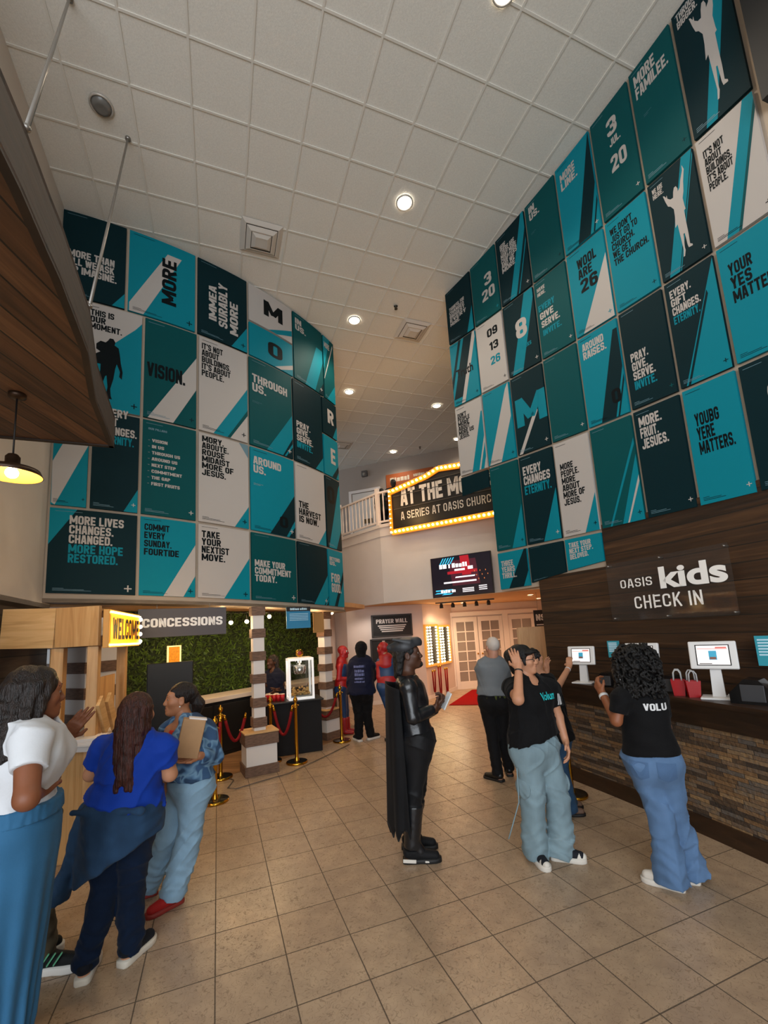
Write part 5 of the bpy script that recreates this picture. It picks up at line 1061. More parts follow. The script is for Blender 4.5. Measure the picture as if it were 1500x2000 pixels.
# ============================================================ FIGURES: smooth surfaces grown round a skeleton
def V3(*a): return np.array(a, float)
def nrm(v): v = np.asarray(v, float); return v/max(1e-9, np.linalg.norm(v))
class Field:
    """a union of rounded shapes blended into one continuous skin, meshed by surface nets"""
    def __init__(s): s.p = []
    def add(s, fn, lo, hi, k=.02, op='u'): s.p.append((fn, np.asarray(lo, float), np.asarray(hi, float), k, op)); return s
    def cap(s, a, b, ra, rb, k=.02, flat=False, op='u', sq=None):
        a, b = np.asarray(a, float), np.asarray(b, float); ab = b-a; L2 = max(1e-9, ab@ab); L = math.sqrt(L2); R = max(ra, rb)
        def fn(P):
            q = P-a; t = (q@ab)/L2; tc = np.clip(t, 0, 1); d = np.linalg.norm(q-tc[..., None]*ab, axis=-1)-(ra+(rb-ra)*tc)
            if flat: d = np.maximum(d, np.maximum(-t-.02, t-1)*L)
            return d
        return s.add(fn, np.minimum(a, b)-R, np.maximum(a, b)+R, k, op)
    def ell(s, c, r, M=None, k=.02, op='u'):
        c = np.asarray(c, float); r = np.asarray(r, float); M = np.eye(3) if M is None else M   # rows of M are the axes
        def fn(P):
            q = (P-c)@M.T; k0 = np.linalg.norm(q/r, axis=-1); k1 = np.linalg.norm(q/(r*r), axis=-1); return k0*(k0-1)/np.maximum(k1, 1e-6)
        R = r.max(); return s.add(fn, c-R, c+R, k, op)
    def loft(s, secs, k=.02, flat=(False, False), op='u'):
        """secs = [(centre, half width, half depth, right vector)]; elliptic sections along a spine"""
        C = [np.asarray(q[0], float) for q in secs]
        def fn(P):
            D = None
            for i in range(len(secs)-1):
                a, b = C[i], C[i+1]; ab = b-a; L2 = ab@ab; L = math.sqrt(L2); ax = ab/L; q = P-a; t = (q@ab)/L2; tc = np.clip(t, 0, 1)
                rr = nrm(np.asarray(secs[i][3], float)+np.asarray(secs[i+1][3], float)); rr = nrm(rr-ax*(rr@ax)); ff = np.cross(ax, rr)
                wa = secs[i][1]+(secs[i+1][1]-secs[i][1])*tc; wb = secs[i][2]+(secs[i+1][2]-secs[i][2])*tc
                x = q@rr; y = q@ff; w = (t-tc)*L; m = np.minimum(wa, wb)
                g = np.sqrt((x/wa)**2+(y/wb)**2); d = (np.sqrt(g*g+(w/m)**2)-1)*m
                if (flat[0] and i == 0) : d = np.maximum(d, -t*L)
                if (flat[1] and i == len(secs)-2): d = np.maximum(d, (t-1)*L)
                D = d if D is None else np.minimum(D, d)
            return D
        R = max(max(q[1], q[2]) for q in secs); lo = np.min(C, axis=0)-R; hi = np.max(C, axis=0)+R
        return s.add(fn, lo, hi, k, op)
    def plane(s, p, n, k=.004):              # cut away everything on the side n points to
        p = np.asarray(p, float); n = nrm(n); return s.add(lambda P: -((P-p)@n), V3(-99, -99, -99), V3(99, 99, 99), k, 's')
    def mesh(s, res, wr=None):
        lo = np.min([q[1] for q in s.p if q[4] == 'u'], axis=0)-3*res; hi = np.max([q[2] for q in s.p if q[4] == 'u'], axis=0)+3*res
        n = np.ceil((hi-lo)/res).astype(int)+1; ax = [lo[i]+np.arange(n[i])*res for i in range(3)]
        D = np.full(n, .2, np.float32)
        for fn, l, h, k, op in s.p:
            pad = k+2.5*res; i0 = np.clip(np.floor((l-pad-lo)/res).astype(int), 0, n); i1 = np.clip(np.ceil((h+pad-lo)/res).astype(int)+1, 0, n)
            if np.any(i1 <= i0): continue
            sl = tuple(slice(a, b) for a, b in zip(i0, i1))
            P = np.stack(np.meshgrid(*[ax[i][sl[i]] for i in range(3)], indexing='ij'), -1); d = fn(P); o = D[sl]
            if op == 'u': hh = np.maximum(k-np.abs(o-d), 0)/k; D[sl] = np.minimum(o, d)-hh*hh*k*.25
            else: d = -d; hh = np.maximum(k-np.abs(o-d), 0)/k; D[sl] = np.maximum(o, d)+hh*hh*k*.25
        if wr is not None:
            m = np.abs(D) < 3*res+.03; I = np.argwhere(m); P = lo+I*res; D[m] += wr(P).astype(np.float32)
        D[[0, -1]] = np.maximum(D[[0, -1]], .01); D[:, [0, -1]] = np.maximum(D[:, [0, -1]], .01); D[:, :, [0, -1]] = np.maximum(D[:, :, [0, -1]], .01)
        S = D < 0; c = np.zeros(n-1, np.int8)
        for i in (0, 1):
            for j in (0, 1):
                for k in (0, 1): c += S[i:n[0]-1+i, j:n[1]-1+j, k:n[2]-1+k]
        mix_ = (c > 0) & (c < 8); I = np.argwhere(mix_); idx = np.full(n-1, -1, np.int64); idx[mix_] = np.arange(len(I))
        acc = np.zeros((len(I), 3)); cnt = np.zeros(len(I))
        offs = [np.array((i, j, k)) for i in (0, 1) for j in (0, 1) for k in (0, 1)]
        for a in offs:
            for e in range(3):
                if a[e]: continue
                b = a.copy(); b[e] = 1; A = I+a; B = I+b; da = D[A[:, 0], A[:, 1], A[:, 2]]; db = D[B[:, 0], B[:, 1], B[:, 2]]; x = (da < 0) != (db < 0)
                t = np.where(x, da/np.where(x, da-db, 1), 0); p = A+(B-A)*t[:, None]; acc[x] += p[x]; cnt[x] += 1
        vs = lo+acc/cnt[:, None]*res; fs = []
        for e in range(3):
            u, v = (e+1) % 3, (e+2) % 3; sh = [slice(0, None)]*3; s0 = [slice(None)]*3; s1 = [slice(None)]*3; s0[e] = slice(0, -1); s1[e] = slice(1, None)
            x = S[tuple(s0)] != S[tuple(s1)]; E_ = np.argwhere(x); E_ = E_[(E_[:, u] > 0) & (E_[:, v] > 0) & (E_[:, u] < n[u]-1) & (E_[:, v] < n[v]-1)]
            if not len(E_): continue
            du = np.zeros(3, int); du[u] = 1; dv = np.zeros(3, int); dv[v] = 1
            q = [E_-du-dv, E_-dv, E_, E_-du]; q = np.stack([idx[w[:, 0], w[:, 1], w[:, 2]] for w in q], -1)
            ins = S[E_[:, 0], E_[:, 1], E_[:, 2]]; q[~ins] = q[~ins][:, ::-1]; fs.append(q)
        return vs, np.concatenate(fs)
def grow(name, parts, m, parent, org):
    """parts = [(Field, resolution, wrinkle)] -> one mesh object; org = the thing's base"""
    V, F_, n = [], [], 0
    for f, res, wr in parts:
        v, q = f.mesh(res, wr); V.append(v-np.asarray(org)); F_.append(q+n); n += len(v)
    V = np.concatenate(V); F_ = np.concatenate(F_); me = bpy.data.meshes.new(name)
    me.vertices.add(len(V)); me.vertices.foreach_set('co', V.ravel()); me.loops.add(F_.size); me.loops.foreach_set('vertex_index', F_.ravel().astype(np.int32))
    me.polygons.add(len(F_)); me.polygons.foreach_set('loop_start', np.arange(0, F_.size, 4, dtype=np.int32)); me.polygons.foreach_set('loop_total', np.full(len(F_), 4, np.int32))
    me.polygons.foreach_set('use_smooth', np.ones(len(F_), bool)); me.materials.append(m); me.update(calc_edges=True); me.validate()
    o = bpy.data.objects.new(name, me); COL.objects.link(o); o.parent = parent; return o
def wrinkle(seed, f, amp, zmul=1.0, warp=2.0):
    r = np.random.RandomState(seed); K = r.normal(size=(4, 3))*f; K[:, 2] *= zmul; ph = r.uniform(0, 6.28, 4); K2 = r.normal(size=(4, 3))*f*.45
    def fn(P):
        o = 0
        for a, b, c in zip(K, K2, ph): o = o+np.sin(P@a+warp*np.sin(P@b+c)+c)
        return o*amp/3
    return fn
def crease(seed, f, amp, zmul=1.0, warp=1.6, n=3):
    r = np.random.RandomState(seed+100); K = r.normal(size=(n, 3))*f; K[:, 2] *= zmul; ph = r.uniform(0, 6.28, n); K2 = r.normal(size=(n, 3))*f*.5; K3 = r.normal(size=(n, 3))*f*.22
    def fn(P):
        o = 0
        for a, b, d, c in zip(K, K2, K3, ph): o = o-((1-np.abs(np.sin(P@a+warp*np.sin(P@b+c)+c)))**3)*np.clip(.5+.9*np.sin(P@d+c*2), 0, 1)
        return o*amp
    return fn
def addw(*fs): return lambda P: sum(f(P) for f in fs)
def fv(deg): a = rad(deg); return V3(sin(a), -cos(a), 0)          # 0 faces the viewer, 90 right, 180 away
def rv(deg): f = fv(deg); return V3(f[1], -f[0], 0)                # that figure's own right
UPV = V3(0, 0, 1)
SKIN = {}
def skin(name, c):
    if name not in SKIN:
        m = mat('skin_'+name, c, .5, spec=.4, noise=(18, .06, 3)); b = m.node_tree.nodes['Principled BSDF']; b.inputs['Subsurface Weight'].default_value = .12; b.inputs['Subsurface Radius'].default_value = (.02, .008, .004); SKIN[name] = m
    return SKIN[name]
def fabric(name, c, rough=.85, amp=.08, sc=140): return mat(name, c, rough, spec=.2, sheen=.03, noise=(6, amp, 5), bump=(sc, .07))
def denim(name, c, amp=.18):
    if name in MATS: return MATS[name]
    return mat(name, c, .85, spec=.15, sheen=.04, noise=(5, amp, 8, (1.6, 1.6, .7)), bump=(380, .2, (1, 1, .5)))
def head_field(c, M, s, parts, female=True, jaw=1.0):
    """c = middle of the head, rows of M = right, forward, up"""
    f = Field(); g = lambda x, y, z: c+(V3(x, y, z)*s)@M
    f.ell(g(0, -.012, .035), V3(.076, .098, .088)*s, M, .02); f.ell(g(0, .022, -.045), V3(.060*jaw, .068, .078)*s, M, .03)
    f.ell(g(0, .070, -.100), V3(.030*jaw, .026, .022)*s, M, .035); f.cap(g(-.034, .076, .030), g(.034, .076, .030), .016*s, .016*s, .03)
    for x in (-1, 1):
        f.ell(g(x*.043, .056, -.022), V3(.024, .026, .022)*s, M, .03); f.ell(g(x*.034, .101, .006), V3(.018, .010, .011)*s, M, .014, 's')
        f.ell(g(x*.078, -.008, -.008), V3(.010, .022, .033)*s, M, .008); f.ell(g(x*.088, -.002, -.006), V3(.006, .012, .020)*s, M, .006, 's')
        f.ell(g(x*.013, .098, -.034), V3(.009, .011, .008)*s, M, .01)
    f.cap(g(0, .088, .014), g(0, .106, -.030), .008*s, .0125*s, .018); f.ell(g(0, .087, -.066), V3(.026, .014, .016)*s, M, .016)
    f.ell(g(0, .097, -.0655), V3(.026, .010, .0022)*s, M, .004, 's')
    return f, g
def hand_field(W, d, n, right, s, curl=.25, spread=1.0, thumb=.5):
    d, n = nrm(d), np.asarray(n, float); n = nrm(n-d*(n@d)); t = np.cross(d, n) if right else np.cross(n, d); f = Field()
    W = np.asarray(W, float)
    for i, (kx, ky) in enumerate(((.028, .086), (.0095, .090), (-.009, .086), (-.026, .078))):
        K = W+(d*ky+t*kx)*s; f.cap(W+(d*.008+t*kx*.55)*s, K, .0155*s, .0118*s, .014)
        p = K; l = (1, 1.1, 1.0, .80)[i]; a = 0; w = nrm(d+t*kx*2.2*spread)
        for seg, (ln, r0, r1, bend) in enumerate(((.044, .0098, .0088, 62), (.027, .0088, .0080, 80), (.022, .0080, .0062, 50))):
            a += rad(bend)*curl; v = nrm(w*cos(a)+n*sin(a)); q = p+v*ln*l*s; f.cap(p, q, r0*s, r1*s, .004); p = q
    f.ell(W+(d*.045+n*.006)*s, V3(.036, .045, .013)*s, np.stack([t, d, n]), .012)
    b = W+(d*.022+t*.026)*s; v = nrm(t*.75+d*.75+n*(.2+.6*thumb)); q = b+v*.042*s; f.cap(W+(d*.012+t*.012)*s, b, .015*s, .0135*s, .012); f.cap(b, q, .0135*s, .0105*s, .008)
    v2 = nrm(d*.9+t*.25*(1-thumb)+n*(.25+.5*thumb)); f.cap(q, q+v2*.03*s, .0105*s, .0078*s, .005); return f
def person(label, J, look, group=None):
    """J: joints in the place (metres); look: build, facing angles and clothes"""
    L = dict(s=1.0, fat=1.0, fp=0, fc=None, fh=None, nod=0, tilt=0, female=True, skin='tan', res=.009, bust=0, hands=(None, None), face=True, hr=1.0); L.update(look)
    s, fat = L['s'], L['fat']; fc = L['fp'] if L['fc'] is None else L['fc']; fh = fc if L['fh'] is None else L['fh']
    J = {k: np.asarray(v, float) for k, v in J.items()}
    P, N, H = J['pelvis'], J['neck'], J['head']; rp, rc, fpv, fcv = rv(L['fp']), rv(fc), fv(L['fp']), fv(fc)
    base = V3(P[0], P[1], J.get('floor', V3(0, 0, 0))[2]); base[:2] = (J['anL'][:2]+J['anR'][:2])/2
    t = thing('person', label, 'person', tuple(base), group=group); res = L['res']; near = res < .0105
    hipw = .088*s*fat
    HL, HR = P-rp*hipw-UPV*.03*s, P+rp*hipw-UPV*.03*s; J['hipL'], J['hipR'] = HL, HR
    ax = N-P
    def torso(f, e=0, k=.03, lo=0, hi=1.0):
        fa = fat; fem = L['female']; w = [(-.13, .135 if fem else .125, .108), (-.02, .178 if fem else .162, .128), (.20, .150 if fem else .152, .108), (.36, .136 if fem else .150, .100), (.58, .148 if fem else .162, .112), (.78, .160 if fem else .180, .112), (.92, .135 if fem else .155, .085), (1.0, .062, .06)]
        sec = []
        for q, a, b in w:
            m = np.clip(q, 0, 1); c = P+ax*q+fcv*(.018*s*math.sin(pi*min(1, max(0, q)))*(1 if q > .4 else -.4)); ff = fa if q < .7 else (1+(fa-1)*.5)
            sec.append((c, a*s*ff+e, b*s*ff+e, rp*(1-m)+rc*m))
        f.loft(sec, k)
        if L['bust'] and e < .05:
            for sg in (-1, 1): f.ell(P+ax*.66+rc*sg*.066*s*fa+fcv*(.085*s*fa), V3(.062, .055, .062)*s*L['bust']+e*.9, np.stack([rc, fcv, UPV]), .04)
        for sg in (-1, 1): f.ell(P-UPV*.055*s+rp*sg*.07*s*fa-fpv*.062*s*fa, V3(.082, .078, .088)*s*fa+e*.8, np.stack([rp, fpv, UPV]), .05)
        return f
    J['_torso'] = torso
    def arms(f, e=0, to=1.0, k=.02, sides='LR', flat=False):
        for q in sides:
            S_, E_, W_ = J['sh'+q], J['el'+q], J['wr'+q]; m = .05*s*(1+(fat-1)*.6)
            f.cap(N-UPV*.035*s, S_, .045*s+e, .050*s*(1+(fat-1)*.5)+e, .03)
            if to <= 1: f.cap(S_, S_+(E_-S_)*to, m+e, (m-.010*s)+e, k, flat and to < 1)
            else:
                f.cap(S_, E_, m+e, .040*s*(1+(fat-1)*.6)+e, k); f.cap(E_, E_+(W_-E_)*(to-1), .040*s*(1+(fat-1)*.6)+e, .029*s+e, k, flat and to < 2)
        return f
    J['_arms'] = arms
    # --- body
    f = Field(); torso(f); arms(f, 0, 2.0)
    f.cap(N-UPV*.02, H-UPV*.06*s+(N-H)*.1, .056*s*(1 if L['female'] else 1.12), .052*s*(1 if L['female'] else 1.12), .03)
    for q in 'LR':
        Hp, K, A = J['hip'+q], J['kn'+q], J['an'+q]; f.cap(Hp, K, .082*s*fat, .050*s*fat, .03); f.cap(K, A, .047*s*fat, .032*s, .02)
        c = K+(A-K)*.3; f.ell(c-fpv*.012, V3(.038, .042, .11)*s, None, .03)
        tv = fv(J['toe'+q]) if np.ndim(J['toe'+q]) == 0 else nrm(J['toe'+q]); f.cap(A-UPV*.045*s-tv*.025*s, A-UPV*.055*s+tv*.13*s, .034*s, .026*s, .02)
    fm = -1 if fh is None else fh
    hf, hr_ = fv(fh), rv(fh); a = rad(L['nod']); fwd = nrm(hf*cos(a)+UPV*sin(a)); upv = nrm(np.cross(hr_, fwd)); b_ = rad(L['tilt']); r2 = nrm(hr_*cos(b_)+upv*sin(b_)); upv = nrm(np.cross(r2, fwd)); M = np.stack([r2, fwd, upv])
    hs = s*L['hr']; Fh, g = head_field(H, M, hs, None, L['female'], 1.0 if L['female'] else 1.1)
    Fh.cap(N-UPV*.0, H+((0*N)+V3(0, -.02, -.075)*hs)@M, .056*s*(1 if L['female'] else 1.12), .050*s*(1 if L['female'] else 1.15), .025)
    parts = [(f, res, None), (Fh, .0045 if near else .009, None)]
    for q, hd in zip('LR', L['hands']):
        if hd is None: hd = {}
        W_ = J['wr'+q]; fd = nrm(W_-J['el'+q]); inn = (rc if q == 'L' else -rc)
        hh = hand_field(W_, hd.get('d', fd), hd.get('n', inn), q == 'R', s*hd.get('s', 1.0), hd.get('curl', .35), hd.get('spread', 1), hd.get('thumb', .4)); hh.cap(W_-fd*.05, W_+nrm(hd.get('d', fd))*.012, .031*s, .026*s, .012)
        parts.append((hh, .0036 if near else .007, None))
    body = grow('body', parts, skin(L['skin'], L.get('skinc', '#a56f4e')), t, base)
    if L['face']:
        e_ = MB()
        for sg in (-1, 1):
            c = g(sg*.033, .0775, .005)-base; e_.m = 0; e_.ball(tuple(c), .0128*hs, 8); c2 = c+M[1]*.0062*hs; e_.m = 1; e_.ball(tuple(c2), .0080*hs, 7)
        e_.build('eyes', [mat('eye_white', '#988f88', .3), mat('iris_brown', '#20130c', .2)], t); ld = Field()
        for sg in (-1, 1): c = g(sg*.033, .0780, .0085); ld.ell(c, V3(.0150, .0140, .0115)*hs, M, .003); ld.ell(g(sg*.033, .088, -.0025), V3(.022, .018, .0098)*hs, M, .002, 's')
        grow('eyelids', [(ld, .0022, None)], skin(L['skin'], L.get('skinc', '#a56f4e')), t, base)
        bw = Field(); lp = Field()
        for sg in (-1, 1): bw.cap(g(sg*.014, .0935, .031), g(sg*.034, .0905, .037), .0044*hs, .0042*hs, .003); bw.cap(g(sg*.034, .0905, .037), g(sg*.052, .077, .031), .0042*hs, .003*hs, .003)
        grow('eyebrows', [(bw, .0022, None)], mat('brow_dark', '#1a0f0a', .8), t, base)
        lp.ell(g(0, .0945, -.0605), V3(.021, .007, .0042)*hs, M, .004); lp.ell(g(0, .0935, -.0710), V3(.019, .0075, .0052)*hs, M, .003); grow('lips', [(lp, .0024, None)], mat('lips_'+L['skin'], L.get('lipc', '#8a4038'), .4), t, base)
    J.update(_t=t, _b=base, _g=g, _M=M, _s=s, _fat=fat, _res=res, _rp=rp, _rc=rc, _fp=fpv, _fc=fcv, _ax=ax, _body=body, _hs=hs); return J
def shirt(J, m, sleeve=.55, hem=-.12, e=.016, name='t_shirt', loose=.0, wr=.005, seed=1, neck=.93, sides='LR', hemtilt=None, bulge=0):
    f = Field(); J['_torso'](f, e+loose*.3); P, ax, s = J['pelvis'], J['_ax'], J['_s']
    if loose > .005 or hem < -.05:
        c = P+ax*.34; f.loft([(P+ax*hem*1.15, (.178+loose)*s*J['_fat']+e, (.135+loose)*s*J['_fat']+e, J['_rp']), (P, (.182+loose)*s*J['_fat']+e, (.138+loose)*s*J['_fat']+e, J['_rp']), (c, (.150+loose)*s*J['_fat']+e, (.115+loose)*s*J['_fat']+e, J['_rp']), (P+ax*.62, .150*s*J['_fat']+e, .115*s*J['_fat']+e, J['_rc'])], .03)
    if bulge: f.ell(P+ax*.25+J['_fc']*.06, V3(.13, .10+bulge, .14)*s, np.stack([J['_rc'], J['_fc'], UPV]), .06)
    J['_arms'](f, e+.004+loose*.25, sleeve, .02, sides, True)
    up = nrm(ax); n = -up if hemtilt is None else nrm(-up+np.asarray(hemtilt)); f.plane(P+ax*hem, n); N = J['neck']; f.cap(N+UPV*.01+J['_fc']*.02, N+UPV*.3, .066*s, .12*s, .006, op='s'); f.ell(N+UPV*.0+J['_fc']*.075, V3(.055, .07, .05)*s, np.stack([J['_rc'], J['_fc'], UPV]), .01, 's')
    Wt = wr if callable(wr) else addw(wrinkle(seed, 22, wr*.8, .8), crease(seed+9, 17, wr*1.5, .8))
    return grow(name, [(f, J['_res'], Wt)], m, J['_t'], J['_b'])
def trousers(J, m, hip=.012, knee=.070, hem=.085, name='trousers', top=.16, wr=.006, seed=3, drop=.03, thigh=None, rise=None):
    f = Field(); P, ax, s, fat = J['pelvis'], J['_ax'], J['_s'], J['_fat']; J['_torso'](f, hip)
    for q in 'LR':
        Hp, K, A = J['hip'+q], J['kn'+q], J['an'+q]; th = (.088*s*fat+hip) if thigh is None else thigh; A2 = A+(A-K)/np.linalg.norm(A-K)*drop
        kr = max(knee, .056*s*fat+hip*.6); Md = Hp+(K-Hp)*.3; mr = th+(kr-th)*.3; f.cap(Hp, Md, th, mr, .06); f.cap(Md, K, mr, kr, .012); f.cap(K, A2, max(knee, .056*s*fat+hip*.6), hem, .010, True)
    f.plane(P+ax*top, nrm(ax))
    z0 = min(J['anL'][2], J['anR'][2])
    def low(P_):
        h = P_[:, 2]-z0; return np.sin(h*75+3*np.sin(P_[:, 0]*21)+2*np.sin(P_[:, 1]*17))*wr*.55*np.exp(-((h-.08)/.16)**2)+np.sin(h*60+3*np.sin(P_[:, 0]*25))*wr*.35*np.exp(-((h-.42)/.10)**2)
    return grow(name, [(f, J['_res'], addw(wrinkle(seed, 16, wr*.7, .5), crease(seed+5, 15, wr*1.2, 1.0), low))], m, J['_t'], J['_b'])
def shoes(J, mu, ms, L=.27, W=.048, h=.075, sole=.032, name='shoe', toe_up=0, cap=None, z=None):
    for q in 'LR':
        A = J['an'+q]; d = fv(J['toe'+q]) if np.ndim(J['toe'+q]) == 0 else nrm(J['toe'+q]); s = J['_s']; z0 = (J['_b'][2] if z is None else z); c = V3(A[0], A[1], z0)-d*.075*s; r = np.cross(d, UPV); L_ = L*s
        def g(x, y, zz): return c+d*x*L_+r*y+UPV*zz
        f = Field(); f.cap(g(.16, 0, sole+.045), g(.30, 0, sole+.045), W*.82, W*.85, .03); f.cap(g(.30, 0, sole+.035), g(.84, 0, sole+.014), W*.88, W*.70, .03); f.cap(g(.20, 0, sole+.05), A+UPV*.01, W*.80, .046, .03)
        f.plane(g(0, 0, sole), -UPV); f.plane(A+UPV*.012, UPV)
        o = grow(name, [(f, min(.007, J['_res']), None)], mu, J['_t'], J['_b'])
        mb = MB(); pr = [(.0, .55), (.04, .8), (.12, .92), (.30, .92), (.50, .90), (.70, 1.05), (.85, .98), (.95, .70), (1.0, .30)]; pts = [(x, W*y) for x, y in pr]+[(x, -W*y) for x, y in pr[::-1]]; n = len(pts); vs = []
        for zz, k in ((.0, .97), (.006, 1.02), (sole*.8, 1.03), (sole+.004, .98)): vs += [g(x, y*k, zz)-J['_b'] for x, y in pts]
        mb.smooth = True; mb.raw([tuple(v) for v in vs], [[r_*n+i, r_*n+(i+1) % n, (r_+1)*n+(i+1) % n, (r_+1)*n+i] for r_ in range(3) for i in range(n)]+[list(range(n))[::-1], list(range(3*n, 4*n))]); so = mb.build('sole', ms, o)
        if cap: tc = Field(); tc.cap(g(.80, 0, sole+.012), g(.90, 0, sole+.010), W*.78, W*.60, .02); tc.plane(g(0, 0, sole-.004), -UPV); grow('toe_cap', [(tc, .006, None)], cap, o, J['_b'])
def hair_mat(name, c, c2=None):
    m = mat(name, c, .42, spec=.35, noise=(30, .75, 5, (3, 3, .22)), bump=(90, .8, (2.5, 2.5, .2))); return m
def hair(J, m, strands=(), cap=(.083, .104, .094), off=(0, -.018, .042), front=.045, wr=None, res=None, extra=None, name='hair', cut=True):
    f = Field(); g, M, hs = J['_g'], J['_M'], J['_hs']; f.ell(g(*off), V3(*cap)*hs, M, .02)
    if cut: f.ell(g(0, .085, -.03), V3(.062, .06, .085)*hs, M, .02, 's')
    for a in strands: f.cap(g(*a[0]), g(*a[1]), a[2]*hs, a[3]*hs, a[4] if len(a) > 4 else .02)
    if extra: extra(f, g)
    return grow(name, [(f, res or max(.0055, J['_res']*.7), wr or wrinkle(5, 95, .0035, .25))], m, J['_t'], J['_b'])
def imprint(J, target, draw, name, m, d):
    """lettering laid on a garment: draw() gives a flat mesh (MB) in the place, pressed on along d"""
    mb = draw(); vs = [Vector(v)-Vector(J['_b']) for v in mb.v]; bm = bmesh.new(); bv = [bm.verts.new(v) for v in vs]
    for f in mb.f:
        try: bm.faces.new([bv[i] for i in f])
        except ValueError: pass
    bmesh.ops.triangulate(bm, faces=bm.faces[:])
    for _ in range(4):
        e = [x for x in bm.edges if x.calc_length() > .010]
        if e: bmesh.ops.subdivide_edges(bm, edges=e, cuts=1)
    me0 = target.data; tree = BVHTree.FromPolygons([v.co for v in me0.vertices], [list(p.vertices) for p in me0.polygons]); d = Vector(d).normalized(); bad = []
    for v in bm.verts:
        h = tree.ray_cast(v.co-d*.6, d)
        if h[0] is not None and abs(h[1].dot(d)) > .30: v.co = h[0]-d*.004
        else: bad.append(v)
    bmesh.ops.delete(bm, geom=bad, context='VERTS')
    me = bpy.data.meshes.new(name); bmesh.ops.triangulate(bm, faces=bm.faces[:]); bm.to_mesh(me); bm.free(); me.materials.append(m); o = bpy.data.objects.new(name, me); COL.objects.link(o); o.parent = J['_t']; return o
def jt(Y, **k):
    """joints from picture columns and rows at distance Y (+ an own offset)"""
    o = {}
    for n, v in k.items():
        if n.startswith('toe'): o[n] = v
        else: o[n] = np.array(aty(v[0], v[1], Y+(v[2] if len(v) > 2 else 0)))
    return o
def ground(J, z=.085, fl=0):
    for q in 'LR': J['an'+q][2] = fl+z
    return J
# ============================================================ PEOPLE
blk = fabric('black_cotton', '#09090b', .85, .15); sole_w = mat('sole_white', '#cfc8bd', .6); sole_b = mat('sole_black', '#0f0f10', .6); shoe_k = fabric('shoe_black', '#111113', .7)
denim_l = denim('denim_pale', '#788d95'); denim_m = denim('denim_mid', '#577396', .16); denim_d = denim('denim_navy', '#0a1a30'); denim_j = denim('denim_jacket', '#223a54', .3); denim_ice = denim('denim_ice', '#86a6bd', .14)
def band(J, q, m, name='bracelet', k=.93, r=.034, w=.012):
    E_, W_ = J['el'+q], J['wr'+q]; a = E_+(W_-E_)*k-J['_b']; d = nrm(W_-E_); r *= J['_s']
    return MB().tube([a-d*w/2, a+d*w/2], r, 20).build(name, m, J['_t'])
# ---- man in black costume with long cape
Y = 3.90
J = ground(jt(Y, head=(797, 1279), neck=(794, 1324), pelvis=(815, 1440), shR=(797, 1342, -.19), shL=(806, 1342, .19), elR=(806, 1402, -.24), elL=(818, 1400, .22), wrR=(848, 1384, -.12), wrL=(852, 1384, .04),
      knR=(809, 1548, -.09), knL=(816, 1540, .10), anR=(804, 1650, -.08), anL=(800, 1620, .14), toeR=88, toeL=86))
J = person('man in black armoured costume with long black cape', J, dict(s=1.04, fp=86, fc=80, fh=88, nod=8, female=False, skin='deep', skinc='#4a2c1c', lipc='#4a2620', fat=1.07, res=.008,
      hands=(dict(d=(.75, -.25, .6), n=(-.5, -.3, .6), curl=.75), dict(d=(.8, .25, .6), n=(-.4, .4, .7), curl=.75))))
leather = mat('costume_rubber', '#16171a', .30, spec=.6, noise=(9, .25, 4), bump=(60, .15)); cloth_k = fabric('costume_cloth', '#121214', .6, .2)
def muscle(f):
    s = J['_s']; P, ax = J['pelvis'], J['_ax']
    for sg in (-1, 1):
        f.ell(P+ax*.74+J['_rc']*sg*.075*s+J['_fc']*.085*s, V3(.085, .045, .06)*s, np.stack([J['_rc'], J['_fc'], UPV]), .02)
        for k in range(3): f.ell(P+ax*(.55-.13*k)+J['_rc']*sg*.04*s+J['_fc']*.10*s, V3(.036, .024, .028)*s, np.stack([J['_rc'], J['_fc'], UPV]), .008)
        f.ell(J['sh'+('R' if sg > 0 else 'L')]+UPV*.0, V3(.075, .075, .07), None, .015)
f = Field(); J['_torso'](f, .012); J['_arms'](f, .012, 1.92, .012, 'LR', True); muscle(f)
for q in 'LR':
    E_, S_, W_ = J['el'+q], J['sh'+q], J['wr'+q]; f.ell(S_+(E_-S_)*.5, V3(.058, .058, .09), None, .012); f.cap(E_+(W_-E_)*.15, E_+(W_-E_)*.8, .058, .046, .006, True)
f.plane(J['pelvis']+J['_ax']*.06, -UPV); f.plane(J['neck']+UPV*.03, UPV)
top_ = grow('armoured_top', [(f, .007, wrinkle(3, 40, .0018))], leather, J['_t'], J['_b'])
trousers(J, cloth_k, .014, .066, .052, 'costume_trousers', .12, .007, 4, -.16)
f = Field()
for q in 'LR':
    K, A = J['kn'+q], J['an'+q]; f.cap(K+(A-K)*.22, A+UPV*.02, .074, .062, .02, True); f.ell(K+(A-K)*.28+J['_fp']*.03, V3(.045, .05, .075), None, .012); f.cap(A+UPV*.05+J['_fp']*.03, A-UPV*.01+J['_fp']*.07, .045, .04, .015); f.cap(K+(A-K)*.4+J['_fp']*.055, K+(A-K)*.85+J['_fp']*.05, .018, .016, .008)
grow('boot_guard', [(f, .007, wrinkle(8, 50, .001))], leather, J['_t'], J['_b'])
shoes(J, shoe_k, sole_b, .30, .052, .085, .026)
mb = MB(); d = fv(88); r_ = np.cross(d, UPV); c = V3(J['anR'][0], J['anR'][1], 0)-J['_b']+r_*.050
mb.bar(tuple(c-d*.075+UPV*.030), tuple(c+d*.03+UPV*.022), .012, .026, .004); mb.bar(tuple(c+d*.10+UPV*.018), tuple(c+d*.15+UPV*.016), .010, .014, .003); mb.build('sole_accent', sole_w, J['_t'])
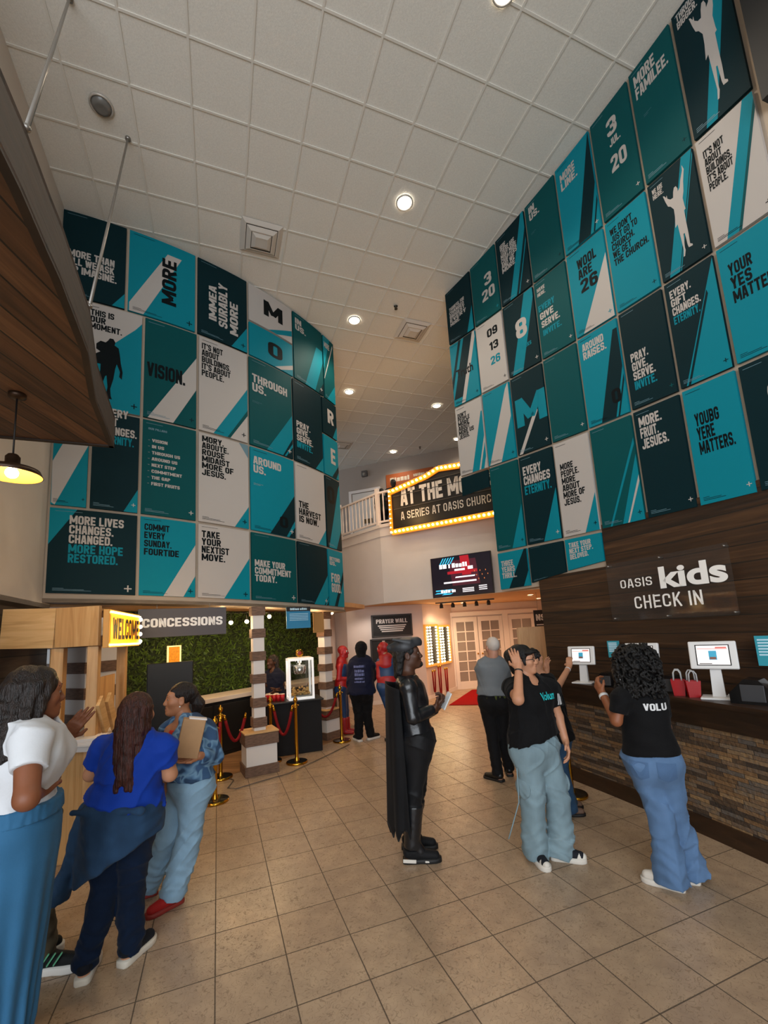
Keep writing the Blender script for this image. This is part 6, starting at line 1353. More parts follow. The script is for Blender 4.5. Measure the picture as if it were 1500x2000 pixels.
f = Field(); c = J['pelvis']+J['_ax']*.07; f.loft([(c-UPV*.028, .178, .145, J['_rp']), (c+UPV*.028, .176, .143, J['_rp'])], .01, (True, True)); grow('belt', [(f, .007, None)], mat('belt_black', '#1d1c1e', .4), J['_t'], J['_b'])
hair(J, hair_mat('hair_black', '#0b0908'), [((-.05, -.07, .0), (-.05, -.10, -.13), .035, .028), ((.05, -.07, .0), (.05, -.10, -.13), .035, .028), ((0, -.09, 0), (0, -.115, -.15), .045, .035)], cut=True)
def cowl(f, g):
    f.ell(g(0, .0, .088), V3(.092, .118, .05), J['_M'], .02); f.cap(g(-.075, .03, .10), g(-.085, -.10, .15), .024, .010, .02); f.cap(g(.075, .03, .10), g(.085, -.10, .15), .024, .010, .02); f.cap(g(0, .09, .085), g(0, -.14, .085), .05, .03, .03)
    f.ell(g(0, .06, .01), V3(.10, .10, .055), J['_M'], .015, 's')
hair(J, mat('cowl_grey', '#2a2c30', .5, noise=(12, .2)), cap=(.094, .116, .075), off=(0, -.012, .072), cut=True, extra=cowl, name='cowl', wr=wrinkle(2, 30, .003))
f = Field(); g = J['_g']; f.ell(g(0, .072, -.098), V3(.036, .034, .026), J['_M'], .02); f.ell(g(0, .094, -.088), V3(.020, .014, .014), J['_M'], .01); f.cap(g(-.024, .094, -.054), g(.024, .094, -.054), .005, .005, .01)
grow('beard', [(f, .0045, wrinkle(4, 160, .002))], hair_mat('hair_black', '#0b0908'), J['_t'], J['_b'])
# cape: a thick hanging sheet wrapped round the back
mb = MB(); NU, NV_ = 28, 40; vs = []
top = J['neck']; zt_ = top[2]-.02; zb_ = .17
for sd_ in (0, 1):
    for j in range(NV_+1):
        v = j/NV_
        for i in range(NU+1):
            u = i/NU*2-1; a = u*1.75; r = .20+.05*v+.014*sin(u*17+2*v)*min(1, v*3); dep = .17+.06*v+.02*sin(u*11)*v
            zz = zt_-(zt_-zb_-(.10*abs(sin(u*9.0)) if True else 0)*1.0)*v-.05*abs(u)*(1-v)
            c = top*(1-v)+J['pelvis']*v; p = V3(c[0], c[1], 0)-J['_fc']*(cos(a*.8)*dep+.02+.03*v)+J['_rc']*sin(a*.75)*r*(1-.12*v); p[2] = zz
            p -= J['_fc']*(-.010*sd_); vs.append(p-J['_b'])
n1 = (NU+1)*(NV_+1); q_ = lambda k, j, i: k*n1+j*(NU+1)+i; fs = []
for j in range(NV_):
    for i in range(NU):
        fs += [[q_(0, j, i), q_(0, j, i+1), q_(0, j+1, i+1), q_(0, j+1, i)], [q_(1, j, i), q_(1, j+1, i), q_(1, j+1, i+1), q_(1, j, i+1)]]
for j in range(NV_):
    for i in (0, NU): fs.append([q_(0, j, i), q_(1, j, i), q_(1, j+1, i), q_(0, j+1, i)])
for i in range(NU):
    for j in (0, NV_): fs.append([q_(0, j, i), q_(1, j, i), q_(1, j, i+1), q_(0, j, i+1)])
mb.smooth = True; mb.raw([tuple(v) for v in vs], fs); mb.build('cape', fabric('cape_black', '#0d0d0f', .75, .2), J['_t'])
hp = (J['wrR']+J['wrL'])/2+V3(.10, 0, .06)
ph = thing('phone', 'pale phone held by the man in the black cape', 'phone', tuple(hp)); MB().box((0, 0, 0), (.012, .075, .15), .3, .004, Matrix.Rotation(.5, 4, 'Y')).build('phone_body', mat('phone_pale', '#cfd3d6', .3), ph)
# ---- woman in black tee and pale cargo jeans, hand at her head
Y = 3.72
J = ground(jt(Y, head=(1021, 1289), neck=(1028, 1327), pelvis=(1044, 1452), shR=(1000, 1342, -.02), shL=(1070, 1342, .04), elR=(1012, 1366, -.30), elL=(1090, 1400, .05), wrR=(1013, 1305, -.16), wrL=(1104, 1446, -.02),
      knR=(1040, 1562, -.02), knL=(1092, 1560, .02), anR=(1045, 1665, .02), anL=(1094, 1672, 0), toeR=10, toeL=70))
J = person('woman in black tee and pale cargo jeans touching her hair', J, dict(s=.98, fat=1.08, fp=28, fc=34, fh=62, nod=4, tilt=-4, skin='fair', skinc='#b98465', lipc='#a05850', bust=.9, res=.008,
      hands=(dict(curl=.35, n=(-.8, .2, 0)), dict(d=(-.12, .35, 1), n=(.25, .9, .1), curl=.22, spread=1.6))))
tee = shirt(J, blk, .62, .10, .018, 't_shirt', .010, .006, 11, hemtilt=(.22, 0, 0), bulge=.02)
trousers(J, denim_l, .016, .086, .102, 'cargo_jeans', .20, .010, 12, .05)
shoes(J, fabric('canvas_dark', '#1a1c22', .8), sole_w, .27, .047, .07, .030, cap=sole_w)
f = Field()
for q, sg in (('R', 1), ('L', -1)): c = J['hip'+q]+(J['kn'+q]-J['hip'+q])*.72+J['_rp']*sg*.085; f.ell(c, V3(.03, .075, .085), np.stack([J['_rp'], J['_fp'], UPV]), .01)
grow('cargo_pocket', [(f, .008, wrinkle(6, 40, .003))], denim_l, J['_t'], J['_b'])
a = J['hipR']+J['_rp']*.12-UPV*.12-J['_b']; props(MB().tube([tuple(a), tuple(a+V3(-.01, 0, -.25)), tuple(a+V3(-.07, 0, -.40)), tuple(a+V3(-.12, -.02, -.50))], .0045, 8).build('strap', denim_l, J['_t']))
hm1 = hair_mat('hair_black', '#0b0908')
def bun(f, g): f.ell(g(-.01, -.10, .05), V3(.055, .05, .05), None, .02); f.ell(g(.05, .07, .062), V3(.04, .04, .018), J['_M'], .02); f.ell(g(-.03, .08, .06), V3(.045, .035, .02), J['_M'], .02)
hair(J, hm1, [((-.07, .03, .03), (-.078, .025, -.06), .018, .012), ((0, -.09, .02), (.0, -.075, -.08), .05, .04), ((.075, .02, .03), (.08, .03, -.03), .016, .010)], extra=bun)
gl = MB(); g = J['_g']
for sg in (-1, 1):
    c = g(sg*.034, .098, .004); M_ = J['_M']; ring = [c+(M_[0]*cos(k*pi/10)*.024+M_[2]*sin(k*pi/10)*.019)-J['_b'] for k in range(21)]; gl.tube([tuple(p) for p in ring], .0022, 6)
    gl.tube([tuple(g(sg*.058, .095, .008)-J['_b']), tuple(g(sg*.083, .02, .006)-J['_b']), tuple(g(sg*.085, -.01, .0)-J['_b'])], .0022, 6)
gl.tube([tuple(g(-.01, .103, .006)-J['_b']), tuple(g(.01, .103, .006)-J['_b'])], .0022, 6); gl.build('glasses', mat('glasses_black', '#0b0b0c', .3), J['_t'])
band(J, 'R', mat('bracelet_dark', '#26201c', .5), 'bracelet', .90)
def tx(body, org, ex, h, w, bold=.02):
    def d():
        mb = MB(); put_text(mb, body, org, ex, (0, 0, 1), h, w=w, align='c', bold=bold, res=3); return mb
    return d
c = J['pelvis']+J['_ax']*.70+J['_fc']*.25+rv(34)*-.045
imprint(J, tee, tx('Volum', c, -rv(34), .06, .18, .012), 'shirt_lettering', mat('print_cyan', '#1fc4c8', .6, emit='#1fc4c8', es=.0), -J['_fc'])
c = J['shL']+(J['elL']-J['shL'])*.35
def patch(): mb = MB(); e = V3(.9, -.3, 0); [mb.raw([tuple(c+V3(.3, -.45, 0)+nrm(e)*x+UPV*z) for x, z in P_], [[0, 1, 2, 3]]) for P_ in ([(-.03, -.05), (-.018, -.05), (-.010, .04), (-.024, .04)], [(-.006, -.05), (.008, -.05), (.014, .03), (.0, .04)], [(.018, -.05), (.03, -.05), (.03, .01), (.022, .02)])]; return mb
imprint(J, tee, patch, 'sleeve_print', mat('print_white', '#cfcfcf', .6), nrm((-.3, .45, 0)))
# ---- curly haired woman at the counter, back to the viewer
Y = 3.30
J = ground(jt(Y, head=(1238, 1292, .05), neck=(1247, 1338), pelvis=(1273, 1478), shL=(1213, 1362, -.02), shR=(1283, 1358, .02), elL=(1204, 1408, -.02), elR=(1300, 1420, .12), wrL=(1176, 1354, .18), wrR=(1250, 1390, .30),
      knL=(1292, 1596, .02), knR=(1318, 1592, .04), anL=(1312, 1716, -.02), anR=(1352, 1722, .06), toeL=-128, toeR=160))
J = person('woman with big black curly hair and blue jeans, back turned', J, dict(s=.98, fat=.90, fp=150, fc=158, fh=170, skin='brown', skinc='#8a5335', face=False, res=.008, bust=.8,
      hands=(dict(d=(-.1, .6, .7), n=(.9, .2, 0), curl=.5), None)))
tee = shirt(J, blk, .66, .06, .018, 't_shirt', .006, .006, 21)
jeans = trousers(J, denim_m, .017, .080, .098, 'blue_jeans', .18, .008, 22, .05)
f = Field(); c_ = J['pelvis']+J['_ax']*.10; J['_torso'](f, .023); f.plane(c_+UPV*.035, UPV); f.plane(c_-UPV*.012, -UPV); grow('waistband', [(f, .007, None)], denim('denim_pocket', '#4c678a', .1), J['_t'], J['_b'])
shoes(J, mat('sneaker_cream', '#c9c0b4', .7), sole_w, .27, .047, .07, .030)
def pockets():
    mb = MB()
    for sg in (-1, 1):
        c = J['pelvis']-UPV*.055+J['_rp']*sg*.082-J['_fp']*.4; mb.raw([tuple(c+J['_rp']*x+UPV*z) for x, z in ((-.058, .058), (.058, .052), (.054, -.05), (0, -.075), (-.054, -.05))], [[0, 1, 2, 3, 4]])
    return mb
imprint(J, jeans, pockets, 'back_pocket', denim('denim_pocket', '#4c678a', .1), J['_fp'])
def curls(f, g):
    rnd = random.Random(7)
    for k in range(1500):
        th, z = rnd.uniform(0, 2*pi), rnd.uniform(-.33, .13); rr = (.155 if z < -.02 else .155*math.sqrt(max(.05, 1-((z+.02)/.17)**2)))*(.75 if z < -.25 else 1)
        y = -.035+rr*sin(th)*.95
        if y > .07 and z < .05: continue
        f.ell(g(rr*cos(th)*1.02, y, z), V3(1, 1, 1)*rnd.uniform(.007, .014), None, .004)
    f.ell(g(0, -.04, -.02), V3(.135, .12, .14), None, .02); f.ell(g(0, -.07, -.20), V3(.135, .085, .14), None, .03)
hair(J, hair_mat('hair_curly_black', '#090706'), extra=curls, cut=True, wr=wrinkle(12, 130, .006, 1.0))
band(J, 'L', mat('watch_white', '#c9c9c9', .3), 'watch', .88, .035, .022)
c = J['pelvis']+J['_ax']*.68-J['_fc']*.3
imprint(J, tee, tx('VOLUNTEER', c+J['_rc']*.16, J['_rc'], .048, .34), 'shirt_lettering', mat('print_white', '#cfcfcf', .6), J['_fc'])
# ---- woman in white tee and blue wide trousers, hand on hip
Y = 2.12
J = ground(jt(Y, head=(70, 1356), neck=(58, 1412), pelvis=(32, 1610), shR=(58, 1446, -.14), shL=(80, 1436, .16), elR=(52, 1560, -.26), elL=(104, 1500, .26), wrR=(70, 1552, -.06), wrL=(126, 1440, .34),
      knR=(30, 1820, -.06), knL=(40, 1800, .10), anR=(10, 1975, -.05), anL=(26, 1960, .12), toeR=100, toeL=100))
J = person('woman in white tee and wide blue trousers, hand on hip', J, dict(s=1.0, fat=1.14, fp=112, fc=112, fh=142, skin='brown2', skinc='#7c4a30', lipc='#7a3c34', bust=1.15, res=.008,
      hands=(dict(d=(.62, .1, .75), n=(-.3, .9, .1), curl=.10, spread=.5), dict(d=(.15, .9, .45), n=(-.6, .4, -.5), curl=.45))))
shirt(J, fabric('white_cotton', '#c9ccd0', .8, .04), .52, .17, .014, 't_shirt', .004, .006, 31)
f = Field(); P = J['pelvis']; J['_torso'](f, .016); rp = J['_rp']
f.loft([(P+J['_ax']*.17, .180, .140, rp), (P-UPV*.10, .205, .165, rp), (P-UPV*.50+V3(-.03, 0, 0), .205, .150, rp), (P-UPV*.98+V3(-.085, 0, 0), .205, .155, rp)], .03, (True, True)); f.plane(P+J['_ax']*.185, nrm(J['_ax']))
def pleat(Q): a = np.arctan2(Q[:, 1]-P[1], Q[:, 0]-P[0]); h = P[2]-Q[:, 2]; return np.sin(a*13+3.0*h)*.011*np.clip(h, 0, .8)+np.sin(a*7+1)*.009*np.clip(h, 0, .7)
grow('wide_trousers', [(f, .009, addw(wrinkle(32, 16, .004, .4), pleat))], fabric('blue_twill', '#2f6186', .75, .06), J['_t'], J['_b'])
f = Field(); c = P+J['_ax']*.165; f.loft([(c-UPV*.035, .206, .168, rp), (c+UPV*.03, .200, .164, rp)], .01, (True, True)); grow('waistband', [(f, .008, wrinkle(3, 120, .002, .1))], fabric('blue_twill', '#2f6186', .75, .06), J['_t'], J['_b'])
shoes(J, shoe_k, sole_w)
def locks(f, g):
    rnd = random.Random(3)
    for k in range(46):
        a = rnd.uniform(-2.5, 2.5); x0, y0 = .08*sin(a), -.03-.085*cos(a)
        if y0 > .035: continue
        z = .05; p = V3(x0, y0, z); w = rnd.uniform(.014, .022); ph = rnd.uniform(0, 6)
        for j in range(4):
            q = p+V3(.012*sin(ph+j*1.9)+x0*.14, -.016+.012*cos(ph+j*1.7), -.066-rnd.uniform(0, .014)); f.cap(g(*p), g(*q), w, w*.92, .008); p = q
hair(J, hair_mat('hair_dark_brown', '#1a110d'), extra=locks, cap=(.090, .110, .098), wr=wrinkle(15, 70, .006, .5))
band(J, 'L', mat('band_grey', '#6c7076', .5), 'wrist_band', .86, .036, .02)
# ---- person in khaki behind her
Y = 2.86
J = ground(jt(Y, head=(62, 1392), neck=(60, 1432), pelvis=(62, 1600), shR=(42, 1462, -.1), shL=(74, 1462, .14), elR=(40, 1530, -.1), elL=(76, 1530, .14), wrR=(66, 1575, -.12), wrL=(84, 1575, .1),
      knR=(72, 1740, -.05), knL=(58, 1740, .10), anR=(86, 1856, -.02), anL=(52, 1850, .14), toeR=96, toeL=96))
J = person('person in khaki trousers and green striped trainers, mostly hidden', J, dict(s=.95, fp=92, fc=92, fh=92, skin='tan2', skinc='#8a5a3c', female=False, res=.011, face=False))
shirt(J, fabric('khaki_shirt', '#4a4238', .85), .6, -.02, .014, 'shirt'); trousers(J, fabric('khaki_camo', '#4f4636', .85, .35, 60), .012, .075, .062, 'trousers', .16, .010, 41, .0)
shoes(J, fabric('trainer_black', '#16191a', .7), mat('sole_bright', '#dcdad4', .5), .30, .050, .08, .036)
hair(J, hair_mat('hair_dark_brown', '#1a110d'))
A = J['anR']; d = fv(96); st = MB()
for k in range(3):
    b = V3(A[0], A[1], 0)+d*(.02+.036*k)-J['_b']+V3(0, -.050, 0); st.bar(tuple(b+V3(0, -.006, .06)), tuple(b+d*.035+V3(0, .010, .115)), .012, .006)
st.build('shoe_stripe', mat('stripe_green', '#5fae86', .6), J['_t'])
f = Field(); f.cap(A-UPV*.02, A+UPV*.06, .043, .043, .01, True); grow('sock', [(f, .007, None)], mat('sock_white', '#c8ccd2', .8), J['_t'], J['_b'])
# ---- woman in royal blue tee, jacket tied at the waist
Y = 2.80
J = ground(jt(Y, head=(270, 1393), neck=(264, 1440), pelvis=(240, 1590), shL=(204, 1462, .02), shR=(318, 1458, 0), elL=(178, 1512, .05), elR=(332, 1512, .05), wrL=(200, 1516, .28), wrR=(300, 1520, .28),
      knL=(205, 1738, 0), knR=(258, 1728, .04), anL=(168, 1872, -.02), anR=(255, 1842, .10), toeL=-162, toeR=166))
J = person('woman in royal blue tee with denim jacket tied round waist', J, dict(s=.97, fat=1.10, fp=176, fc=176, fh=176, skin='fair2', skinc='#b07d5e', face=False, res=.008, bust=.9))
shirt(J, fabric('royal_blue', '#0a3390', .8, .08), .62, .16, .018, 't_shirt', .012, .007, 51)
trousers(J, denim_d, .010, .072, .064, 'navy_jeans', .16, .007, 52, .03)
shoes(J, fabric('canvas_navy', '#10141c', .8), mat('sole_ivory', '#cdc5b6', .6), .27, .047, .07, .030)
P = J['pelvis']; rp = J['_rp']; ax = J['_ax']; b = J['_fp']
f = Field(); f.loft([(P+ax*.20, .185, .145, rp), (P+ax*.02, .225, .195, rp), (P-UPV*.16, .250, .215, rp), (P-UPV*.36, .262, .205, rp)], .03, (True, True))
f2 = [(P+ax*.12-b*.02, .178, .138, rp), (P-UPV*.1-b*.0, .19, .15, rp), (P-UPV*.40, .21, .16, rp)]
f.plane(P-UPV*.23-b*.2, nrm(-UPV+rp*.55)); f.plane(P+b*.10, b)
f.loft([(P-rp*.185-b*.03+ax*.10, .05, .06, b), (P-rp*.235-b*.08-UPV*.20, .075, .05, b), (P-rp*.31-b*.10-UPV*.42, .085, .045, b)], .02, (False, True))
f.cap(P+ax*.17-b*.16+rp*.2, P+ax*.17-b*.16-rp*.2, .016, .016, .02)
def fold(Q): return np.sin((Q-P)@rp*38+2.2*np.sin((Q[:, 2])*9))*.005+np.sin((Q-P)@rp*15-(Q[:, 2])*12)*.006
grow('tied_jacket', [(f, .008, addw(fold, wrinkle(53, 30, .004)))], denim_j, J['_t'], J['_b'])
def straight(f, g):
    rnd = random.Random(5)
    for k in range(54):
        a = rnd.uniform(-2.2, 2.2); x0, y0 = .082*sin(a), -.025-.088*cos(a)
        if y0 > .02: continue
        p = V3(x0, y0, .04); w = rnd.uniform(.010, .016); n_ = 7; L_ = rnd.uniform(.38, .47)
        for j in range(n_):
            q = p+V3(-x0*.03+.004*sin(k+j), (-.012 if j < 2 else -.004)+.002*sin(k*2+j), -L_/n_); f.cap(g(*p), g(*q), w, w*.95, .008); p = q
hair(J, hair_mat('hair_auburn', '#38180f'), extra=straight, cap=(.088, .108, .096), wr=wrinkle(16, 120, .003, .12))
# ---- woman in patchwork denim jacket holding a box
Y = 3.42
J = ground(jt(Y, head=(352, 1366), neck=(365, 1408), pelvis=(368, 1522), shR=(332, 1428, -.02), shL=(402, 1424, .02), elR=(326, 1486, -.06), elL=(420, 1478, .02), wrR=(318, 1530, -.10), wrL=(388, 1476, -.16),
      knR=(330, 1628, .02), knL=(372, 1626, -.02), anR=(288, 1738, .14), anL=(338, 1738, 0), toeR=-62, toeL=-38))
J = person('woman in patterned denim jacket and pale jeans holding a box', J, dict(s=.97, fat=1.10, fp=-42, fc=-40, fh=-64, nod=4, skin='tan', skinc='#a56f4e', lipc='#8f4a40', bust=.9, res=.008,
      hands=(dict(d=(-.75, -.25, -.12), n=(-.1, -.55, .8), curl=.35, thumb=.2), None)))
f = Field(); J['_torso'](f, .006); f.plane(J['pelvis']+J['_ax']*.90, nrm(J['_ax'])); f.plane(J['pelvis']+J['_ax']*.3, -UPV); grow('red_top', [(f, .009, None)], fabric('red_knit', '#b02a20', .8), J['_t'], J['_b'])
pj = mat('patch_denim', '#4c7090', .85); nt, bb = nodes(pj); tc = nt.nodes.new('ShaderNodeTexCoord'); n1 = nt.nodes.new('ShaderNodeTexNoise'); n1.inputs['Scale'].default_value = 9; n1.inputs['Detail'].default_value = 1; n1.inputs['Distortion'].default_value = .8; nt.links.new(tc.outputs['Object'], n1.inputs['Vector'])
nt.links.new(ramp(nt, n1.outputs['Fac'], [(.40, '#233d5c'), (.46, '#4d7192'), (.56, '#6f93ae'), (.60, '#35557a')]), bb.inputs['Base Color'])
f = Field(); J['_torso'](f, .030); J['_arms'](f, .022, 1.85, .02, 'LR', True); f.loft([(J['pelvis']+J['_ax']*.02, .20, .165, J['_rp']), (J['pelvis']+J['_ax']*.55, .185, .15, J['_rc'])], .03); f.plane(J['pelvis']+J['_ax']*.06, -UPV)
c = J['neck']; f.loft([(c-UPV*.05, .105, .09, J['_rc']), (c+UPV*.035, .088, .078, J['_rc'])], .02, (False, True))
f.ell(J['pelvis']+J['_ax']*.84+J['_fc']*.13, V3(.066, .13, .26), np.stack([J['_rc'], J['_fc'], UPV]), .01, 's'); f.cap(c-UPV*.1, c+UPV*.2, .062, .066, .005, op='s')
grow('denim_jacket', [(f, .008, addw(wrinkle(61, 26, .006), wrinkle(62, 60, .002)))], pj, J['_t'], J['_b'])
trousers(J, denim_ice, .012, .086, .086, 'pale_jeans', .20, .008, 62, .02)
shoes(J, fabric('shoe_red', '#9c1f1c', .7), mat('sole_red', '#8a2a22', .6), .27, .048, .07, .022)
hair(J, hair_mat('hair_dark_brown', '#1a110d'), [((0, -.10, .02), (.0, -.135, -.04), .04, .045), ((0, -.135, -.04), (.01, -.12, -.17), .045, .028)], cap=(.082, .102, .090), off=(0, -.022, .045))
MB().ball(tuple(J['_g'](.083, .0, -.045)-J['_b']), .006, 6).ball(tuple(J['_g'](-.083, .0, -.045)-J['_b']), .006, 6).build('earrings', mat('pearl', '#e0dcd4', .2), J['_t'])
bc = J['wrL']+V3(-.05, -.02, .13)
t = thing('cardboard_box', 'tan cardboard box carried under the denim jacket arm', 'box', tuple(bc)); Mx = Matrix.Rotation(.45, 4, 'Z') @ Matrix.Rotation(.22, 4, 'Y')
MB().box((0, 0, 0), (.15, .085, .26), bev=.006, M=Mx).build('carton', mat('carton_tan', '#a8825a', .75, noise=(8, .1)), t); MB().box((.02, -.0, .135), (.12, .075, .012), bev=.003, M=Mx).build('papers', mat('paper', '#d8cfc8', .7), t)
f = MB()
for k in range(4): f.box((.077, -.0, .07-.03*k), (.002, .06, .014), M=Mx)
f.build('label_bars', mat('label_navy', '#26364c', .6), t)
# ---- older man in grey polo
Y = 5.55
J = ground(jt(Y, head=(962, 1264), neck=(962, 1292), pelvis=(966, 1362), shL=(942, 1302, 0), shR=(984, 1302, 0), elL=(940, 1336, .06), elR=(992, 1336, .06), wrL=(944, 1360, .20), wrR=(985, 1358, .22), knL=(962, 1438, 0), knR=(980, 1436, .05), anL=(972, 1508, -.02), anR=(994, 1500, .16), toeL=-140, toeR=172))
J = person('white haired man in grey polo and black trousers, back turned', J, dict(s=1.02, fat=1.06, fp=178, fc=178, fh=-172, female=False, skin='pink', skinc='#c08a70', face=False, res=.011))
shirt(J, fabric('grey_polo', '#71767a', .8), .66, .10, .016, 'polo_shirt', .008, .006, 71); trousers(J, fabric('black_trousers', '#121214', .8), .012, .070, .062, 'trousers', .15, .005, 72, .02); shoes(J, mat('leather_black', '#0e0d0d', .35), sole_b, .28, .048, .07, .02)
hair(J, mat('hair_white', '#c4b8ae', .7), cap=(.0785, .100, .091), off=(0, -.018, .036), wr=wrinkle(3, 140, .001))
f = Field(); c = J['pelvis']+J['_rp']*.02-J['_fp']*.13; f.ell(c+UPV*.0, V3(.15, .02, .06), np.stack([J['_rp'], J['_fp'], UPV]), .01)
grow('olive_hip_wrap', [(f, .008, lambda Q: np.sin(Q[:, 0]*120)*.006)], fabric('olive_mesh', '#4c5426', .8, .3), J['_t'], J['_b'])
# ---- person behind, reaching for the tablet
Y = 4.55
J = ground(jt(Y, head=(1042, 1290), neck=(1060, 1322), pelvis=(1084, 1432), shL=(1062, 1338, .14), shR=(1074, 1340, -.1), elL=(1070, 1350, .34), elR=(1088, 1344, .06), wrL=(1068, 1312, .38), wrR=(1112, 1302, .30), knL=(1090, 1500, .05), knR=(1096, 1500, -.06), anL=(1104, 1566, .10), anR=(1106, 1576, -.06), toeL=88, toeR=84))
J = person('person in black top reaching to the far tablet kiosk', J, dict(s=.92, fp=110, fc=112, fh=108, skin='fair', skinc='#b98465', face=False, res=.011, hands=(dict(curl=.3), dict(d=(.3, .6, .7), n=(.5, .6, -.3), curl=.2))))
shirt(J, blk, .6, -.10, .016, 'black_top', .01, .006, 81); trousers(J, denim('denim_flare', '#2a4560'), .010, .064, .105, 'flared_jeans', .16, .006, 82, .04, None); shoes(J, mat('sandal_tan', '#6b5142', .6), sole_b, .26, .044, .05, .02)
hair(J, hm1, [((0, -.09, .0), (.0, -.10, -.16), .05, .045), ((.06, -.05, 0), (.06, -.06, -.14), .03, .02), ((-.06, -.05, 0), (-.06, -.06, -.14), .03, .02)], wr=wrinkle(9, 80, .006)); band(J, 'R', mat('watch_white', '#c9c9c9', .3), 'bracelet', .86, .033, .012)
# ---- queue at the prayer wall
red_s = mat('suit_red', '#9c0f14', .5, noise=(8, .1)); blue_s = mat('suit_blue', '#12365f', .5, noise=(8, .15))
def hoodcap(J, m, e=.008, name='mask'):
    f, g = head_field(J['head'], J['_M'], J['_hs']*1.05, None); N = J['neck']; f.cap(N-UPV*.03, J['head']-UPV*.05, .074, .070, .02); return grow(name, [(f, .0075, None)], m, J['_t'], J['_b'])
def suit(J, seed):
    f = Field(); J['_torso'](f, .008); f.plane(J['pelvis']+J['_ax']*.06, -UPV); f.plane(J['neck']+UPV*.02, UPV); grow('suit_bodice', [(f, .011, None)], blue_s, J['_t'], J['_b'])
    f = Field(); J['_arms'](f, .010, 2.0, .02); c = J['pelvis']+J['_ax']*.80; f.loft([(c, .150, .122, J['_rc']), (c+UPV*.10, .12, .10, J['_rc'])], .03)
    for q in 'LR': f.cap(J['wr'+q], J['wr'+q]+nrm(J['wr'+q]-J['el'+q])*.10, .036, .034, .02)
    c = J['pelvis']+J['_ax']*.10; f.loft([(c-UPV*.03, .178, .140, J['_rp']), (c+UPV*.03, .172, .136, J['_rp'])], .01); grow('suit_sleeves_and_belt', [(f, .011, None)], red_s, J['_t'], J['_b'])
    trousers(J, blue_s, .008, .058, .044, 'suit_legs', .10, .002, seed, -.20); f = Field()
    for q in 'LR': K, A = J['kn'+q], J['an'+q]; f.cap(K+(A-K)*.45, A, .056, .044, .02); d = fv(J['toe'+q]); f.cap(A-UPV*.045, A-UPV*.055+d*.14, .042, .032, .02)
    f.plane(V3(0, 0, .004), -UPV); grow('suit_boots', [(f, .010, None)], red_s, J['_t'], J['_b'])
Y = 7.65
J = ground(jt(Y, head=(748, 1268), neck=(753, 1287), pelvis=(757, 1336), shL=(741, 1297, 0), shR=(770, 1296, .06), elL=(741, 1322, -.03), elR=(776, 1320, .12), wrL=(745, 1346, .02), wrR=(768, 1330, .28), knL=(760, 1386, 0), knR=(768, 1386, .06), anL=(760, 1440, -.02), anR=(772, 1438, .10), toeL=-168, toeR=170))
J = person('person in red and blue bodysuit with red hood, back turned', J, dict(s=1.0, fp=178, fc=176, fh=-135, female=False, skin='tan', face=False, res=.012)); suit(J, 91); hoodcap(J, red_s)
shoes(J, mat('sneaker_cream', '#c9c0b4', .7), sole_b, .28, .05, .07, .03)
f = Field(); f.ell(J['_g'](-.036, .082, .010), V3(.024, .014, .030), J['_M'], .004); f.ell(J['_g'](.036, .082, .010), V3(.024, .014, .030), J['_M'], .004); grow('mask_lenses', [(f, .005, None)], mat('lens_grey', '#9a9a98', .3), J['_t'], J['_b'])
Y = 8.45
J = ground(jt(Y, head=(670, 1273), neck=(668, 1291), pelvis=(668, 1342), shL=(664, 1301, .12), shR=(664, 1301, -.12), elL=(668, 1326, .14), elR=(662, 1326, -.14), wrL=(686, 1324, .10), wrR=(684, 1326, -.08), knL=(676, 1388, .06), knR=(672, 1388, -.06), anL=(680, 1430, .08), anR=(674, 1432, -.06), toeL=80, toeR=80))
J = person('slim person in red and blue bodysuit facing right', J, dict(s=.93, fp=86, fc=84, fh=80, female=True, skin='tan', face=False, res=.012)); suit(J, 92); hoodcap(J, red_s)
f = Field(); f.ell(J['_g'](-.036, .088, .010), V3(.024, .014, .026), J['_M'], .004); f.ell(J['_g'](.036, .088, .010), V3(.024, .014, .026), J['_M'], .004); grow('mask_lenses', [(f, .005, None)], mat('lens_grey', '#9a9a98', .3), J['_t'], J['_b'])
Y = 7.85
J = ground(jt(Y, head=(706, 1268), neck=(706, 1287), pelvis=(706, 1348), shL=(690, 1299, 0), shR=(722, 1299, .02), elL=(686, 1330, .04), elR=(727, 1322, .14), wrL=(690, 1352, .14), wrR=(734, 1312, .26), knL=(701, 1398, 0), knR=(717, 1397, .05), anL=(701, 1440, -.02), anR=(724, 1440, .06), toeL=-150, toeR=130))
J = person('person in navy hooded sweatshirt and black trousers, back turned', J, dict(s=1.0, fat=1.08, fp=172, fc=170, fh=160, female=False, skin='deep', skinc='#4a2c1c', face=False, res=.012))
hd = shirt(J, fabric('navy_fleece', '#10142a', .85), 1.85, -.10, .030, 'sweatshirt', .02, .008, 93); trousers(J, blk, .016, .080, .075, 'trousers', .1, .006, 94, .03); shoes(J, shoe_k, sole_w, .28, .05, .07, .03)
hair(J, fabric('hood_black', '#0b0b10', .85), cap=(.105, .125, .115), off=(0, -.012, .03), extra=lambda f, g: f.cap(g(0, -.03, -.03), g(0, -.02, -.14), .085, .085, .04), name='hood', wr=wrinkle(5, 40, .004))
c = J['pelvis']+J['_ax']*.52-J['_fc']*.35
def pr_(): 
    mb = MB(); [smudge(mb, c-J['_rc']*w_/2+V3(0, 0, z_), J['_rc'], w_, h_, k_) for k_, (w_, z_, h_) in enumerate(((.20, .12, .04), (.17, .04, .05), (.17, -.02, .05), (.16, -.08, .035), (.18, -.13, .03)))]; return mb
imprint(J, hd, pr_, 'back_print', mat('print_blue_grey', '#5a6290', .7), J['_fc'])
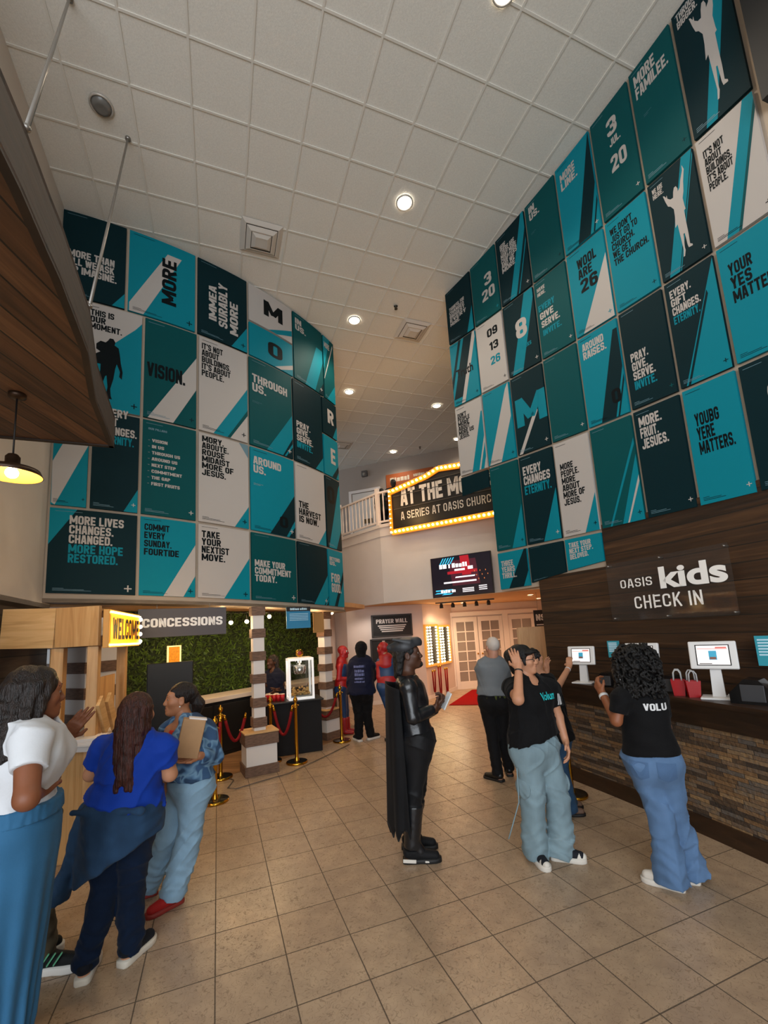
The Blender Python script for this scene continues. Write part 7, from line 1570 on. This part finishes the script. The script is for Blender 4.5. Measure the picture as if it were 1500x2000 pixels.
hp = aty(734, 1308, 8.02); t = thing('paper_sheet', 'white paper held up by the hooded person', 'paper', tuple(hp)); MB().box((0, 0, .03), (.15, .004, .20), .4).build('sheet', mat('paper', '#d8cfc8', .7), t)
# ---- concession worker, landing visitors
Y = 7.88
J = jt(Y, head=(532, 1293), neck=(536, 1309), pelvis=(538, 1366), shR=(524, 1318, 0), shL=(548, 1318, .02), elR=(523, 1338, -.06), elL=(552, 1338, -.04), wrR=(536, 1346, -.14), wrL=(540, 1348, -.14), knL=(545, 1400), knR=(535, 1400), anL=(546, 1440), anR=(534, 1440), toeL=-20, toeR=-40)
J = ground(J); k_ = J['pelvis'][2]
for q in 'LR': J['kn'+q][2] = .48
J = person('worker in dark shirt behind the concession counter', J, dict(s=.96, fp=-25, fc=-25, fh=-40, skin='deep', skinc='#4a2c1c', res=.012, face=False))
shirt(J, fabric('navy_shirt', '#14182a', .85), .7, -.02, .018, 'shirt', .01, .006, 95); trousers(J, blk, .012, .070, .065, 'trousers', .16); shoes(J, shoe_k, sole_b)
hair(J, hair_mat('hair_dark_brown', '#1a110d'), [((.06, -.05, .02), (.085, -.03, -.20), .04, .03), ((-.06, -.05, .02), (-.085, -.03, -.20), .04, .03), ((0, -.08, 0), (0, -.08, -.22), .06, .05)], wr=wrinkle(9, 80, .006))
for (hx, hy, Yb, s_, lab, sk) in ((768, 945, 11.35, .86, 'dark haired visitor at the rail beside the marquee', '#5a3524'), (745, 962, 11.7, .74, 'child at the upper landing rail', '#6a4030')):
    h = aty(hx, hy, Yb); z0 = 4.32; hh = h.z-z0; s_ = hh/1.58
    mk = lambda x, y, z: np.array((h.x+x*s_, h.y+y*s_, z0+z*s_))
    J = dict(head=mk(0, 0, 1.58), neck=mk(0, 0, 1.42), pelvis=mk(0, 0, .95), shL=mk(-.17, 0, 1.38), shR=mk(.17, 0, 1.38), elL=mk(-.22, .04, 1.10), elR=mk(.22, .04, 1.10), wrL=mk(-.2, .2, .95), wrR=mk(.2, .2, .95), knL=mk(-.09, 0, .5), knR=mk(.09, 0, .5), anL=mk(-.09, 0, .085), anR=mk(.09, 0, .085), toeL=180, toeR=180, floor=V3(0, 0, z0))
    J = person(lab, J, dict(s=s_, fp=180, fc=180, fh=180, res=.013, face=False, skin='b'+sk[1:3], skinc=sk)); shirt(J, fabric('dark_green_shirt', '#12201e', .85), .7, -.05, .016, 'shirt'); trousers(J, blk, .012, .065, .06, 'trousers', .16); shoes(J, shoe_k, sole_b, z=z0); hair(J, hair_mat('hair_black', '#0b0908'), [((0, -.08, 0), (0, -.08, -.12), .06, .05)])
bpy.context.view_layer.update()
